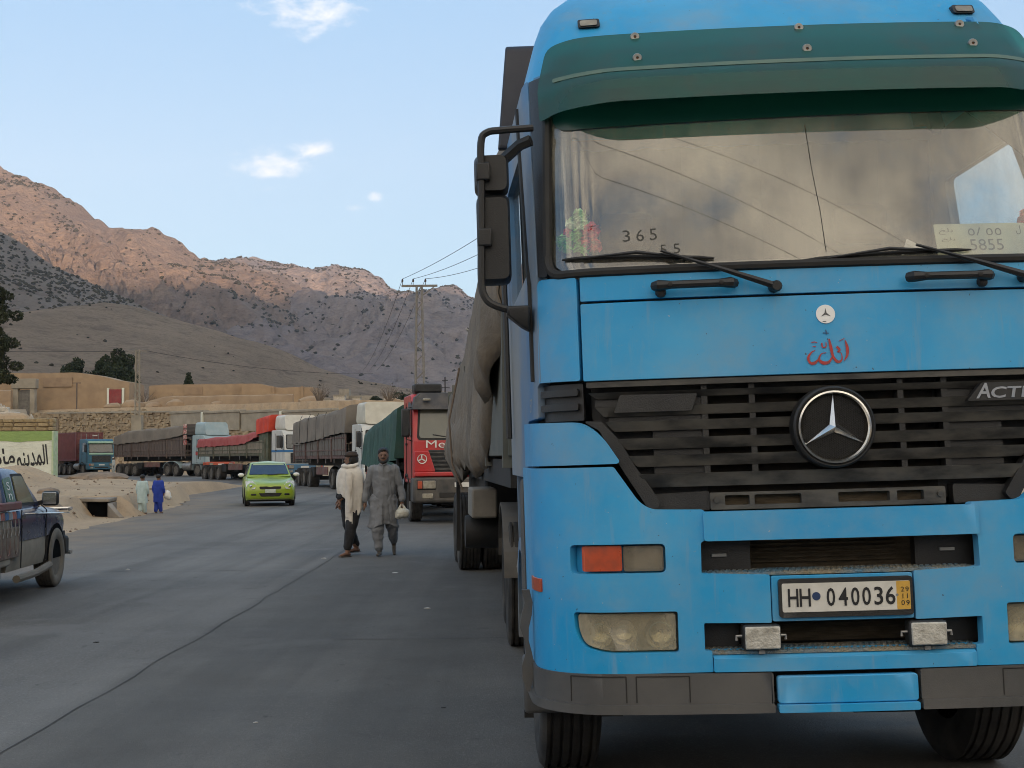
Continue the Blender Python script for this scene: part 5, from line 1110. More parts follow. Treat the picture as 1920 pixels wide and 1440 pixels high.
# cab back wall, floor, interior
TB(MB().box(-1.22, 1.22, 2.06, 2.12, 1.0, 3.4), 'cab_back', M['blue_dusty'])
TB(MB().box(-1.18, 1.18, .34, 2.06, 1.52, 1.60), 'cab_floor', M['dark'])
M['dash'] = pm('dashboard', (.10, .10, .092), (.14, .135, .12), 6, .7, dust=.4, dcol=(.16, .145, .115))
b = MB(); n = 20; b.loft([[(SF(-1.08+2.16*i/n, 2.40, .05)), SF(-1.08+2.16*i/n, 2.37, .22), (SF(-1.08+2.16*i/n, 2.33, .52)), SF(-1.08+2.16*i/n, 2.0, .56), SF(-1.08+2.16*i/n, 1.95, .12), SF(-1.08+2.16*i/n, 2.28, .06)] for i in range(n+1)]); TB(b, 'dashboard', M['dash'], smooth=40)
for x in (-.62, .62):
    b = MB(); b.box(x-.27, x+.27, .95, 1.45, 1.6, 2.05); b.hexa([(x-.27, 1.38, 2.0), (x+.27, 1.38, 2.0), (x+.27, 1.52, 2.0), (x-.27, 1.52, 2.0), (x-.24, 1.50, 2.66), (x+.24, 1.50, 2.66), (x+.24, 1.62, 2.66), (x-.24, 1.62, 2.66)]); b.box(x-.14, x+.14, 1.52, 1.62, 2.68, 2.88)
    TB(b, 'seat', pm('seat_cloth', (.05, .035, .03), (.09, .06, .05), 6, .95), bevel=.04)
b = MB(); b.lathe([(.215, 0), (.235, -.02), (.25, 0), (.235, .02), (.215, 0)], (0, 0, 0), 'z', 24); b.box(-.22, .22, -.02, .02, -.02, 0); b.mat(Matrix.Translation((.62, .80, 2.38)) @ Matrix.Rotation(R(-28), 4, 'X')); TB(b, 'steering_wheel', M['rubber'])
b = MB(); n = 60; b.loft([[(-1.12+2.24*i/n, 1.90+.03*math.sin(i*1.3), 1.9), (-1.12+2.24*i/n, 1.90+.03*math.sin(i*1.3), 3.3), (-1.12+2.24*i/n, 1.91+.03*math.sin(i*1.3), 3.3), (-1.12+2.24*i/n, 1.91+.03*math.sin(i*1.3), 1.9)] for i in range(n+1)]); TB(b, 'bunk_curtain', pm('curtain', (.045, .05, .055), (.03, .032, .036), 3, .95), smooth=60)
for s in (-1, 1):
    b = MB(); n = 14; b.loft([[SF(s*(1.03+.012*i), 2.46+.02*math.sin(i*2), .06+.03*(i % 2)), SF(s*(1.02+.010*i), 3.26, .06+.03*(i % 2)), SF(s*(1.02+.010*i), 3.26, .066+.03*(i % 2)), SF(s*(1.03+.012*i), 2.46+.02*math.sin(i*2), .066+.03*(i % 2))] for i in range(n+1)])
    TB(b, 'side_curtain', pm('fringe', (.10, .12, .115), (.05, .062, .065), 9, .95), smooth=60)
b = MB(); b.prism([(.52, 3.28), (.78, 3.02), (.95, 2.86), (1.06, 2.80), (1.1, 3.28)], lambda p, z: SF(p, z, .05), lambda p, z: SF(p, z, .055)); TB(b, 'corner_drape', pm('dark_drape', (.012, .012, .014), None, 4, .95))
TB(print_on(fit_text('57', -1.60, -1.50, 1.80, 1.86), -.003), 'door_number', pm('faded_number', (.34, .33, .31), None, 4, .8), smooth=0)
# things on the dashboard
cardm = pm('number_card', (.62, .63, .46), (.55, .56, .42), 6, .7)
card = tag(TB(panel(rect(.512, .905, 2.392, 2.532, .006), .045, .004), 'number_card', cardm), '', ''); del card['label'], card['category']
b = MB(); b.join(fit_text('\u0665\u0668\u0665\u0665', .655, .80, 2.478, 2.520)); b.join(fit_text('5855', .655, .80, 2.412, 2.462)); b.join(fit_text('\ufea6\ufee0\ufe91', .528, .59, 2.485, 2.515)); b.join(fit_text('\ufea6\ufee0\ufe91', .535, .595, 2.452, 2.472)); b.join(fit_text('\u0644', .865, .885, 2.480, 2.52))
TB(print_on(b, .0435), 'card_lettering', pm('card_ink', (.17, .16, .12), None, 3, .7), card, smooth=0)
TB(MB().add([SF(.36, 2.40, .05), SF(.47, 2.43, .06), SF(.40, 2.475, .07), SF(.36, 2.40, .055), SF(.47, 2.43, .065), SF(.40, 2.475, .075)], [(0, 1, 2), (5, 4, 3), (0, 3, 4, 1), (1, 4, 5, 2), (2, 5, 3, 0)]), 'paper_slip', M['paper'])
rf = random.Random(3)
M['petal_red'] = pm('petal_red', (.62, .05, .06), (.45, .03, .04), 20, .8); M['petal_green'] = pm('petal_green', (.22, .52, .12), (.70, .78, .55), 9, .8); M['leaf_plastic'] = pm('leaf_plastic', (.10, .36, .06), (.2, .5, .1), 12, .7)
def flower(c, r_, mat_, par, name):
    b = MB()
    for k in range(16):
        a = rf.uniform(0, 2*PI); e = rf.uniform(-.4, 1.2); d = Vector((math.cos(a)*math.cos(e), -abs(math.sin(a)*math.cos(e))*.7, math.sin(e))); q = Vector(c)+d*r_*.55; u = d.cross(Vector((0, 0, 1))).normalized(); v = d.cross(u)
        b.add([q-u*r_*.5, q+v*r_*.45+d*r_*.2, q+u*r_*.5, q-v*r_*.45+d*r_*.25], [(0, 1, 2, 3)])
    b.sphere(c, r_*.55, 8, 5); return TB(b, name, mat_, par, smooth=0)
for side in (-1, 1):
    st0 = SF(side*1.02, 2.42, .10)
    bq = TB(MB().lathe([(.03, -.06), (.045, .0), (.05, .05)], (st0[0], st0[1], 2.42), 'z', 12, True), 'flower_pot', M['dark'])
    for p, z, r_, mm, nm_ in ((1.08, 2.50, .045, 'leaf_plastic', 'leaves'), (1.02, 2.54, .045, 'leaf_plastic', 'leaves'), (1.0, 2.475, .05, 'leaf_plastic', 'leaves'), (1.0, 2.63, .042, 'petal_green', 'green_flower'), (.985, 2.585, .04, 'petal_green', 'green_flower'), (1.045, 2.60, .035, 'petal_green', 'green_flower'), (1.11, 2.53, .035, 'petal_green', 'green_flower'), (1.075, 2.565, .028, 'petal_red', 'red_flower'), (.935, 2.555, .048, 'petal_red', 'red_flower'), (.97, 2.505, .045, 'petal_red', 'red_flower'), (.925, 2.49, .04, 'petal_red', 'red_flower')):
        flower(SF(side*p, z, .055+.015*rf.random()), r_*1.2, M[mm], bq, nm_)
# mirrors
for s in (-1, 1):
    K_ = lambda pts: [(-s*x if s == 1 else x, y, z) for x, y, z in pts]
    mr = TB(MB().tube(sm(K_([(-1.16, .36, 3.055), (-1.30, .34, 3.045), (-1.365, .335, 3.035), (-1.392, .335, 2.99), (-1.396, .335, 2.80), (-1.402, .335, 2.571), (-1.407, .335, 2.37), (-1.39, .335, 2.30), (-1.345, .335, 2.265), (-1.24, .35, 2.235)]), 4), .0165, 8), 'mirror', M['black_plastic'])
    for z0, z1, w0, w1 in ((2.775, 2.945, -1.425, -1.272), (2.372, 2.765, -1.420, -1.272)):
        b = MB(); o = rounded([(w0, z0), (w1, z0), (w1, z1), (w0, z1)], .035, 4); cx = (w0+w1)/2; cz = (z0+z1)/2
        b.loft([[(p, .375, z) for p, z in o], [(p, .46, z) for p, z in o], [(cx+(p-cx)*.8, .335+.03, cz+(z-cz)*.85) for p, z in o]][::1], caps=True)
        b = MB(); b.loft([[(cx+(p-cx)*.86, .352, cz+(z-cz)*.92) for p, z in o], [(p, .385, z) for p, z in o], [(p, .47, z) for p, z in o]])
        b.xf(lambda q: (-s*q[0] if s == 1 else q[0], q[1], q[2])); hsg = TB(b, 'mirror_housing', M['black_plastic'], mr)
        zc = (z0+z1)/2; b = MB().box(-1.418, -1.355, .315, .40, zc-.04, zc+.04); b.xf(lambda q: (-s*q[0] if s == 1 else q[0], q[1], q[2])); TB(b, 'mirror_clamp', M['black_plastic'], hsg, bevel=.008)
        b = MB().box(w0+.012, w1-.012, .468, .474, z0+.012, z1-.012); b.xf(lambda q: (-s*q[0] if s == 1 else q[0], q[1], q[2])); TB(b, 'mirror_glass', M['chrome'], hsg)
    b = MB().tube(K_([(-1.29, .40, 2.93), (-1.22, .38, 2.985), (-1.17, .36, 3.0)]), .026, 6); TB(b, 'mirror_arm', M['black_plastic'], mr)
    b = MB().loft([K_([(-1.30, .31, 2.262), (-1.20, .31, 2.262), (-1.20, .42, 2.262), (-1.30, .42, 2.262)]), K_([(-1.30, .31, 2.225), (-1.20, .31, 2.20), (-1.20, .42, 2.20), (-1.30, .42, 2.225)]), K_([(-1.235, .33, 2.17), (-1.20, .33, 2.15), (-1.20, .42, 2.15), (-1.235, .42, 2.17)])]); TB(b, 'mirror_foot', M['black_plastic'], mr, bevel=.01)
    # dark side deflector at the rear of the cab
    b = MB(); o = rounded([(1.86, 3.30), (2.0, 3.42), (2.44, 3.44), (2.52, 3.55), (2.50, 3.86), (2.25, 3.94), (1.95, 3.94)], .05); q0 = -1.235*(-s if s == 1 else 1)
    b.prism(o, lambda y, z: (s*(1.27-.10*(z-3.4)), y, z), lambda y, z: (s*(1.12-.16*(z-3.4)), y, z)); TB(b, 'side_deflector', pm('navy_deflector', (.012, .014, .025), (.022, .024, .034), 4, .5), bevel=.02)
# running gear -------------------------------------------------------
def tyre_mb(rad, wd, n=44, grooves=4):
    h = wd/2; pr = [(rad*.60, -h*.72), (rad*.72, -h*.98), (rad*.86, -h), (rad*.955, -h*.93), (rad*.985, -h*.84)]
    xs = np.linspace(-h*.80, h*.80, grooves*2+3)
    for i, x in enumerate(xs):
        g = i % 2 == 1 and 0 < i < len(xs)-1
        if g: pr += [(rad*.998, x-.008), (rad*.975, x-.006), (rad*.975, x+.006), (rad*.998, x+.008)]
        else: pr.append((rad, x))
    pr += [(rad*.985, h*.84), (rad*.955, h*.93), (rad*.86, h), (rad*.72, h*.98), (rad*.60, h*.72)]
    return MB().lathe(pr, (0, 0, 0), 'x', n)
def rim_mb(rad, wd, dish):
    h = wd/2
    return MB().lathe([(rad*.60, -h*.72), (rad*.56, -h*.70), (rad*.52, -h*.3), (rad*.40, -h*dish), (rad*.2, -h*dish), (rad*.17, -h*(dish+.35)), (rad*.02, -h*(dish+.38))], (0, 0, 0), 'x', 20, True)
TYRE = tyre_mb(.52, .30).mesh('tyre'); TYRE.materials.append(M['tyre']); RIMM = rim_mb(.52, .30, .1).mesh('rim'); RIMM.materials.append(M['rim'])
for me in (TYRE, RIMM): me.polygons.foreach_set('use_smooth', [True]*len(me.polygons)); me.set_sharp_from_angle(angle=R(40))
NUTM = MB()
for k in range(10): NUTM.lathe([(.016, -.05), (.016, -.085)], (0, .17*math.cos(k*PI/5), .17*math.sin(k*PI/5)), 'x', 6, True)
NUTM = NUTM.mesh('nuts'); NUTM.materials.append(M['rim'])
def wheel(parent, x, y, rad=.52, side=-1, wd=.30, steer=0.0, nuts=True):
    k = rad/.52; o = bpy.data.objects.new('wheel', TYRE); COL.objects.link(o); o.parent = parent; o.location = (x, y, rad); o.scale = (wd/.30, k, k); o.rotation_euler = (random.uniform(0, 6), 0, steer)
    q = bpy.data.objects.new('rim', RIMM); COL.objects.link(q); q.parent = o; q.scale = (1 if side < 0 else -1, 1, 1)
    if nuts: z = bpy.data.objects.new('wheel_nuts', NUTM); COL.objects.link(z); z.parent = o; z.scale = (1 if side < 0 else -1, 1, 1)
    return o
for s in (-1, 1): wheel(truck, s*1.035, 1.50, side=s)
for y in (5.75, 7.1):
    for s in (-1, 1): wheel(truck, s*1.08, y, side=s); wheel(truck, s*.74, y, side=s, nuts=False)
b = MB()
for s in (-1, 1): b.box(s*.43-.05, s*.43+.05, .6, 8.2, .74, 1.02)
for y in (1.5, 5.75, 7.1): b.box(-.9, .9, y-.08, y+.08, .42, .60)
b.box(-.5, .5, .35, 1.7, .62, 1.1); b.box(-.75, .75, .35, 3.2, .50, .56); b.box(-.55, .55, 1.7, 3.4, .56, 1.3); b.build('chassis', M['dark'], truck)  # wide low plate added to block skylight and darken the ground beneath
b = MB().lathe([(.02, -.72), (.30, -.72), (.33, -.68), (.33, .68), (.30, .72), (.02, .72)], (-.86, 3.6, .78), 'y', 20); b.build('fuel_tank', M['steel'], truck)
MB().box(-1.18, -.55, 2.45, 2.8, .5, 1.05).build('battery_box', M['dark'], truck, bevel=.02)
for s in (-1, 1):
    b = MB()
    for k in range(10):
        a0 = R(12+k*15.6); a1 = R(12+(k+1)*15.6); q = lambda a, rr: (6.42-rr*1.62*math.cos(a), .50+rr*math.sin(a)*.86)
        (ya, za), (yb, zb) = q(a0, .78), q(a1, .78)
        b.hexa([(s*1.26, ya, za-.03), (s*.56, ya, za-.03), (s*.56, yb, zb-.03), (s*1.26, yb, zb-.03), (s*1.26, ya, za), (s*.56, ya, za), (s*.56, yb, zb), (s*1.26, yb, zb)])
    b.build('mudguard', pm('dusty_mudguard', (.10, .093, .082), (.155, .14, .12), 3, .9, dust=.5, dcol=(.19, .165, .135)), truck)
    MB().box(s*.66 if s > 0 else -1.22, 1.22 if s > 0 else -.66, 2.2, 2.23, .10, .62).build('shade_mud_flap', M['dark'], truck)  # flap added behind the front wheel to keep light from under the truck
# a broken trim strip hanging at the front arch
TB(MB().loft([[(-1.27+.012*math.sin(i*1.7), .40, 1.02-.055*i), (-1.235+.012*math.sin(i*1.3), .40, 1.02-.055*i), (-1.235+.012*math.sin(i*1.3), .43, 1.02-.055*i), (-1.27+.012*math.sin(i*1.7), .43, 1.02-.055*i)] for i in range(9)]), 'torn_trim', M['grey_bumper'])

# trailer ------------------------------------------------------------
RT = Matrix.Rotation(-TYAW, 3, 'Z'); TRO = RT @ (Vector((1.20, 9.15, 0))-Vector(T0))
trl = MB().box(-1.22, 1.22, 0, 12.0, 1.36, 1.56).build('trailer_bed', M['dark'], truck); trl.location = TRO; trl.rotation_euler = (0, 0, R(4.6)-TYAW)
M['board'] = pm('grey_green_board', (.085, .095, .082), (.12, .122, .105), 2, .8, dust=.5, dcol=(.17, .155, .13))
MB().box(-1.24, 1.24, -.06, 0, 1.58, 3.0).build('headboard', M['board'], trl, bevel=.01)
for s in (-1, 1):
    for k in range(6): MB().box(s*1.225 if s > 0 else -1.255, 1.255 if s > 0 else -1.225, .02+k*2, 1.97+k*2, 1.58, 2.55).build('side_board', M['board'], trl, bevel=.01)
    for k in range(7): MB().box(s*1.20 if s > 0 else -1.275, 1.275 if s > 0 else -1.20, k*2-.04, k*2+.04, 1.5, 2.62).build('side_post', M['board'], trl)
ny = 230; nr = 56; rings = []
for i in range(ny+1):
    y = -.05+12.3*i/ny
    zt = float(np.interp(y, [-.05, .4, 1.5, 4, 8, 12.3], [3.80, 3.95, 3.85, 3.2, 2.80, 2.62])) + .06*math.sin(y*1.9)+.10*(float(fbm(y*.8, 2, 3, 5))-.5)
    hem = float(np.interp(y, [-.05, .25, .55, .85, 1.15, 1.6, 3, 12.3], [2.50, 2.32, 2.16, 2.05, 2.1, 1.62, 1.45, 1.48])) + .10*(float(fbm(y*1.4, 8, 3, 6))-.5) + .05*math.sin(y*5.1)
    bul = float(np.interp(y, [-.05, .5, .85, 1.3, 3, 6, 12.3], [.04, .10, .20, .10, .08, .12, .04]))
    ring = []
    for j in range(nr+1):
        t = 2*j/nr-1; a = abs(t)
        if a < .36: x = 1.1*a/.36; z = zt-.10*(a/.36)**2+.05*math.sin(x*3+y*2)
        elif a < .5: u = (a-.36)/.14; x = 1.1+.20*math.sin(u*PI/2); z = zt-.10-.26*(1-math.cos(u*PI/2))
        else:
            u = (a-.5)/.5; x = 1.27+bul*u**.7; z = (zt-.36)*(1-u)+hem*u
            fold = (1-2*abs(math.sin(y*2.6+1.1*math.sin(y*1.7)+u*.9)))*.55+(1-2*abs(math.sin(y*5.7+1.3+u*1.6+.8*math.sin(y*2.3))))*.35; x += fold*.06*u + .09*(float(fbm(y*2.2+u, u*3-y*.4, 5, 9, .6, True))-.55)*(.3+.7*u)
            if u > .9: x -= .10*(u-.9)/.1
        ring.append(((-1 if t < 0 else 1)*x, y, z))
    rings.append(ring)
b = MB(); b.loft(rings, caps=False, closed=False)
for rg in (rings[0], rings[-1]): b.add([(p[0]*.985, p[1]+(.02 if p[1] < 5 else -.02), p[2]) for p in rg], [tuple(range(len(rg)))])
tp_ = b.build('tarpaulin', M['canvas'], trl, smooth=55, fix=False)
so = tp_.modifiers.new('thick', 'SOLIDIFY'); so.thickness = .012
for y0, y1, zk in ((4.6, 9.5, 1.36),):                               # the sagging belly of the tarpaulin
    b = MB(); rr = []
    for i in range(25):
        u = i/24; y = y0+(y1-y0)*u; k = math.sin(PI*u)**.5
        rr.append([(-1.30-.15*k*math.sin(PI*v/10)*(.75+.25*math.sin(y*6)), y, 2.1-(.2+.62*k)*v/10+.05*math.sin(y*8)*(v/10)) for v in range(11)]+[(-1.24, y, 2.1-(.2+.60*k)), (-1.24, y, 2.1)])
    b.loft(rr); b.build('tarpaulin_belly', M['canvas'], trl, smooth=70)
MB().tube([(-1.33, 6.0, 2.6), (-1.45, 6.02, 2.0), (-1.42, 6.0, 1.5), (-1.30, 6.0, 1.2)], .012, 5).build('rope', M['twig'], trl)
for y in (9.4, 10.75):
    for s in (-1, 1): wheel(trl, s*1.08, y, side=s); wheel(trl, s*.74, y, side=s, nuts=False)
MB().box(-1.31, -1.06, 3.7, 4.5, .98, 1.27).build('tool_box', pm('tool_box', (.17, .155, .13), (.22, .20, .17), 4, .8, dust=.4), trl, bevel=.02)
MB().lathe([(.02, -.35), (.16, -.35), (.17, -.3), (.17, .3), (.16, .35), (.02, .35)], (-1.0, 4.3, .82), 'x', 16).build('air_tank', M['dark'], trl)
MB().box(-1.12, -.2, 4.7, 8.3, .62, 1.36).build('spare_carrier', M['dark'], trl, bevel=.03)
b = MB()
for s in (-1, 1): b.box(s*.45-.06, s*.45+.06, .2, 11.8, .85, 1.12)
for y in (9.4, 10.75): b.box(-.9, .9, y-.07, y+.07, .42, .6)
for x in (-.6, .6): b.box(x-.07, x+.07, 3.0, 3.14, .25, 1.1)
b.build('trailer_chassis', M['dark'], trl)
for s in (-1, 1): MB().box(s*1.24 if s > 0 else -1.29, 1.29 if s > 0 else -1.24, 8.2, 8.26, .35, 1.5).build('side_rail', M['dark'], trl)
# ------------------------------------------------------------------ the queue of lorries behind
def box_part(parent, name, mat_, *b6, bevel=.015): return MB().box(*b6).build(name, mat_, parent, bevel=bevel)
def cab_body(root, c, mats, hi=3.1, text=None):
    """a cab-over lorry cab; c: heights; front at y=0"""
    prof = rounded([(.06, .95), (.0, 1.15), (.02, 1.95), (.22, hi-.28), (.42, hi), (2.0, hi), (2.05, .95)], [.05, .05, .03, .12, .15, .1, .05], 4)
    cab = MB().prism(prof, lambda y, z: (-1.22, y, z), lambda y, z: (1.22, y, z)).build('cab', mats['body'], root, bevel=.07, seg=3)
    zw0, zw1 = 2.02, hi-.32
    yw = lambda z: .02+(z-1.95)/(hi-.28-1.95)*.20
    o = rounded([(-1.08, zw0), (1.08, zw0), (1.02, zw1), (-1.02, zw1)], .09)
    ws = MB().prism(o, lambda x, z: (x, yw(z)-.018, z), lambda x, z: (x, yw(z)+.03, z)).build('windscreen', mats.get('glass', M['glass_dark']), cab)
    o2 = rounded([(-1.13, zw0-.05), (1.13, zw0-.05), (1.07, zw1+.05), (-1.07, zw1+.05)], .1)
    MB().prism(o2, lambda x, z: (x, yw(z)-.008, z), lambda x, z: (x, yw(z)+.03, z)).build('windscreen_seal', M['rubber'], cab)
    for s in (-1, 1):
        w_ = rounded([(.40, 2.05), (1.25, 2.05), (1.25, zw1), (.55, zw1)], .06)
        MB().prism(w_, lambda y, z: (s*1.232, y, z), lambda y, z: (s*1.2, y, z)).build('side_window', M['glass_dark'], cab)
        box_part(cab, 'mirror', M['black_plastic'], s*1.38-.10, s*1.38+.10, .10, .22, 2.05, 2.72, bevel=.04)
        MB().tube([(s*1.2, .2, 2.75), (s*1.36, .16, 2.76), (s*1.36, .16, 2.0), (s*1.2, .2, 1.95)], .018, 5).build('mirror_bracket', M['dark'], cab)
        b = MB(); b.tube([(s*1.228, .28, 1.05), (s*1.228, .28, 2.9)], .008, 4); b.tube([(s*1.228, 1.4, 1.05), (s*1.228, 1.4, 2.9)], .008, 4); b.tube([(s*1.228, .28, 1.05), (s*1.228, 1.4, 1.05)], .008, 4); b.build('door_gap', M['dark'], cab)
        box_part(cab, 'door_handle', M['dark'], s*1.24-.02, s*1.24+.02, 1.2, 1.38, 1.86, 1.92)
        MB().tube([(s*.28, yw(2.1)-.03, 2.02), (s*.75, yw(2.15)-.04, 2.10)], .012, 4).build('wiper', M['rubber'], cab)
    box_part(cab, 'grille', M['black_plastic'], -.86, .86, -.02, .06, 1.14, 1.74)
    for k in range(6): box_part(cab, 'grille_bar', mats.get('bars', M['grille_plastic']), -.84, .84, -.045, -.01, 1.17+k*.096, 1.205+k*.096, bevel=.006)
    bp = box_part(root, 'bumper', mats['bumper'], -1.24, 1.24, -.10, .5, .50, 1.10, bevel=.06)
    box_part(bp, 'bumper_slot', M['dark'], -.62, .62, -.115, -.05, .62, .74)
    for s in (-1, 1):
        h = box_part(bp, 'headlamp', M['black_plastic'], s*.92-.23, s*.92+.23, -.118, -.06, .80, 1.05, bevel=.03)
        box_part(h, 'lamp_lens', M['lamp_lens'], s*.86-.15, s*.86+.15, -.13, -.1, .83, 1.02, bevel=.03); box_part(h, 'indicator', M['orange_lens'], s*1.08-.055, s*1.08+.055, -.13, -.1, .83, 1.02, bevel=.02)
        box_part(bp, 'fog_lamp', M['lamp_lens'], s*.9-.13, s*.9+.13, -.12, -.08, .60, .72, bevel=.02)
    box_part(root, 'number_plate', M['white_paint'], -.26, .26, -.125, -.10, .86, .97, bevel=.004)
    return cab
def spoiler(root, mat_, z0, z1, name='roof_spoiler'):
    r = [rounded([(-1.05+k, z0), (1.05-k, z0), (.98-k, z1-k*.6), (-.98+k, z1-k*.6)], .22, 5) for k in (0, .0, .12)]
    b = MB(); b.loft([[(x, .30+.25*(z-z0)/(z1-z0)+.05, z) for x, z in r[0]], [(x, .62, z) for x, z in r[1]], [(x, 1.9, z) for x, z in r[1]]][0:3]); return b.build(name, mat_, root, smooth=60)
def tarp(root, y0, y1, tops, hems, mat_, wd=1.28, seed=1, fold=.04, name='tarpaulin', ny=60):
    nr = 26; rings = []
    for i in range(ny+1):
        u0 = i/ny; y = y0+(y1-y0)*u0
        zt = float(np.interp(u0, np.linspace(0, 1, len(tops)), tops))+.05*(float(fbm(y*.9, seed, 3, seed))-.5)
        hem = float(np.interp(u0, np.linspace(0, 1, len(hems)), hems))+.06*(float(fbm(y*1.7, seed+4, 3, seed))-.5)+.02*math.sin(y*6)
        ring = []
        for j in range(nr+1):
            t = 2*j/nr-1; a = abs(t); s = -1 if t < 0 else 1
            if a < .4: x = (wd-.12)*a/.4; z = zt-.06*(a/.4)**2+.03*math.sin(3*x+y*2)
            elif a < .5: u = (a-.4)/.1; x = wd-.12+.12*math.sin(u*PI/2); z = zt-.06-.14*(1-math.cos(u*PI/2))
            else:
                u = (a-.5)/.5; x = wd+.05*u+fold*u*math.sin(y*5.2+1.4*math.sin(y*2.1)+seed)+.02*math.sin(y*11+u*3); z = (zt-.2)*(1-u)+hem*u
            ring.append((s*x, y, z))
        rings.append(ring)
    b = MB(); b.loft(rings, caps=False, closed=False)
    for rg, yy in ((rings[0], y0), (rings[-1], y1)):                       # front and rear aprons
        n = len(rg); low = [(p[0], p[1], min(p[2], hems[0] if yy == y0 else hems[-1])) for p in rg]
        b.add(list(rg)+low, [(i, i+1, n+i+1, n+i) for i in range(n-1)])
    return b.build(name, mat_, root, smooth=60, fix=False)
def semi(name, label, loc, ang, mats, trailer=None, hi=3.1, rear=((4.3, 5.6),), spo=None, steer=0):
    root = tag(empty(name, (loc[0], loc[1], .26*float(sstep(55, 95, loc[1]))+.006), R(ang)), label, 'truck')
    cab_body(root, None, mats, hi)
    if spo: spoiler(root, spo[0], spo[1], spo[2])
    for s in (-1, 1): wheel(root, s*1.03, 1.38, side=s, nuts=False)
    for y in (4.4, 5.7):
        for s in (-1, 1): wheel(root, s*1.02, y, side=s, wd=.5, nuts=False)
    b = MB(); b.box(-.5, .5, .4, 6.6, .7, 1.0)
    for y in (1.38, 4.4, 5.7): b.box(-.9, .9, y-.07, y+.07, .42, .6)
    b.build('chassis', M['dark'], root)
    for s in (-1, 1):
        b = MB()
        for k in range(8):
            a0 = R(k*22.5); a1 = R((k+1)*22.5); q = lambda a: (1.38-.62*math.cos(a), .52+.62*math.sin(a)); (ya, za), (yb, zb) = q(a0), q(a1)
            b.hexa([(s*1.24, ya, za), (s*.85, ya, za), (s*.85, yb, zb), (s*1.24, yb, zb), (s*1.24, ya*1.0, za+.05), (s*.85, ya, za+.05), (s*.85, yb, zb+.05), (s*1.24, yb, zb+.05)])
        b.build('mudguard', mats.get('guard', M['dark']), root)
        b = MB()
        for k in range(9):
            a0 = R(8+k*18.2); a1 = R(8+(k+1)*18.2); q = lambda a: (5.05-1.32*math.cos(a), .55+.62*math.sin(a)); (ya, za), (yb, zb) = q(a0), q(a1)
            b.hexa([(s*1.25, ya, za), (s*.7, ya, za), (s*.7, yb, zb), (s*1.25, yb, zb), (s*1.25, ya, za+.03), (s*.7, ya, za+.03), (s*.7, yb, zb+.03), (s*1.25, yb, zb+.03)])
        b.build('mudguard', mats.get('guard', M['dark']), root)
    MB().lathe([(.02, -.6), (.3, -.6), (.32, 0), (.3, .6), (.02, .6)], (-.88, 3.0, .78), 'y', 14).build('fuel_tank', M['steel'], root)
    box_part(root, 'cab_rear_stack', M['dark'], -1.1, 1.1, 2.1, 2.35, 1.0, hi-.1)
    return root
def flatbed(root, y0, y1, zb, ztops, slat_m, rail_m, axles, post=True, nslat=26, box=True):
    bed = box_part(root, 'trailer_bed', rail_m, -1.24, 1.24, y0, y1, zb-.2, zb, bevel=.02)
    L = (y1-y0)/nslat
    base_me = MB().box(-.012, .012, -L*.43, L*.43, 0, 1).mesh('slat'); base_me.materials.append(slat_m)
    for s in (-1, 1):
        for i in range(nslat):
            y = y0+(i+.5)*L; h = float(np.interp((i+.5)/nslat, np.linspace(0, 1, len(ztops)), ztops))-zb
            o = bpy.data.objects.new('slat', base_me); COL.objects.link(o); o.parent = bed; o.location = (s*(1.245+.008*((i*7) % 3)), y, zb-.02); o.scale = (1, 1, h)
        for u in (.18, .75): box_part(bed, 'side_rail', rail_m, s*1.27-.02, s*1.27+.02, y0, y1, zb+u*(ztops[0]-zb), zb+u*(ztops[0]-zb)+.07, bevel=.008)
        for k in range(5):
            y = y0+(y1-y0)*k/4; box_part(bed, 'side_post', rail_m, s*1.285-.03, s*1.285+.03, y-.05, y+.05, zb-.35, float(np.interp(k/4, np.linspace(0, 1, len(ztops)), ztops))+.03, bevel=.01)
        for k in range(7): box_part(bed, 'hook', M['steel'], s*1.26-.01, s*1.26+.01, y0+.6+k*(y1-y0-1)/6, y0+.64+k*(y1-y0-1)/6, zb-.42, zb-.2, bevel=0)
    for y in axles:
        for s in (-1, 1): wheel(root, s*1.02, y, side=s, wd=.5, nuts=False)
    b = MB(); b.box(-.5, .5, y0+.4, y1-.1, zb-.55, zb-.19)
    for y in axles: b.box(-.9, .9, y-.07, y+.07, .42, .6)
    b.box(-.07, .07, y0+3, y0+3.2, .3, zb-.3); b.build('trailer_chassis', M['dark'], root)
    if box:
        for s in (-1, 1):
            gd = box_part(root, 'side_guard', pm('rusty_guard', (.16, .05, .045), (.11, .07, .06), 3, .8, dust=.4), s*1.15-.03, s*1.15+.03, y0+4.0, y0+6.4, .72, 1.12, bevel=.02); 
            box_part(root, 'tool_box', M['dark'], s*.95-.22, s*.95+.22, y0+6.8, y0+7.6, .6, 1.1, bevel=.02)
    box_part(root, 'tail_board', slat_m, -1.24, 1.24, y1-.02, y1+.04, zb-.1, ztops[-1], bevel=.01)
    return bed
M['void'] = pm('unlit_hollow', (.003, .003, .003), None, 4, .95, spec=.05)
M['cab_white'] = pm('cab_white', (.62, .62, .58), (.52, .52, .48), 2, .4, dust=.3, dcol=(.4, .36, .3))
M['cab_teal'] = pm('cab_teal', (.012, .10, .17), (.02, .14, .21), 2, .4, dust=.15)
M['cab_pale'] = pm('cab_pale_blue', (.30, .40, .42), (.36, .44, .45), 2, .5, dust=.2)
M['orange_paint'] = pm('orange_paint', (.50, .075, .022), (.42, .06, .02), 3, .5, dust=.2)
M['bars_steel'] = M['steel']
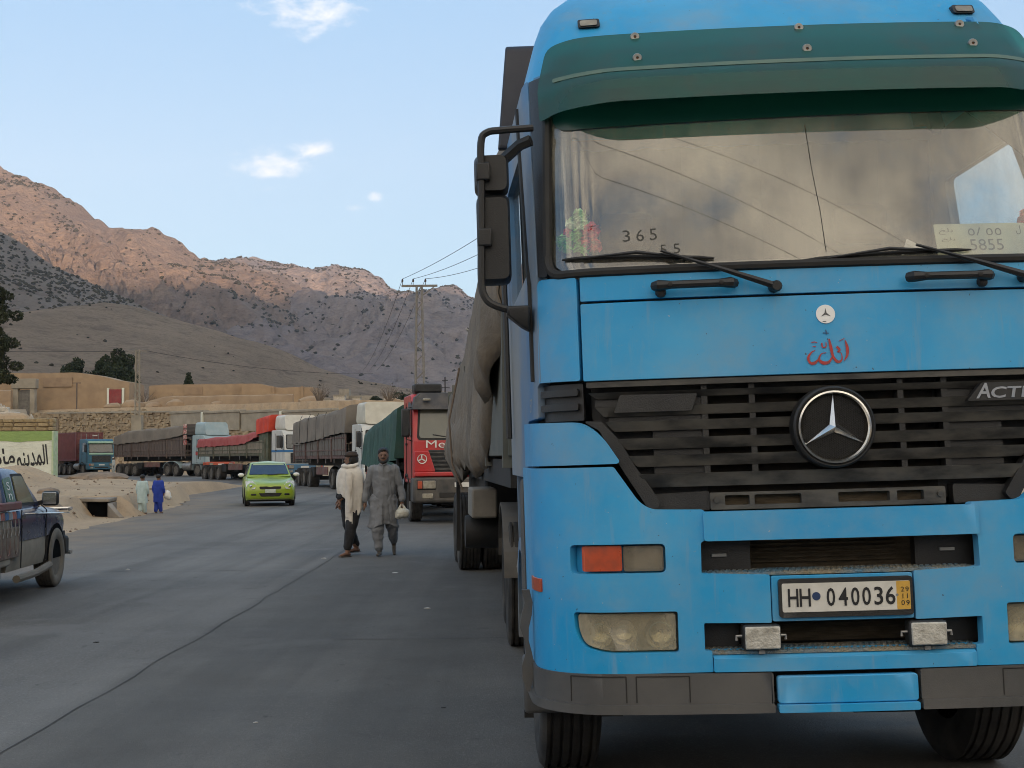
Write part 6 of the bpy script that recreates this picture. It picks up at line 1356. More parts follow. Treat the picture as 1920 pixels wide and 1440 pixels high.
# nearest of the queue: red cab, dark green tarpaulin
redm = dict(body=M['red_paint'], bumper=pm('dark_grey_bumper', (.030, .031, .032), (.045, .044, .043), 3, .6, dust=.3), glass=pm('reflection_tint_glass', (.10, .10, .075), (.14, .135, .10), 1.2, .12, spec=.8), bars=M['grille_plastic'])  # windscreen colour holds a grey-olive reflection
red = semi('red_truck', 'red lorry cab with dark visor and a green tarpaulin load, first behind the blue lorry', (-1.14, 31.0), 11.0, redm, hi=3.08)
b = MB(); b.loft([[(-1.24, -.02, 2.70), (-1.16, .12, 2.98), (-1.0, .26, 3.10), (1.0, .26, 3.10), (1.16, .12, 2.98), (1.24, -.02, 2.70)], [(-1.26, .9, 2.72), (-1.2, .9, 3.02), (-1.02, .9, 3.14), (1.02, .9, 3.14), (1.2, .9, 3.02), (1.26, .9, 2.72)]], caps=True); b.build('roof_visor', pm('grey_visor', (.022, .021, .023), (.034, .032, .033), 3, .6, dust=.3), red, smooth=45)
box_part(red, 'visor_lamp', M['lamp_lens'], -.98, -.80, .0, .1, 2.90, 2.96)
box_part(red, 'roof_box', M['black_plastic'], -1.12, -.45, .55, 1.1, 3.12, 3.34, bevel=.04)
t = fit_text('Mercedes', -.92, .60, 1.79, 1.965); t.xf(lambda p: (p[0], -.012, p[2])); t.build('cab_lettering', M['white_paint'], red, smooth=0)
for s in (-1, 1):
    o = rounded([(s*.70, 1.22), (s*1.20, 1.22), (s*1.20, 1.72), (s*.86, 1.72), (s*.76, 1.42)], .05); cp = MB().prism(o, lambda x, z: (x, -.06, z), lambda x, z: (x, .06, z)).build('corner_panel', M['red_paint'], red, bevel=.02)
    b = MB(); b.lathe([(.095, -.064), (.115, -.072), (.115, -.062)], (s*1.02, 0, 1.53), 'y', 20, False)
    b.build('painted_ring', M['white_paint'], cp)
    b = MB()
    for k in range(3):
        a = PI/2+k*2*PI/3; b.bar((s*1.03, -.066, 1.53), (s*1.03+.095*math.cos(a), -.066, 1.53+.095*math.sin(a)), .03, .012, (0, 1, 0))
    b.build('painted_star', M['white_paint'], cp)
box_part(red, 'red_bumper_bar', M['red_paint'], -1.2, 1.2, -.085, .1, 1.12, 1.22, bevel=.02)
M['green_tarp'] = pm('green_tarpaulin', (.012, .055, .042), (.022, .08, .06), 1.4, .75, bump=.9, bsc=7, dust=.3, dcol=(.09, .11, .09))
flatbed(red, 2.9, 13.0, 1.45, [1.9, 1.9], M['wood_old'], M['dark'], (9.6, 10.9, 12.2), nslat=20)
tarp(red, 2.6, 13.1, [2.95, 2.85, 2.75, 2.7, 2.62, 2.45], [1.55, 1.25, 1.3, 1.2, 1.32, 1.35], M['green_tarp'], 1.34, 3, .09)
# second: white spoiler, brown grey tarpaulin
t4 = semi('white_truck', 'white cabbed lorry with tall cream roof spoiler, mostly hidden behind the green tarpaulin', (-5.6, 59.5), 22.0, dict(body=M['cab_white'], bumper=M['cab_white']), hi=3.1, spo=(pm('cream_spoiler', (.60, .57, .47), (.52, .49, .40), 1.5, .5, dust=.25), 3.1, 4.12))
flatbed(t4, 2.9, 14.0, 1.72, [2.75, 2.55, 2.4, 2.3], pm('grey_slats', (.14, .128, .115), (.09, .078, .07), 4, .9, dust=.4, stretch=(3, 3, .5)), pm('maroon_rail', (.12, .058, .055), (.085, .05, .046), 3, .85, dust=.4), (10.6, 11.9, 13.2))
tarp(t4, 2.7, 14.1, [4.1, 3.92, 3.85, 3.8, 3.74, 3.6], [2.75, 2.72, 2.55, 2.45, 2.38, 2.35], M['canvas_far'], 1.32, 7, .012)
for y in (4.6, 6.9, 8.6, 10.4, 12.3): MB().tube([(-1.39, y, 2.45), (-1.33, y, 3.6), (-1.2, y, 3.86)], .014, 4).build('rope', M['dark'], t4)
# third: white cab, red tarpaulin, orange roll behind the cab
t3 = semi('white_truck', 'white and blue lorry with a long red tarpaulin and orange cover behind its cab', (-12.3, 77.2), 33.0, dict(body=M['cab_white'], bumper=pm('blue_bumper', (.03, .12, .22), (.04, .15, .26), 3, .5, dust=.3)), hi=3.1, spo=(pm('white_spoiler', (.66, .63, .55), (.58, .55, .47), 1.5, .5, dust=.2), 3.1, 4.0))
box_part(t3, 'blue_stripe', pm('stripe_blue', (.03, .16, .36), None, 3, .5), -1.235, 1.235, -.01, 2.0, 1.80, 1.92, bevel=.005)
M['red_tarp'] = pm('red_tarpaulin', (.34, .055, .05), (.40, .085, .075), 1.2, .8, bump=.25, bsc=25, dust=.25, dcol=(.42, .2, .17)); M['orange_tarp'] = pm('orange_tarpaulin', (.60, .06, .022), (.50, .045, .02), 2, .7, bump=.3, bsc=20)
flatbed(t3, 2.9, 14.6, 1.80, [2.6, 2.3, 2.25, 2.25], pm('beige_boards', (.25, .215, .16), (.19, .165, .125), 3, .9, dust=.3), pm('olive_rail', (.075, .08, .05), (.10, .10, .065), 3, .85, dust=.35), (11.0, 12.3, 13.6))
tarp(t3, 4.0, 14.7, [3.2, 3.0, 2.95, 2.9, 2.9, 2.82], [2.75, 2.35, 2.3, 2.28, 2.25, 2.22], M['red_tarp'], 1.31, 9, .01)
tarp(t3, 2.15, 4.2, [4.08, 4.05, 3.95], [3.05, 2.95, 2.9], M['orange_tarp'], 1.30, 12, .03, 'orange_cover', 16)
box_part(t3, 'headboard', pm('green_headboard', (.05, .07, .04), (.09, .10, .06), 3, .8, dust=.3), -1.26, 1.26, 2.5, 3.9, 1.2, 3.0)
# fourth: pale spoiler, orange bumper, brown load
t2 = semi('pale_blue_truck', 'lorry with pale blue roof spoiler, orange bumper and brown slatted trailer', (-22.3, 99.8), 45.0, dict(body=M['cab_pale'], bumper=M['orange_paint'], guard=M['cab_pale']), hi=3.15, spo=(M['cab_pale'], 3.15, 4.15))
box_part(t2, 'orange_grille_frame', M['orange_paint'], -.9, .9, -.07, .02, 1.10, 1.34); box_part(t2, 'red_door_band', M['red_paint'], -1.25, 1.25, .3, 1.5, 1.62, 1.92, bevel=.02)
flatbed(t2, 2.9, 14.0, 1.75, [3.15, 2.85, 2.7, 2.6], M['wood_old'], pm('brown_rail', (.10, .06, .05), (.075, .05, .045), 3, .85, dust=.4), (10.8, 12.1, 13.4))
tarp(t2, 3.2, 14.1, [4.05, 3.9, 3.85, 3.8, 3.72, 3.35], [3.2, 2.95, 2.85, 2.75, 2.7, 2.6], M['canvas_far'], 1.32, 15, .012)
for s in (-1, 1):
    for k in range(4): box_part(t2, 'painted_head_panel', pm('red_white_panel', (.42, .05, .05), (.6, .5, .42), 9, .7), s*1.28-.03, s*1.28+.03, 2.75, 3.15, 2.45+k*.42, 2.78+k*.42, bevel=.01)
for k in range(5): box_part(t2, 'head_rack_bar', M['wood_old'], -1.26, 1.26, 2.8, 2.9, 1.9+k*.5, 2.05+k*.5, bevel=.01)
# last: blue cab with a maroon container
t1 = semi('container_truck', 'teal blue lorry carrying a maroon shipping container, last in the queue', (-36.6, 116.4), 39.0, dict(body=M['cab_teal'], bumper=M['cab_teal']), hi=3.2)
box_part(t1, 'cab_visor', pm('pale_green_trim', (.30, .52, .38), (.4, .56, .44), 2, .5), -1.15, 1.15, -.06, .24, 2.82, 3.0, bevel=.02); box_part(t1, 'cab_trim', pm('pale_green_trim', (.30, .52, .38), (.4, .56, .44), 2, .5), -1.1, 1.1, -.04, .05, 1.82, 1.96, bevel=.02)
ct = MB(); L0, L1 = 2.75, 8.85
zs = []; n = 44
ring = []
for i in range(n*4+1):
    u = i/(n*4); k = i % 4; d = 0.0 if k in (0, 1) else .04
    ring.append((L0+.1+(L1-L0-.2)*u, d))
M['maroon'] = pm('maroon_container', (.155, .035, .038), (.12, .03, .033), 2, .6, dust=.25, dcol=(.2, .12, .1))
for s in (-1, 1):
    vs_ = [(s*(1.22-d), y, z) for z in (1.38, 3.78) for y, d in ring]; m_ = len(ring); ct.add(vs_, [(i, i+1, m_+i+1, m_+i) for i in range(m_-1)])
ct.box(-1.14, 1.14, L0+.08, L1-.05, 1.36, 3.80); cont = ct.build('container', M['maroon'], t1, smooth=0)
for x in (-1.2, 1.2):
    for y in (L0, L1-.12): box_part(cont, 'corner_post', M['maroon'], x-.06 if x < 0 else x-.06, x+.04, y, y+.14, 1.30, 3.86, bevel=.01)
for z in (1.30, 3.76):
    for x in (-1.22, 1.14): box_part(cont, 'side_rail', M['maroon'], x, x+.08, L0, L1, z, z+.1, bevel=.01)
    box_part(cont, 'end_rail', M['maroon'], -1.14, 1.14, L0, L0+.1, z, z+.1, bevel=.01)
for s in (-1, 1):
    dd = box_part(cont, 'container_door', pm('maroon_door', (.20, .05, .048), (.16, .04, .04), 3, .6, dust=.3), min(s*.02, s*1.12), max(s*.02, s*1.12), L0+.02, L0+.07, 1.40, 3.76, bevel=.01)
    for x in (.3, .8): MB().tube([(s*x, L0, 1.42), (s*x, L0, 3.74)], .025, 6).build('locking_bar', M['steel'], dd)
    for z in (1.9, 2.3, 2.7, 3.1, 3.4): box_part(dd, 'door_rib', M['maroon'], min(s*.1, s*1.05), max(s*.1, s*1.05), L0+.0, L0+.03, z, z+.08, bevel=.008)
box_part(cont, 'door_mark', M['white_paint'], .25, .7, L0-.006, L0+.0, 3.52, 3.60, bevel=0)
for k in range(9): box_part(cont, 'side_mark', M['white_paint'], -1.232, -1.222, L1-.75, L1-.5, 1.75+k*.2, 1.87+k*.2, bevel=0)
for y in (7.0, 8.2):
    for s in (-1, 1): wheel(t1, s*1.02, y, side=s, wd=.5, nuts=False)
box_part(t1, 'trailer_frame', pm('rust_orange', (.22, .09, .035), (.14, .08, .05), 3, .8, dust=.4), -.6, .6, 2.8, 9.2, 1.02, 1.30, bevel=.02)
for y in (7.0, 8.2): box_part(t1, 'axle', M['dark'], -.9, .9, y-.07, y+.07, .42, .6)

# ------------------------------------------------------------------ the pickup at the left edge
pk = tag(empty('pickup', (-6.60, 16.45, .006), R(5.0)), 'dark blue dusty pickup with painted side panels, cut off by the left edge', 'pickup')
# local: forward +y, right side +x; front axle at y=0
M['dusty_wheel'] = pm('dusty_wheel', (.16, .14, .11), (.06, .053, .045), 3, .9, dust=.6, dcol=(.24, .21, .165))
M['navy'] = pm('navy_paint', (.008, .014, .05), (.012, .02, .065), 2, .25, dust=.10, dcol=(.12, .115, .11), coat=.4)
M['navy_dirt'] = pm('mud_splashed_paint', (.30, .26, .20), (.17, .15, .12), 2.2, .85, dust=.6, dcol=(.34, .30, .235), dsc=1.8)
W_ = .83
def sect(pts): return [(-x, y, z) for x, y, z in reversed(pts)]+list(pts)
# upper body: bonnet, doors, bed side above the waist crease
def body_ring(y, zt, zb_, w_, round_=.06):
    return [(-w_, y, zb_), (-w_-.012, y, (zb_+zt)/2), (-w_, y, zt-round_), (-w_+round_*.8, y, zt), (0, y, zt+.03), (w_-round_*.8, y, zt), (w_, y, zt-round_), (w_+.012, y, (zb_+zt)/2), (w_, y, zb_)]
b = MB(); b.loft([body_ring(y, zt, .66, w_) for y, zt, w_ in ((.62, .82, .74), (.56, .90, .79), (.40, .94, .82), (.0, .985, .835), (-.5, 1.02, .84), (-1.0, 1.04, .845), (-1.95, 1.04, .845), (-2.0, 1.04, .845))]); b.build('upper_body', M['navy'], pk, smooth=50)
def low_ring(y, zb_, w_): return [(-w_, y, .665), (-w_-.01, y, .5), (-w_+.03, y, zb_), (w_-.03, y, zb_), (w_+.01, y, .5), (w_, y, .665)]
b = MB(); b.loft([low_ring(y, .34, .835) for y in (-.46, -.5, -1.2, -2.0)]); b.build('door_sill_panel', M['navy_dirt'], pk, smooth=50)
b = MB(); b.loft([low_ring(y, .45, .80) for y in (.62, .45)]); b.build('front_valance', M['dark'], pk)
# cabin
b = MB()
rg = []
for z, yf, yr, w_ in ((1.02, -.52, -2.0, .80), (1.10, -.62, -2.0, .79), (1.40, -1.05, -1.93, .72), (1.47, -1.22, -1.88, .68), (1.50, -1.4, -1.8, .58)):
    rg.append(rounded([(-w_, yr), (w_, yr), (w_, yf), (-w_, yf)], .08, 3)); rg[-1] = [(x, y, z) for x, y in rg[-1]]
b.loft(rg); cabp = b.build('cabin', M['navy'], pk, smooth=45)
for s in (-1, 1):
    o = [(-.86, 1.09), (-1.50, 1.09), (-1.50, 1.40), (-1.13, 1.40)]; xw = lambda z: .80-(z-1.05)*.235
    MB().prism(rounded(o, .04), lambda y, z: (s*(xw(z)+.012), y, z), lambda y, z: (s*(xw(z)-.02), y, z)).build('door_window', pm('yellowish_glass', (.16, .15, .07), (.20, .185, .095), 1.5, .12, spec=.8), cabp)
    o = [(-.80, 1.06), (-1.54, 1.06), (-1.54, 1.43), (-1.10, 1.43)]; MB().prism(rounded(o, .05), lambda y, z: (s*(xw(z)+.004), y, z), lambda y, z: (s*(xw(z)-.02), y, z)).build('window_seal', M['rubber'], cabp)
    o = [(-1.60, 1.10), (-1.90, 1.10), (-1.88, 1.38), (-1.60, 1.40)]
    rwn = MB().prism(rounded(o, .04), lambda y, z: (s*(xw(z)+.010), y, z), lambda y, z: (s*(xw(z)-.02), y, z)).build('quarter_window', pm('green_film', (.012, .085, .04), (.018, .11, .05), 2, .25, spec=.6), cabp)
    t = fit_text('S', -1.80, -1.68, 1.25, 1.34); t.join(fit_text('n', -1.80, -1.67, 1.14, 1.21)); t.xf(lambda p: (s*(xw(p[2])+.0125), p[0] if s > 0 else -3.48-p[0], p[2])); t.build('window_lettering', M['white_paint'], rwn, smooth=0)
    mi = MB().box(s*.83 if s > 0 else -1.03, 1.03 if s > 0 else -.83, -.66, -.56, 1.03, 1.21).build('mirror', M['black_plastic'], pk, bevel=.04)
    box_part(mi, 'mirror_glass', M['chrome'], s*.93-.08, s*.93+.08, -.665, -.658, 1.05, 1.19, bevel=.02)
    MB().bar((s*.78, -.6, 1.06), (s*.86, -.61, 1.08), .05, .05).build('mirror_stalk', M['black_plastic'], mi)
    # wheel arch and doors
    b = MB()
    for k in range(10):
        a0 = R(k*18); a1 = R((k+1)*18); q = lambda a, rr: (-rr*math.cos(a), .36+rr*math.sin(a)); (ya, za), (yb, zb) = q(a0, .44), q(a1, .44)
        b.add([(s*.846, ya, za), (s*.846, yb, zb), (s*.60, yb, zb), (s*.60, ya, za)], [(0, 1, 2, 3)])
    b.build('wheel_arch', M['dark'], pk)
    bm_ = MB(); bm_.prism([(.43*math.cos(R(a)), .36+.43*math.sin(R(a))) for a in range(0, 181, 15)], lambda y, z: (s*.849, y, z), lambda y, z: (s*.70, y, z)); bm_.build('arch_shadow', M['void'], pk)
    b = MB(); b.tube([(s*.848, -.50, .36), (s*.852, -.50, .64), (s*.86, -.52, .98), (s*.82, -.60, 1.04)], .007, 4); b.tube([(s*.85, -1.56, .36), (s*.86, -1.56, .7), (s*.857, -1.56, 1.02)], .007, 4); b.build('door_gap', M['dark'], pk)
    MB().bar((s*.855, -1.42, .93), (s*.855, -1.56, .93), .02, .035).build('door_handle', M['chrome'], pk)
    MB().tube([(s*.86, .6, .9), (s*.87, -1.5, .97)], .008, 4).build('side_moulding', M['chrome'], pk)
    wo = wheel(pk, s*.765, 0.0, .365, s, .22, nuts=False); wo2 = wheel(pk, s*.765, -2.72, .365, s, .22, nuts=False)
    for q in (wo, wo2, *wo.children, *wo2.children): q.material_slots[0].link = 'OBJECT'; q.material_slots[0].material = M['dusty_wheel']
    MB().tube([(s*.90, -.52, .31), (s*.92, -1.2, .27), (s*.90, -1.9, .26)], .045, 8).build('side_step', pm('dusty_tube', (.19, .165, .13), (.15, .13, .10), 3, .8), pk)
    # decorated bed side
    bs = box_part(pk, 'bed_side', M['navy_dirt'], s*.84-.03, s*.84+.03, -4.1, -2.02, .42, 1.02, bevel=.02) if True else None
    rp_ = box_part(pk, 'red_rail', pm('faded_red_rail', (.20, .055, .05), (.15, .05, .045), 3, .7, dust=.3), s*.87-.03, s*.87+.03, -4.1, -1.70, 1.03, 1.12, bevel=.015)
    cols = [(.05, .15, .32), (.36, .12, .10), (.30, .32, .34)]
    for k in range(16):
        y = -1.78-k*.145
        b = MB(); b.prism([(y+.066*math.cos(R(a)), .93+.085*math.sin(R(a))) for a in range(0, 181, 20)], lambda u, z: (s*.888, u, z), lambda u, z: (s*.86, u, z)); sc_ = b.build('scallop', pm('scallop_paint', cols[k % 3], tuple(c*.7 for c in cols[k % 3]), 8, .7, dust=.2), rp_)
        MB().tube([(s*.885, y, .92), (s*.895, y, .80), (s*.89, y-.02, .74)], .007, 4).build('pendant', M['steel'], sc_)
    box_part(pk, 'painted_panel', pm('worn_panel', (.10, .055, .04), (.17, .145, .11), 5, .8, dust=.5), s*.872-.012, s*.872+.012, -4.1, -1.72, .50, .84, bevel=.01)
    for k in range(8):
        y = -1.86-k*.30; b = MB(); b.lathe([(.05, -.004), (.06, -.008), (.066, .0)], (0, 0, 0), 'x', 14); b.v = [(s*.888+q[0]*s, y+q[1]*1.0, .66+q[2]*1.9) for q in b.v]; b.build('oval_ornament', pm('ornament', (.24, .22, .18), (.30, .08, .05), 9, .7), pk)
box_part(pk, 'bed_floor', M['dark'], -.8, .8, -4.1, -2.02, .55, .62); box_part(pk, 'tail_gate', M['navy_dirt'], -.84, .84, -4.14, -4.08, .5, 1.05)
bu = box_part(pk, 'front_bumper', M['chrome'], -.80, .80, .62, .74, .42, .56, bevel=.03); box_part(pk, 'bumper_corner', M['dark'], .62, .84, .50, .70, .36, .60, bevel=.04)
MB().tube([(.55, .70, .95), (.86, .72, .95), (.88, .5, .945)], .022, 6).build('bull_bar', M['chrome'], pk); MB().tube([(.86, .72, .38), (.60, .82, .38)], .03, 6).build('bumper_tube', M['steel'], pk)
MB().hexa([(-.68, .66, .62), (.68, .66, .62), (.68, .70, .62), (-.68, .70, .62), (-.68, .62, .86), (.68, .62, .86), (.68, .66, .86), (-.68, .66, .86)]).build('grille', M['black_plastic'], pk)
b = MB(); b.box(-.5, .5, -4.0, .5, .30, .44); b.box(-.7, .7, -.05, .05, .30, .40); b.box(-.7, .7, -2.77, -2.67, .30, .40); b.build('chassis', M['dark'], pk)

# ------------------------------------------------------------------ the green hatchback
gc = tag(empty('green_car', (-8.0, 43.2, .006), R(13.0)), 'lime green small hatchback driving towards the camera on the road', 'car')
M['lime'] = pm('lime_paint', (.27, .37, .022), (.30, .41, .03), 2, .28, dust=.12, dcol=(.36, .36, .2), coat=.5)
def cs(y, zs_, ws_): # half section from sill to centre
    h = [(w_, z) for w_, z in zip(ws_, zs_)]
    return [(-x, y, z) for x, z in h]+[(x, y, z) for x, z in reversed(h)]
secs = [(.0, (.27, .34, .50, .60, .68, .70), (.62, .68, .69, .67, .56, .0)), (.08, (.22, .34, .52, .66, .745, .775), (.70, .77, .775, .75, .62, .0)), (.32, (.20, .36, .60, .74, .82, .86), (.78, .81, .81, .79, .66, .0)), (.75, (.20, .36, .62, .82, .90, .95), (.80, .825, .825, .81, .68, .0)), (1.10, (.20, .36, .62, .86, .96, 1.01), (.80, .83, .83, .82, .72, .0)), (1.5, (.20, .36, .64, .88, .99, 1.03), (.80, .83, .835, .825, .74, .0)), (3.2, (.20, .36, .64, .90, 1.0, 1.03), (.80, .83, .835, .82, .74, .0)), (3.6, (.24, .40, .66, .90, 1.0, 1.02), (.76, .80, .81, .79, .7, .0)), (3.68, (.30, .45, .66, .88, .95, .97), (.7, .74, .75, .73, .6, .0))]
b = MB(); b.loft([cs(*q) for q in secs]); cb = b.build('car_body', M['lime'], gc, smooth=60)
cab_s = [(1.0, (.97, .975, .98), (.74, .70, .0)), (1.20, (.98, 1.10, 1.12), (.75, .69, .0)), (1.75, (.99, 1.40, 1.44), (.75, .60, .0)), (2.1, (.99, 1.44, 1.495), (.75, .585, .0)), (2.9, (1.0, 1.43, 1.49), (.75, .58, .0)), (3.35, (1.0, 1.36, 1.42), (.74, .57, .0)), (3.62, (.98, 1.0, 1.02), (.68, .56, .0))]
b = MB(); b.loft([cs(*q) for q in cab_s]); b.build('roof', M['lime'], cb, smooth=50)
def wsq(x, t): # windscreen surface
    y = 1.08+t*.62; z = 1.02+t*.40; return (x, y-.022, z+.016)
o = rounded([(-.66, .02), (.66, .02), (.555, .93), (-.555, .93)], .06)
MB().prism(o, lambda x, t: wsq(x, t), lambda x, t: (x, wsq(x, t)[1]+.05, wsq(x, t)[2]-.03)).build('windscreen', pm('blue_dark_glass', (.008, .018, .05), (.02, .035, .06), .9, .06, spec=.9), cb)
MB().prism(rounded([(-.52, .80), (.52, .80), (.51, .90), (-.51, .90)], .02), lambda x, t: (x, wsq(x, t)[1]-.004, wsq(x, t)[2]+.004), lambda x, t: wsq(x, t)).build('sun_strip', pm('pale_strip', (.34, .40, .20), None, 3, .3), cb)
for s in (-1, 1):
    o = rounded([(1.42, 1.03), (3.2, 1.04), (3.1, 1.34), (1.86, 1.38)], .05)
    MB().prism(o, lambda y, z: (s*(.755-(z-1.0)*.36+.012), y, z), lambda y, z: (s*(.755-(z-1.0)*.36-.02), y, z)).build('side_window', M['glass_dark'], cb)
    hl = MB().loft([[(s*.45, .03, .72), (s*.50, -.03, .58), (s*.66, .0, .57), (s*.79, .10, .66), (s*.80, .34, .83), (s*.58, .22, .85)], [(s*.45, .28, .70), (s*.52, .2, .60), (s*.66, .22, .60), (s*.72, .32, .68), (s*.70, .45, .76), (s*.56, .40, .76)]]).build('headlamp', pm('clear_lamp', (.62, .62, .56), (.42, .42, .38), 14, .15, spec=.8), cb, smooth=50)
    b = MB().sphere((s*.63, .03, .67), .05, 10, 6); b.build('reflector', M['chrome'], hl)
    MB().sphere((s*.92, 1.18, 1.03), .11, 10, 6, (1.0, .6, .62)).build('mirror', M['white_paint'], gc); MB().bar((s*.78, 1.2, 1.0), (s*.86, 1.19, 1.02), .05, .05).build('mirror_stalk', M['black_plastic'], gc)
    box_part(cb, 'fog_lamp', M['dark'], s*.54-.09, s*.54+.09, -.02, .14, .36, .43, bevel=.03)
    for y in (.68, 3.05): wheel(gc, s*.735, y, .29, s, .175, nuts=False)
    for y in (.68, 3.05): MB().prism([(y+.345*math.cos(R(a)), .29+.345*math.sin(R(a))) for a in range(-10, 191, 20)], lambda u, z: (s*.838, u, z), lambda u, z: (s*.6, u, z)).build('wheel_arch', M['dark'], gc)
b = MB(); b.prism(rounded([(-.36, .655), (-.12, .66), (0, .635), (.12, .66), (.36, .655), (.34, .575), (.08, .565), (0, .56), (-.08, .565), (-.34, .575)], .03), lambda x, z: (x, -.02, z), lambda x, z: (x, .22, z)); b.build('grille', M['dark'], cb)
MB().prism(rounded([(-.38, .44), (.38, .44), (.30, .33), (-.30, .33)], .03), lambda x, z: (x, -.018, z), lambda x, z: (x, .2, z)).build('air_intake', M['dark'], cb)
npz = MB().box(-.17, .17, -.035, .03, .45, .57).build('number_plate', pm('plate_green_white', (.55, .60, .52), (.42, .5, .42), 14, .4), gc); box_part(gc, 'front_lip', pm('pale_lip', (.36, .34, .3), None, 3, .6), -.62, .62, .05, .12, .225, .26)
b = MB(); b.box(-.7, .7, .2, 3.5, .16, .3); b.build('underbody', M['dark'], gc)
for s in (-1, 1): MB().tube([(s*.05, 1.04, 1.02), (s*.05+.42, 1.1, 1.06)], .01, 4).build('wiper', M['rubber'], cb)
# ------------------------------------------------------------------ people
def remeshed(name, mb, voxel, parent, mat_, smooth=4, folds=0.0, fs=(9, 9, 3), seed=0, paint=None, mats=None):
    """join overlapping tapered limbs into one continuous skin"""
    me = mb.mesh(name); o = bpy.data.objects.new(name, me); COL.objects.link(o)
    m = o.modifiers.new('remesh', 'REMESH'); m.mode = 'VOXEL'; m.voxel_size = voxel; m.use_smooth_shade = True
    if smooth: s_ = o.modifiers.new('smooth', 'SMOOTH'); s_.iterations = smooth; s_.factor = .5
    dg = bpy.context.evaluated_depsgraph_get(); nm = bpy.data.meshes.new_from_object(o.evaluated_get(dg))
    o.modifiers.clear(); o.data = nm; bpy.data.meshes.remove(me); nm.name = name
    n = len(nm.vertices); co = np.empty(n*3, np.float32); nm.vertices.foreach_get('co', co); co = co.reshape(-1, 3)
    if folds:
        no = np.empty(n*3, np.float32); nm.vertices.foreach_get('normal', no); no = no.reshape(-1, 3)
        f = fbm(co[:, 0]*fs[0]+co[:, 1]*fs[1]*.7+seed, co[:, 2]*fs[2]+co[:, 1]*2, 3, seed, .55, True)-.55
        f2 = fbm(co[:, 0]*5+co[:, 2]*7+seed, co[:, 2]*8-co[:, 0]*3, 3, seed+3, .5, True)-.5
        co = co+no*((f*1.0+f2*.6)*folds)[:, None].astype(np.float32); nm.vertices.foreach_set('co', co.reshape(-1)); nm.update()
    nm.materials.clear()
    for q in (mats or [mat_]): nm.materials.append(q)
    if paint is not None:
        idx = [paint(*p.center) for p in nm.polygons]; nm.polygons.foreach_set('material_index', idx)
    nm.polygons.foreach_set('use_smooth', [True]*len(nm.polygons)); o.parent = parent
    return o
def limb(b, pts, rs, n=12, flat=1.0):
    b.tube(sm([(*p, r_) for p, r_ in zip(pts, rs)], 5) and [q[:3] for q in sm([(*p, r_) for p, r_ in zip(pts, rs)], 5)], [q[3] for q in sm([(*p, r_) for p, r_ in zip(pts, rs)], 5)], n, True, flat)
    b.sphere(pts[0], rs[0]*.98, 10, 6); b.sphere(pts[-1], rs[-1]*.98, 10, 6)
def ell(cx, cy, z, a, c, n=20): return [(cx+a*math.cos(2*PI*i/n), cy+c*math.sin(2*PI*i/n), z) for i in range(n)]
def hand(b, wrist, dirn, side, k=1.0, curl=.5):
    w_ = Vector(wrist); d = Vector(dirn).normalized(); lat = Vector((1, 0, 0)) if abs(d.x) < .8 else Vector((0, 1, 0)); fwd = d.cross(lat).normalized()*-1; lat = fwd.cross(d).normalized()
    palm = w_+d*.045*k; b.tube([w_, palm, w_+d*.085*k], [.026*k, .036*k, .03*k], 8, True, .55)
    for i, (o, L) in enumerate(((-.027, .062), (-.009, .074), (.009, .070), (.026, .054))):
        p0 = w_+d*.08*k+fwd*o*k; p1 = p0+(d*.95+lat*side*-.25*curl)*L*.5*k; p2 = p1+(d*.8+lat*side*-.8*curl)*L*.5*k; b.tube([p0, p1, p2], [.0095*k, .0085*k, .006*k], 6)
    t0 = w_+d*.03*k-fwd*.028*k; b.tube([t0, t0+(d*.6-fwd*.7)*.035*k, t0+(d*1.0-fwd*.6)*.065*k], [.012*k, .0105*k, .007*k], 6)
def head_(b, c, fd, k=1.0):
    c = Vector(c); f = Vector((fd[0], fd[1], 0)).normalized(); s_ = Vector((-f.y, f.x, 0))
    def P(a, l, u): return c+f*a*k+s_*l*k+Vector((0, 0, u*k))
    rings = []
    for u, ra, rl, sh in ((-.118, .03, .025, .050), (-.105, .055, .045, .035), (-.075, .078, .062, .018), (-.04, .088, .070, .008), (0, .095, .075, .0), (.04, .098, .078, -.004), (.075, .090, .072, -.008), (.105, .060, .05, -.01), (.118, .02, .02, -.01)):
        rings.append([P(sh+ra*math.cos(2*PI*i/18), rl*math.sin(2*PI*i/18), u) for i in range(18)])
    b.loft(rings); b.tube([P(.088, 0, .02), P(.108, 0, -.012), P(.112, 0, -.025), P(.09, 0, -.034)], [.010*k, .013*k, .015*k, .010*k], 8)   # nose
    b.tube([P(.084, -.022, -.058), P(.097, 0, -.056), P(.084, .022, -.058)], [.007*k, .010*k, .007*k], 6)                                  # lips
    b.tube([P(.080, -.04, .022), P(.092, -.02, .028), P(.090, 0, .026), P(.092, .02, .028), P(.080, .04, .022)], .011*k, 6)               # brow
    for s in (-1, 1): b.sphere(P(-.012, s*.078, -.005), .022*k, 8, 5, (.55, .55, 1.2))                                                    # ears
    b.tube([c+Vector((0, 0, -.20*k))-f*.02*k, c+Vector((0, 0, -.06*k))-f*.01*k], [.055*k, .05*k], 12)
    return P
def foot(b, an, fd, k=1.0, pitch=0.0):
    a = Vector(an); f = Vector((fd[0], fd[1], 0)).normalized(); f = Vector((f.x*math.cos(pitch), f.y*math.cos(pitch), math.sin(pitch))); dn = Vector((0, 0, -1))
    b.tube([a-f*.055*k+dn*.045*k, a+f*.03*k+dn*.035*k, a+f*.11*k+dn*.05*k, a+f*.165*k+dn*.058*k], [.033*k, .038*k, .034*k, .022*k], 10, True, .8); b.tube([a+Vector((0, 0, .06*k)), a+dn*.03*k], [.036*k, .034*k], 10)
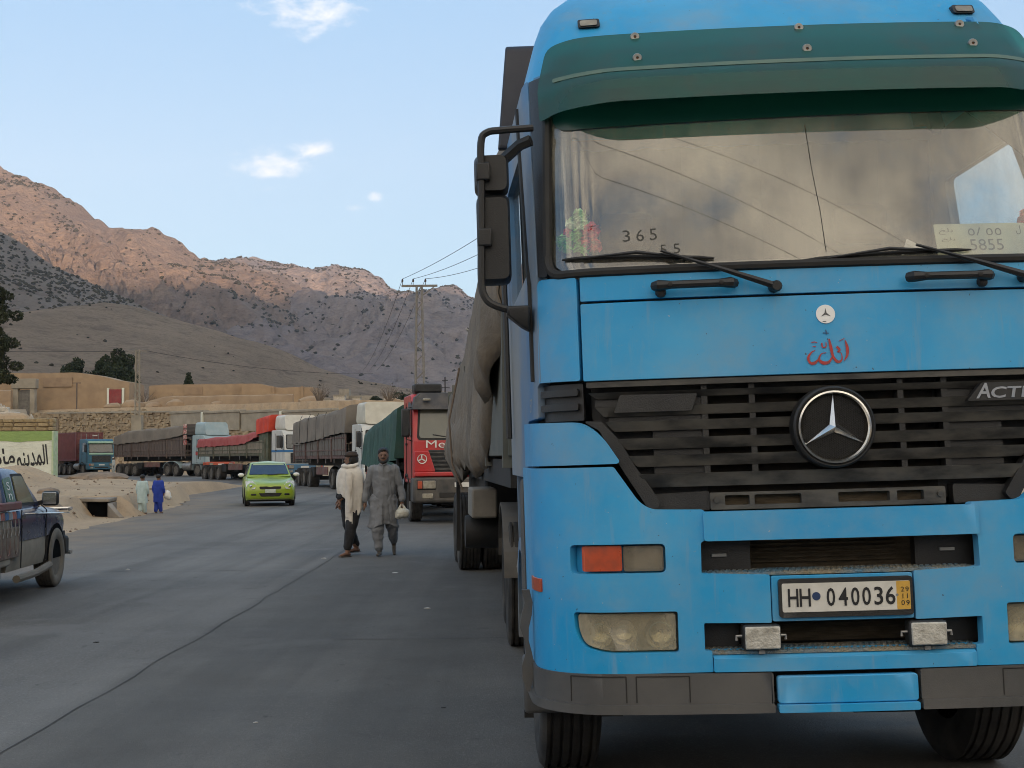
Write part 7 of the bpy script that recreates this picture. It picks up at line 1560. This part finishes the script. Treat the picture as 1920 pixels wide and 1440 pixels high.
def eyes_(parent, P, k=1.0):
    for s in (-1, 1): MB().sphere(P(.082, s*.031, .008), .012*k, 8, 5).build('eye', M['eye'], parent)
M['eye'] = pm('eye', (.03, .02, .015), None, 4, .2)
M['grey_cloth'] = pm('grey_cotton', (.20, .205, .212), (.165, .17, .178), 6, .9, bump=.2, bsc=300)
M['beige_wool'] = pm('beige_wool', (.68, .63, .55), (.58, .53, .46), 7, .95, bump=.4, bsc=160)
M['black_cloth'] = pm('black_cotton', (.012, .012, .014), (.02, .02, .022), 6, .9)
M['cap_wool'] = pm('brown_wool_cap', (.05, .034, .025), (.035, .025, .02), 12, .95)
M['mint_cloth'] = pm('mint_cotton', (.42, .52, .51), (.36, .46, .45), 7, .9)
M['blue_cloth'] = pm('royal_blue_cotton', (.020, .05, .32), (.016, .04, .26), 7, .9)
M['white_cloth'] = pm('white_cotton', (.58, .60, .55), (.48, .50, .46), 7, .9)
M['plastic_bag'] = pm('pale_plastic_bag', (.55, .53, .44), (.44, .42, .35), 9, .45, bump=.5, bsc=30)

def man_grey():
    root = tag(empty('person', (-2.08, 21.05, .006)), 'bearded man in a grey shalwar kameez walking with a white bag', 'person')
    b = MB(); P = head_(b, (0.0, -.03, 1.605), (.1, -1))
    limb(b, [(0, 0, .95), (0, 0, 1.15), (0, .02, 1.36)], [.10, .10, .085], 14)
    for s, el, wr in ((-1, (-.275, .02, 1.10), (-.290, -.06, .865)), (1, (.272, .03, 1.10), (.300, -.06, .87))):
        limb(b, [(s*.18, 0, 1.385), el, wr], [.06, .045, .028]); hand(b, wr, (s*.04, -.12, -1), s)
    hip = {-1: (-.085, 0, .92), 1: (.085, .0, .92)}; kn = {-1: (-.08, -.08, .50), 1: (.11, .02, .50)}; an = {-1: (-.06, -.10, .085), 1: (.135, .30, .17)}
    for s in (-1, 1): limb(b, [hip[s], kn[s], an[s]], [.09, .06, .042])
    foot(b, an[-1], (-.1, -1)); foot(b, an[1], (.15, -1), 1.0, -.75)
    body = remeshed('body', b, .0085, root, M['skin'], 2, paint=lambda x, y, z: 1 if (z < .16 and not (x > .05 and z > .24)) or (x > .05 and z < .24 and y > .05) else 0, mats=[M['skin'], M['leather']])
    eyes_(root, P)
    b = MB(); b.sphere(P(-.018, 0, .052), .104, 16, 10, (.86, 1.0, .80)); b.sphere(P(.055, 0, .088), .05, 10, 6, (1.1, .9, .6)); remeshed('hair', b, .008, root, M['hair'], 2, .006, (30, 30, 30), 3)
    b = MB(); b.tube([P(-.005, -.076, -.02), P(.035, -.066, -.07), P(.072, -.03, -.10), P(.082, 0, -.108), P(.072, .03, -.10), P(.035, .066, -.07), P(-.005, .076, -.02)], [.014, .022, .027, .03, .027, .022, .014], 8); b.tube([P(.090, -.03, -.045), P(.103, 0, -.040), P(.090, .03, -.045)], [.008, .011, .008], 6); remeshed('beard', b, .007, root, M['hair'], 2, .004, (40, 40, 40), 5)
    b = MB()
    b.loft([ell(0, .0, z, a, c, 24) for z, a, c in ((1.475, .075, .07), (1.455, .11, .085), (1.425, .165, .112), (1.37, .19, .128), (1.25, .185, .132), (1.12, .178, .148), (1.0, .178, .155), (.88, .185, .152), (.75, .20, .155), (.62, .222, .162), (.48, .25, .17))])
    for s, el, wr in ((-1, (-.275, .02, 1.10), (-.290, -.06, .895)), (1, (.272, .03, 1.10), (.300, -.055, .90))): limb(b, [(s*.17, 0, 1.385), el, wr], [.078, .062, .052])
    km = remeshed('kameez', b, .012, root, M['grey_cloth'], 3, .030, (11, 9, 2.5), 2); me = km.data
    for v in me.vertices:
        if v.co.z < .9 and abs(v.co.x) < .26: t = (.9-v.co.z)/.4; v.co.x += .012*t*math.sin(v.co.x*26); v.co.z += .03*t*math.sin(v.co.x*13+1); v.co.y += -.05*t*(1 if v.co.x < 0 else -.6)
    b = MB(); b.box(-.012, .012, -.145, -.13, 1.28, 1.44); b.tube([(-.06, -.08, 1.475), (-.03, -.115, 1.462), (0, -.125, 1.445), (.03, -.115, 1.462), (.06, -.08, 1.475)], .011, 6); b.build('collar', M['grey_cloth'], km)
    b = MB()
    limb(b, [(-.09, 0, .90), (-.095, -.09, .50), (-.065, -.10, .14)], [.135, .108, .062]); limb(b, [(.09, .0, .90), (.125, .03, .52), (.14, .27, .23)], [.135, .105, .06])
    remeshed('shalwar', b, .012, root, M['grey_cloth'], 3, .028, (9, 9, 5), 7)
    bag = tag(empty('carrier_bag', (-2.08+.305, 21.05-.09, .60)), 'white plastic bag hanging from the hand of the man in grey', 'bag')
    b = MB(); b.sphere((0, 0, .085), .10, 14, 9, (1.15, .75, .85)); b.sphere((-.05, 0, .06), .07, 10, 6); b.sphere((.06, .01, .10), .06, 10, 6); remeshed('bag_body', b, .010, bag, M['plastic_bag'], 2, .02, (14, 14, 14), 4)
    b = MB(); b.tube([(-.05, 0, .14), (-.03, 0, .20), (-.008, 0, .235)], [.03, .018, .008], 8); b.tube([(.05, 0, .14), (.02, 0, .20), (.0, 0, .235)], [.03, .018, .008], 8); b.build('bag_handles', M['plastic_bag'], bag)
def man_shawl():
    root = tag(empty('person', (-2.62, 21.15, .006), R(-28)), 'man in a beige shawl, black trousers and brown cap looking to the left', 'person')
    b = MB(); P = head_(b, (.03, -.02, 1.545), (-.8, -.5))
    limb(b, [(.02, 0, .92), (.03, 0, 1.12), (.03, .0, 1.34)], [.10, .10, .085], 14)
    arms = ((-1, (-.12, 0, 1.32), (-.18, .0, 1.06), (-.20, -.06, .90)), (1, (.12, -.02, 1.32), (.02, -.13, 1.03), (-.10, -.17, .89)))
    for s, sh, el, wr in arms: limb(b, [sh, el, wr], [.058, .045, .028]); hand(b, wr, (-.03, -.1, -1), s, 1.05, .9)
    kn = {-1: (-.07, .04, .49), 1: (.09, -.13, .50)}; an = {-1: (-.06, .24, .12), 1: (.085, -.22, .085)}
    for s in (-1, 1): limb(b, [(s*.08+.02, 0, .90), kn[s], an[s]], [.085, .058, .042])
    foot(b, an[-1], (-.35, -1)); foot(b, an[1], (-.15, -1))
    remeshed('body', b, .0085, root, M['skin'], 2); eyes_(root, P)
    b = MB(); b.sphere(P(-.03, 0, .0), .10, 14, 9, (.80, .98, 1.0)); remeshed('hair', b, .009, root, M['hair'], 2, .006, (30, 30, 30), 3)
    b = MB(); c = P(0, 0, .055); b.loft([ell(c.x, c.y, c.z+dz, a, a, 20) for dz, a in ((-.01, .10), (.0, .112), (.024, .112), (.03, .10), (.06, .092), (.075, .06), (.08, .02))]); b.build('wool_cap', M['cap_wool'], root, smooth=50)
    b = MB(); b.tube([P(-.005, -.075, -.02), P(.035, -.066, -.07), P(.072, -.03, -.10), P(.082, 0, -.108), P(.072, .03, -.10), P(.035, .066, -.07), P(-.005, .075, -.02)], [.012, .02, .025, .028, .025, .02, .012], 8); remeshed('beard', b, .007, root, M['hair'], 2, .004, (40, 40, 40), 5)
    b = MB(); b.loft([ell(.02, .0, z, a, c_, 20) for z, a, c_ in ((1.36, .10, .08), (1.2, .15, .11), (1.0, .165, .125), (.86, .16, .13), (.78, .165, .135))])
    for s, sh, el, wr in arms: limb(b, [sh, el, (wr[0], wr[1], wr[2]+.05)], [.06, .055, .046])
    remeshed('black_shirt', b, .012, root, M['black_cloth'], 3, .012, (10, 9, 4), 4)
    b = MB(); limb(b, [(-.065, 0, .88), (-.07, .04, .49), (-.06, .23, .18)], [.115, .095, .062]); limb(b, [(.10, 0, .88), (.10, -.13, .50), (.085, -.21, .15)], [.12, .10, .066]); remeshed('trousers', b, .012, root, M['black_cloth'], 3, .014, (9, 9, 5), 9)
    n = 40; rings = []
    hem = lambda a: .90+.10*math.cos(a-3.6)-.24*math.exp(-((a-5.6)/.5)**2)-.10*math.exp(-((a-.4)/.5)**2)     # lower at his left hip
    for t, a_, c_, ox in ((0, .075, .07, .02), (.04, .105, .09, .02), (.10, .165, .115, .02), (.2, .215, .16, .015), (.4, .235, .18, .0), (.65, .24, .19, -.005), (.85, .235, .19, .0), (1, .225, .185, .01)):
        rg = []
        for i in range(n):
            a = 2*PI*i/n; z = 1.475*(1-t)+hem(a)*t; w_ = 1+.07*t*math.sin(a*9+t*4)+.045*t*math.sin(a*17+2*t); rg.append((ox+a_*w_*math.cos(a), -.01+c_*w_*math.sin(a), z))
        rings.append(rg)
    b = MB(); b.loft(rings, caps=False); sh = b.build('shawl', M['beige_wool'], root, smooth=80, fix=False); so = sh.modifiers.new('t', 'SOLIDIFY'); so.thickness = .012; so.offset = 0
    sub = sh.modifiers.new('s', 'SUBSURF'); sub.levels = 1; sub.render_levels = 1
    b = MB()
    for k in range(3): b.loft([[(.10+.022*math.cos(q*PI/6)*3.2*(1-.15*k), -.195-.012*k+.02*math.sin(q*PI/6)+.008*math.sin(z*22+q+k), z) for q in range(12)] for z in np.linspace(1.34-.06*k, .56+.07*k, 12)])
    b.build('hanging_end', M['beige_wool'], sh, smooth=70)
    b = MB()
    for k in range(13): x = .04+.011*k; b.tube([(x, -.20, .58), (x+.004*math.sin(k*3), -.203, .52)], [.004, .002], 4)
    b.build('fringe', M['beige_wool'], sh, smooth=0)
    b = MB(); b.tube([(-.115, -.05, 1.44), (-.06, -.12, 1.44), (.03, -.135, 1.43), (.12, -.09, 1.44), (.13, .0, 1.46), (.03, .09, 1.49), (-.08, .05, 1.47), (-.115, -.05, 1.44)], .035, 8); b.build('neck_fold', M['beige_wool'], sh, smooth=70)
    for s in (-1, 1):
        a = an[s]; f = Vector((-.35 if s < 0 else -.15, -1, 0)).normalized(); MB().tube([Vector(a)-f*.07+Vector((0, 0, -.075)), Vector(a)+f*.17+Vector((0, 0, -.075))], [.04, .042], 8, True, .25).build('sandal', M['leather'], root)
def small_person(loc, rz, k, cloth, label, cap=None, bag=False, legm=None, arm=0):
    root = tag(empty('person', loc, rz), label, 'person'); z = lambda v: v*k
    b = MB(); P = head_(b, (0, -.01, z(1.50)), (0, -1), .95*k if k > .9 else k*1.12)
    limb(b, [(0, 0, z(.9)), (0, 0, z(1.1)), (0, 0, z(1.30))], [z(.12), z(.125), z(.10)], 12)
    ar = [(s, (s*z(.16), 0, z(1.31)), (s*z(.215), z(.01), z(1.05)), (s*z(.215-(arm if s > 0 else 0)), -z(.06), z(.83))) for s in (-1, 1)]
    for s, a_, e_, w_ in ar: limb(b, [a_, e_, w_], [z(.055), z(.042), z(.027)]); hand(b, w_, (0, -.1, -1), s, k)
    for s in (-1, 1): limb(b, [(s*z(.075), 0, z(.85)), (s*z(.08), -z(.03)*s, z(.46)), (s*z(.085), z(.05)*s, z(.085))], [z(.085), z(.058), z(.04)]); foot(b, (s*z(.085), z(.05)*s, z(.085)), (s*.15, -1), k)
    remeshed('body', b, .011, root, M['skin'], 2)
    b = MB(); b.sphere(P(-.018, 0, .045), .105*(.95*k if k > .9 else k*1.12), 14, 9, (.9, 1.02, .85)); remeshed('hair', b, .010, root, M['hair'], 1, .004, (30, 30, 30), 3)
    b = MB(); b.loft([ell(0, 0, z(v), z(a), z(c), 20) for v, a, c in ((1.38, .07, .065), (1.35, .13, .09), (1.30, .185, .11), (1.18, .20, .13), (1.0, .195, .14), (.8, .205, .145), (.6, .215, .15), (.46, .225, .15))])
    for s, a_, e_, w_ in ar: limb(b, [a_, e_, (w_[0], w_[1], w_[2]+z(.05))], [z(.08), z(.07), z(.06)])
    km = remeshed('kameez', b, .012, root, cloth, 3, .014, (11, 9, 3), int(k*10))
    b = MB()
    for s in (-1, 1): limb(b, [(s*z(.08), 0, z(.8)), (s*z(.085), -z(.03)*s, z(.46)), (s*z(.088), z(.05)*s, z(.13))], [z(.12), z(.105), z(.08)])
    remeshed('shalwar', b, .012, root, legm or cloth, 3, .012, (9, 9, 5), 5)
    if cap: c = P(0, 0, .07); b = MB(); b.loft([ell(c.x, c.y, c.z+dz, a, a, 16) for dz, a in ((-.03, .095), (.03, .092), (.055, .06), (.06, .02))]); b.build('cap', cap, root)
    return root
man_grey(); man_shawl()
small_person((-10.72, 37.9, max(.008, float(G(-10.72, 37.9)))), R(172), .70, M['mint_cloth'], 'child in pale mint clothes seen from behind, left of the pair', None)
kb = small_person((-10.42, 38.5, max(.008, float(G(-10.42, 38.5)))), R(168), .70, M['blue_cloth'], 'child in royal blue clothes seen from behind, carrying a white bag', None)
bag2 = tag(empty('carrier_bag', (-10.17, 38.56, .44)), 'white bag carried by the child in royal blue', 'bag'); b = MB(); b.sphere((0, 0, .10), .12, 12, 8, (.9, .7, 1.15)); b.sphere((.04, 0, .03), .08, 10, 6); remeshed('bag_body', b, .014, bag2, M['white_paint'], 2, .02, (10, 10, 10), 6); MB().tube([(-.05, 0, .2), (-.07, -.01, .27)], [.02, .01], 6).build('bag_handle', M['white_paint'], bag2)
small_person((-34.1, 111.8, .268), R(-60), .97, M['white_cloth'], 'man in white clothes and cap beside the container lorry cab', M['white_paint'])

# ------------------------------------------------------------------ the dry hazy air of the valley
hm = bpy.data.materials.new('valley_haze'); hm.use_nodes = True; t = NT(hm.node_tree)
for n in list(t.n): t.n.remove(n)
pv = t.n.new('ShaderNodeVolumePrincipled'); pv.inputs['Color'].default_value = (.80, .87, 1.0, 1); pv.inputs['Density'].default_value = HAZE; pv.inputs['Anisotropy'].default_value = 0.0
om = t.n.new('ShaderNodeOutputMaterial'); t.link(pv.outputs[0], om.inputs['Volume'])
hz = MB().box(-9500, 12500, -4400, 4200, -60, 960).build('haze', hm, smooth=0)
tag(hz, 'thin bluish haze in the air of the whole valley', 'haze'); struct(hz, 'stuff')
sc.cycles.volume_bounces = 0
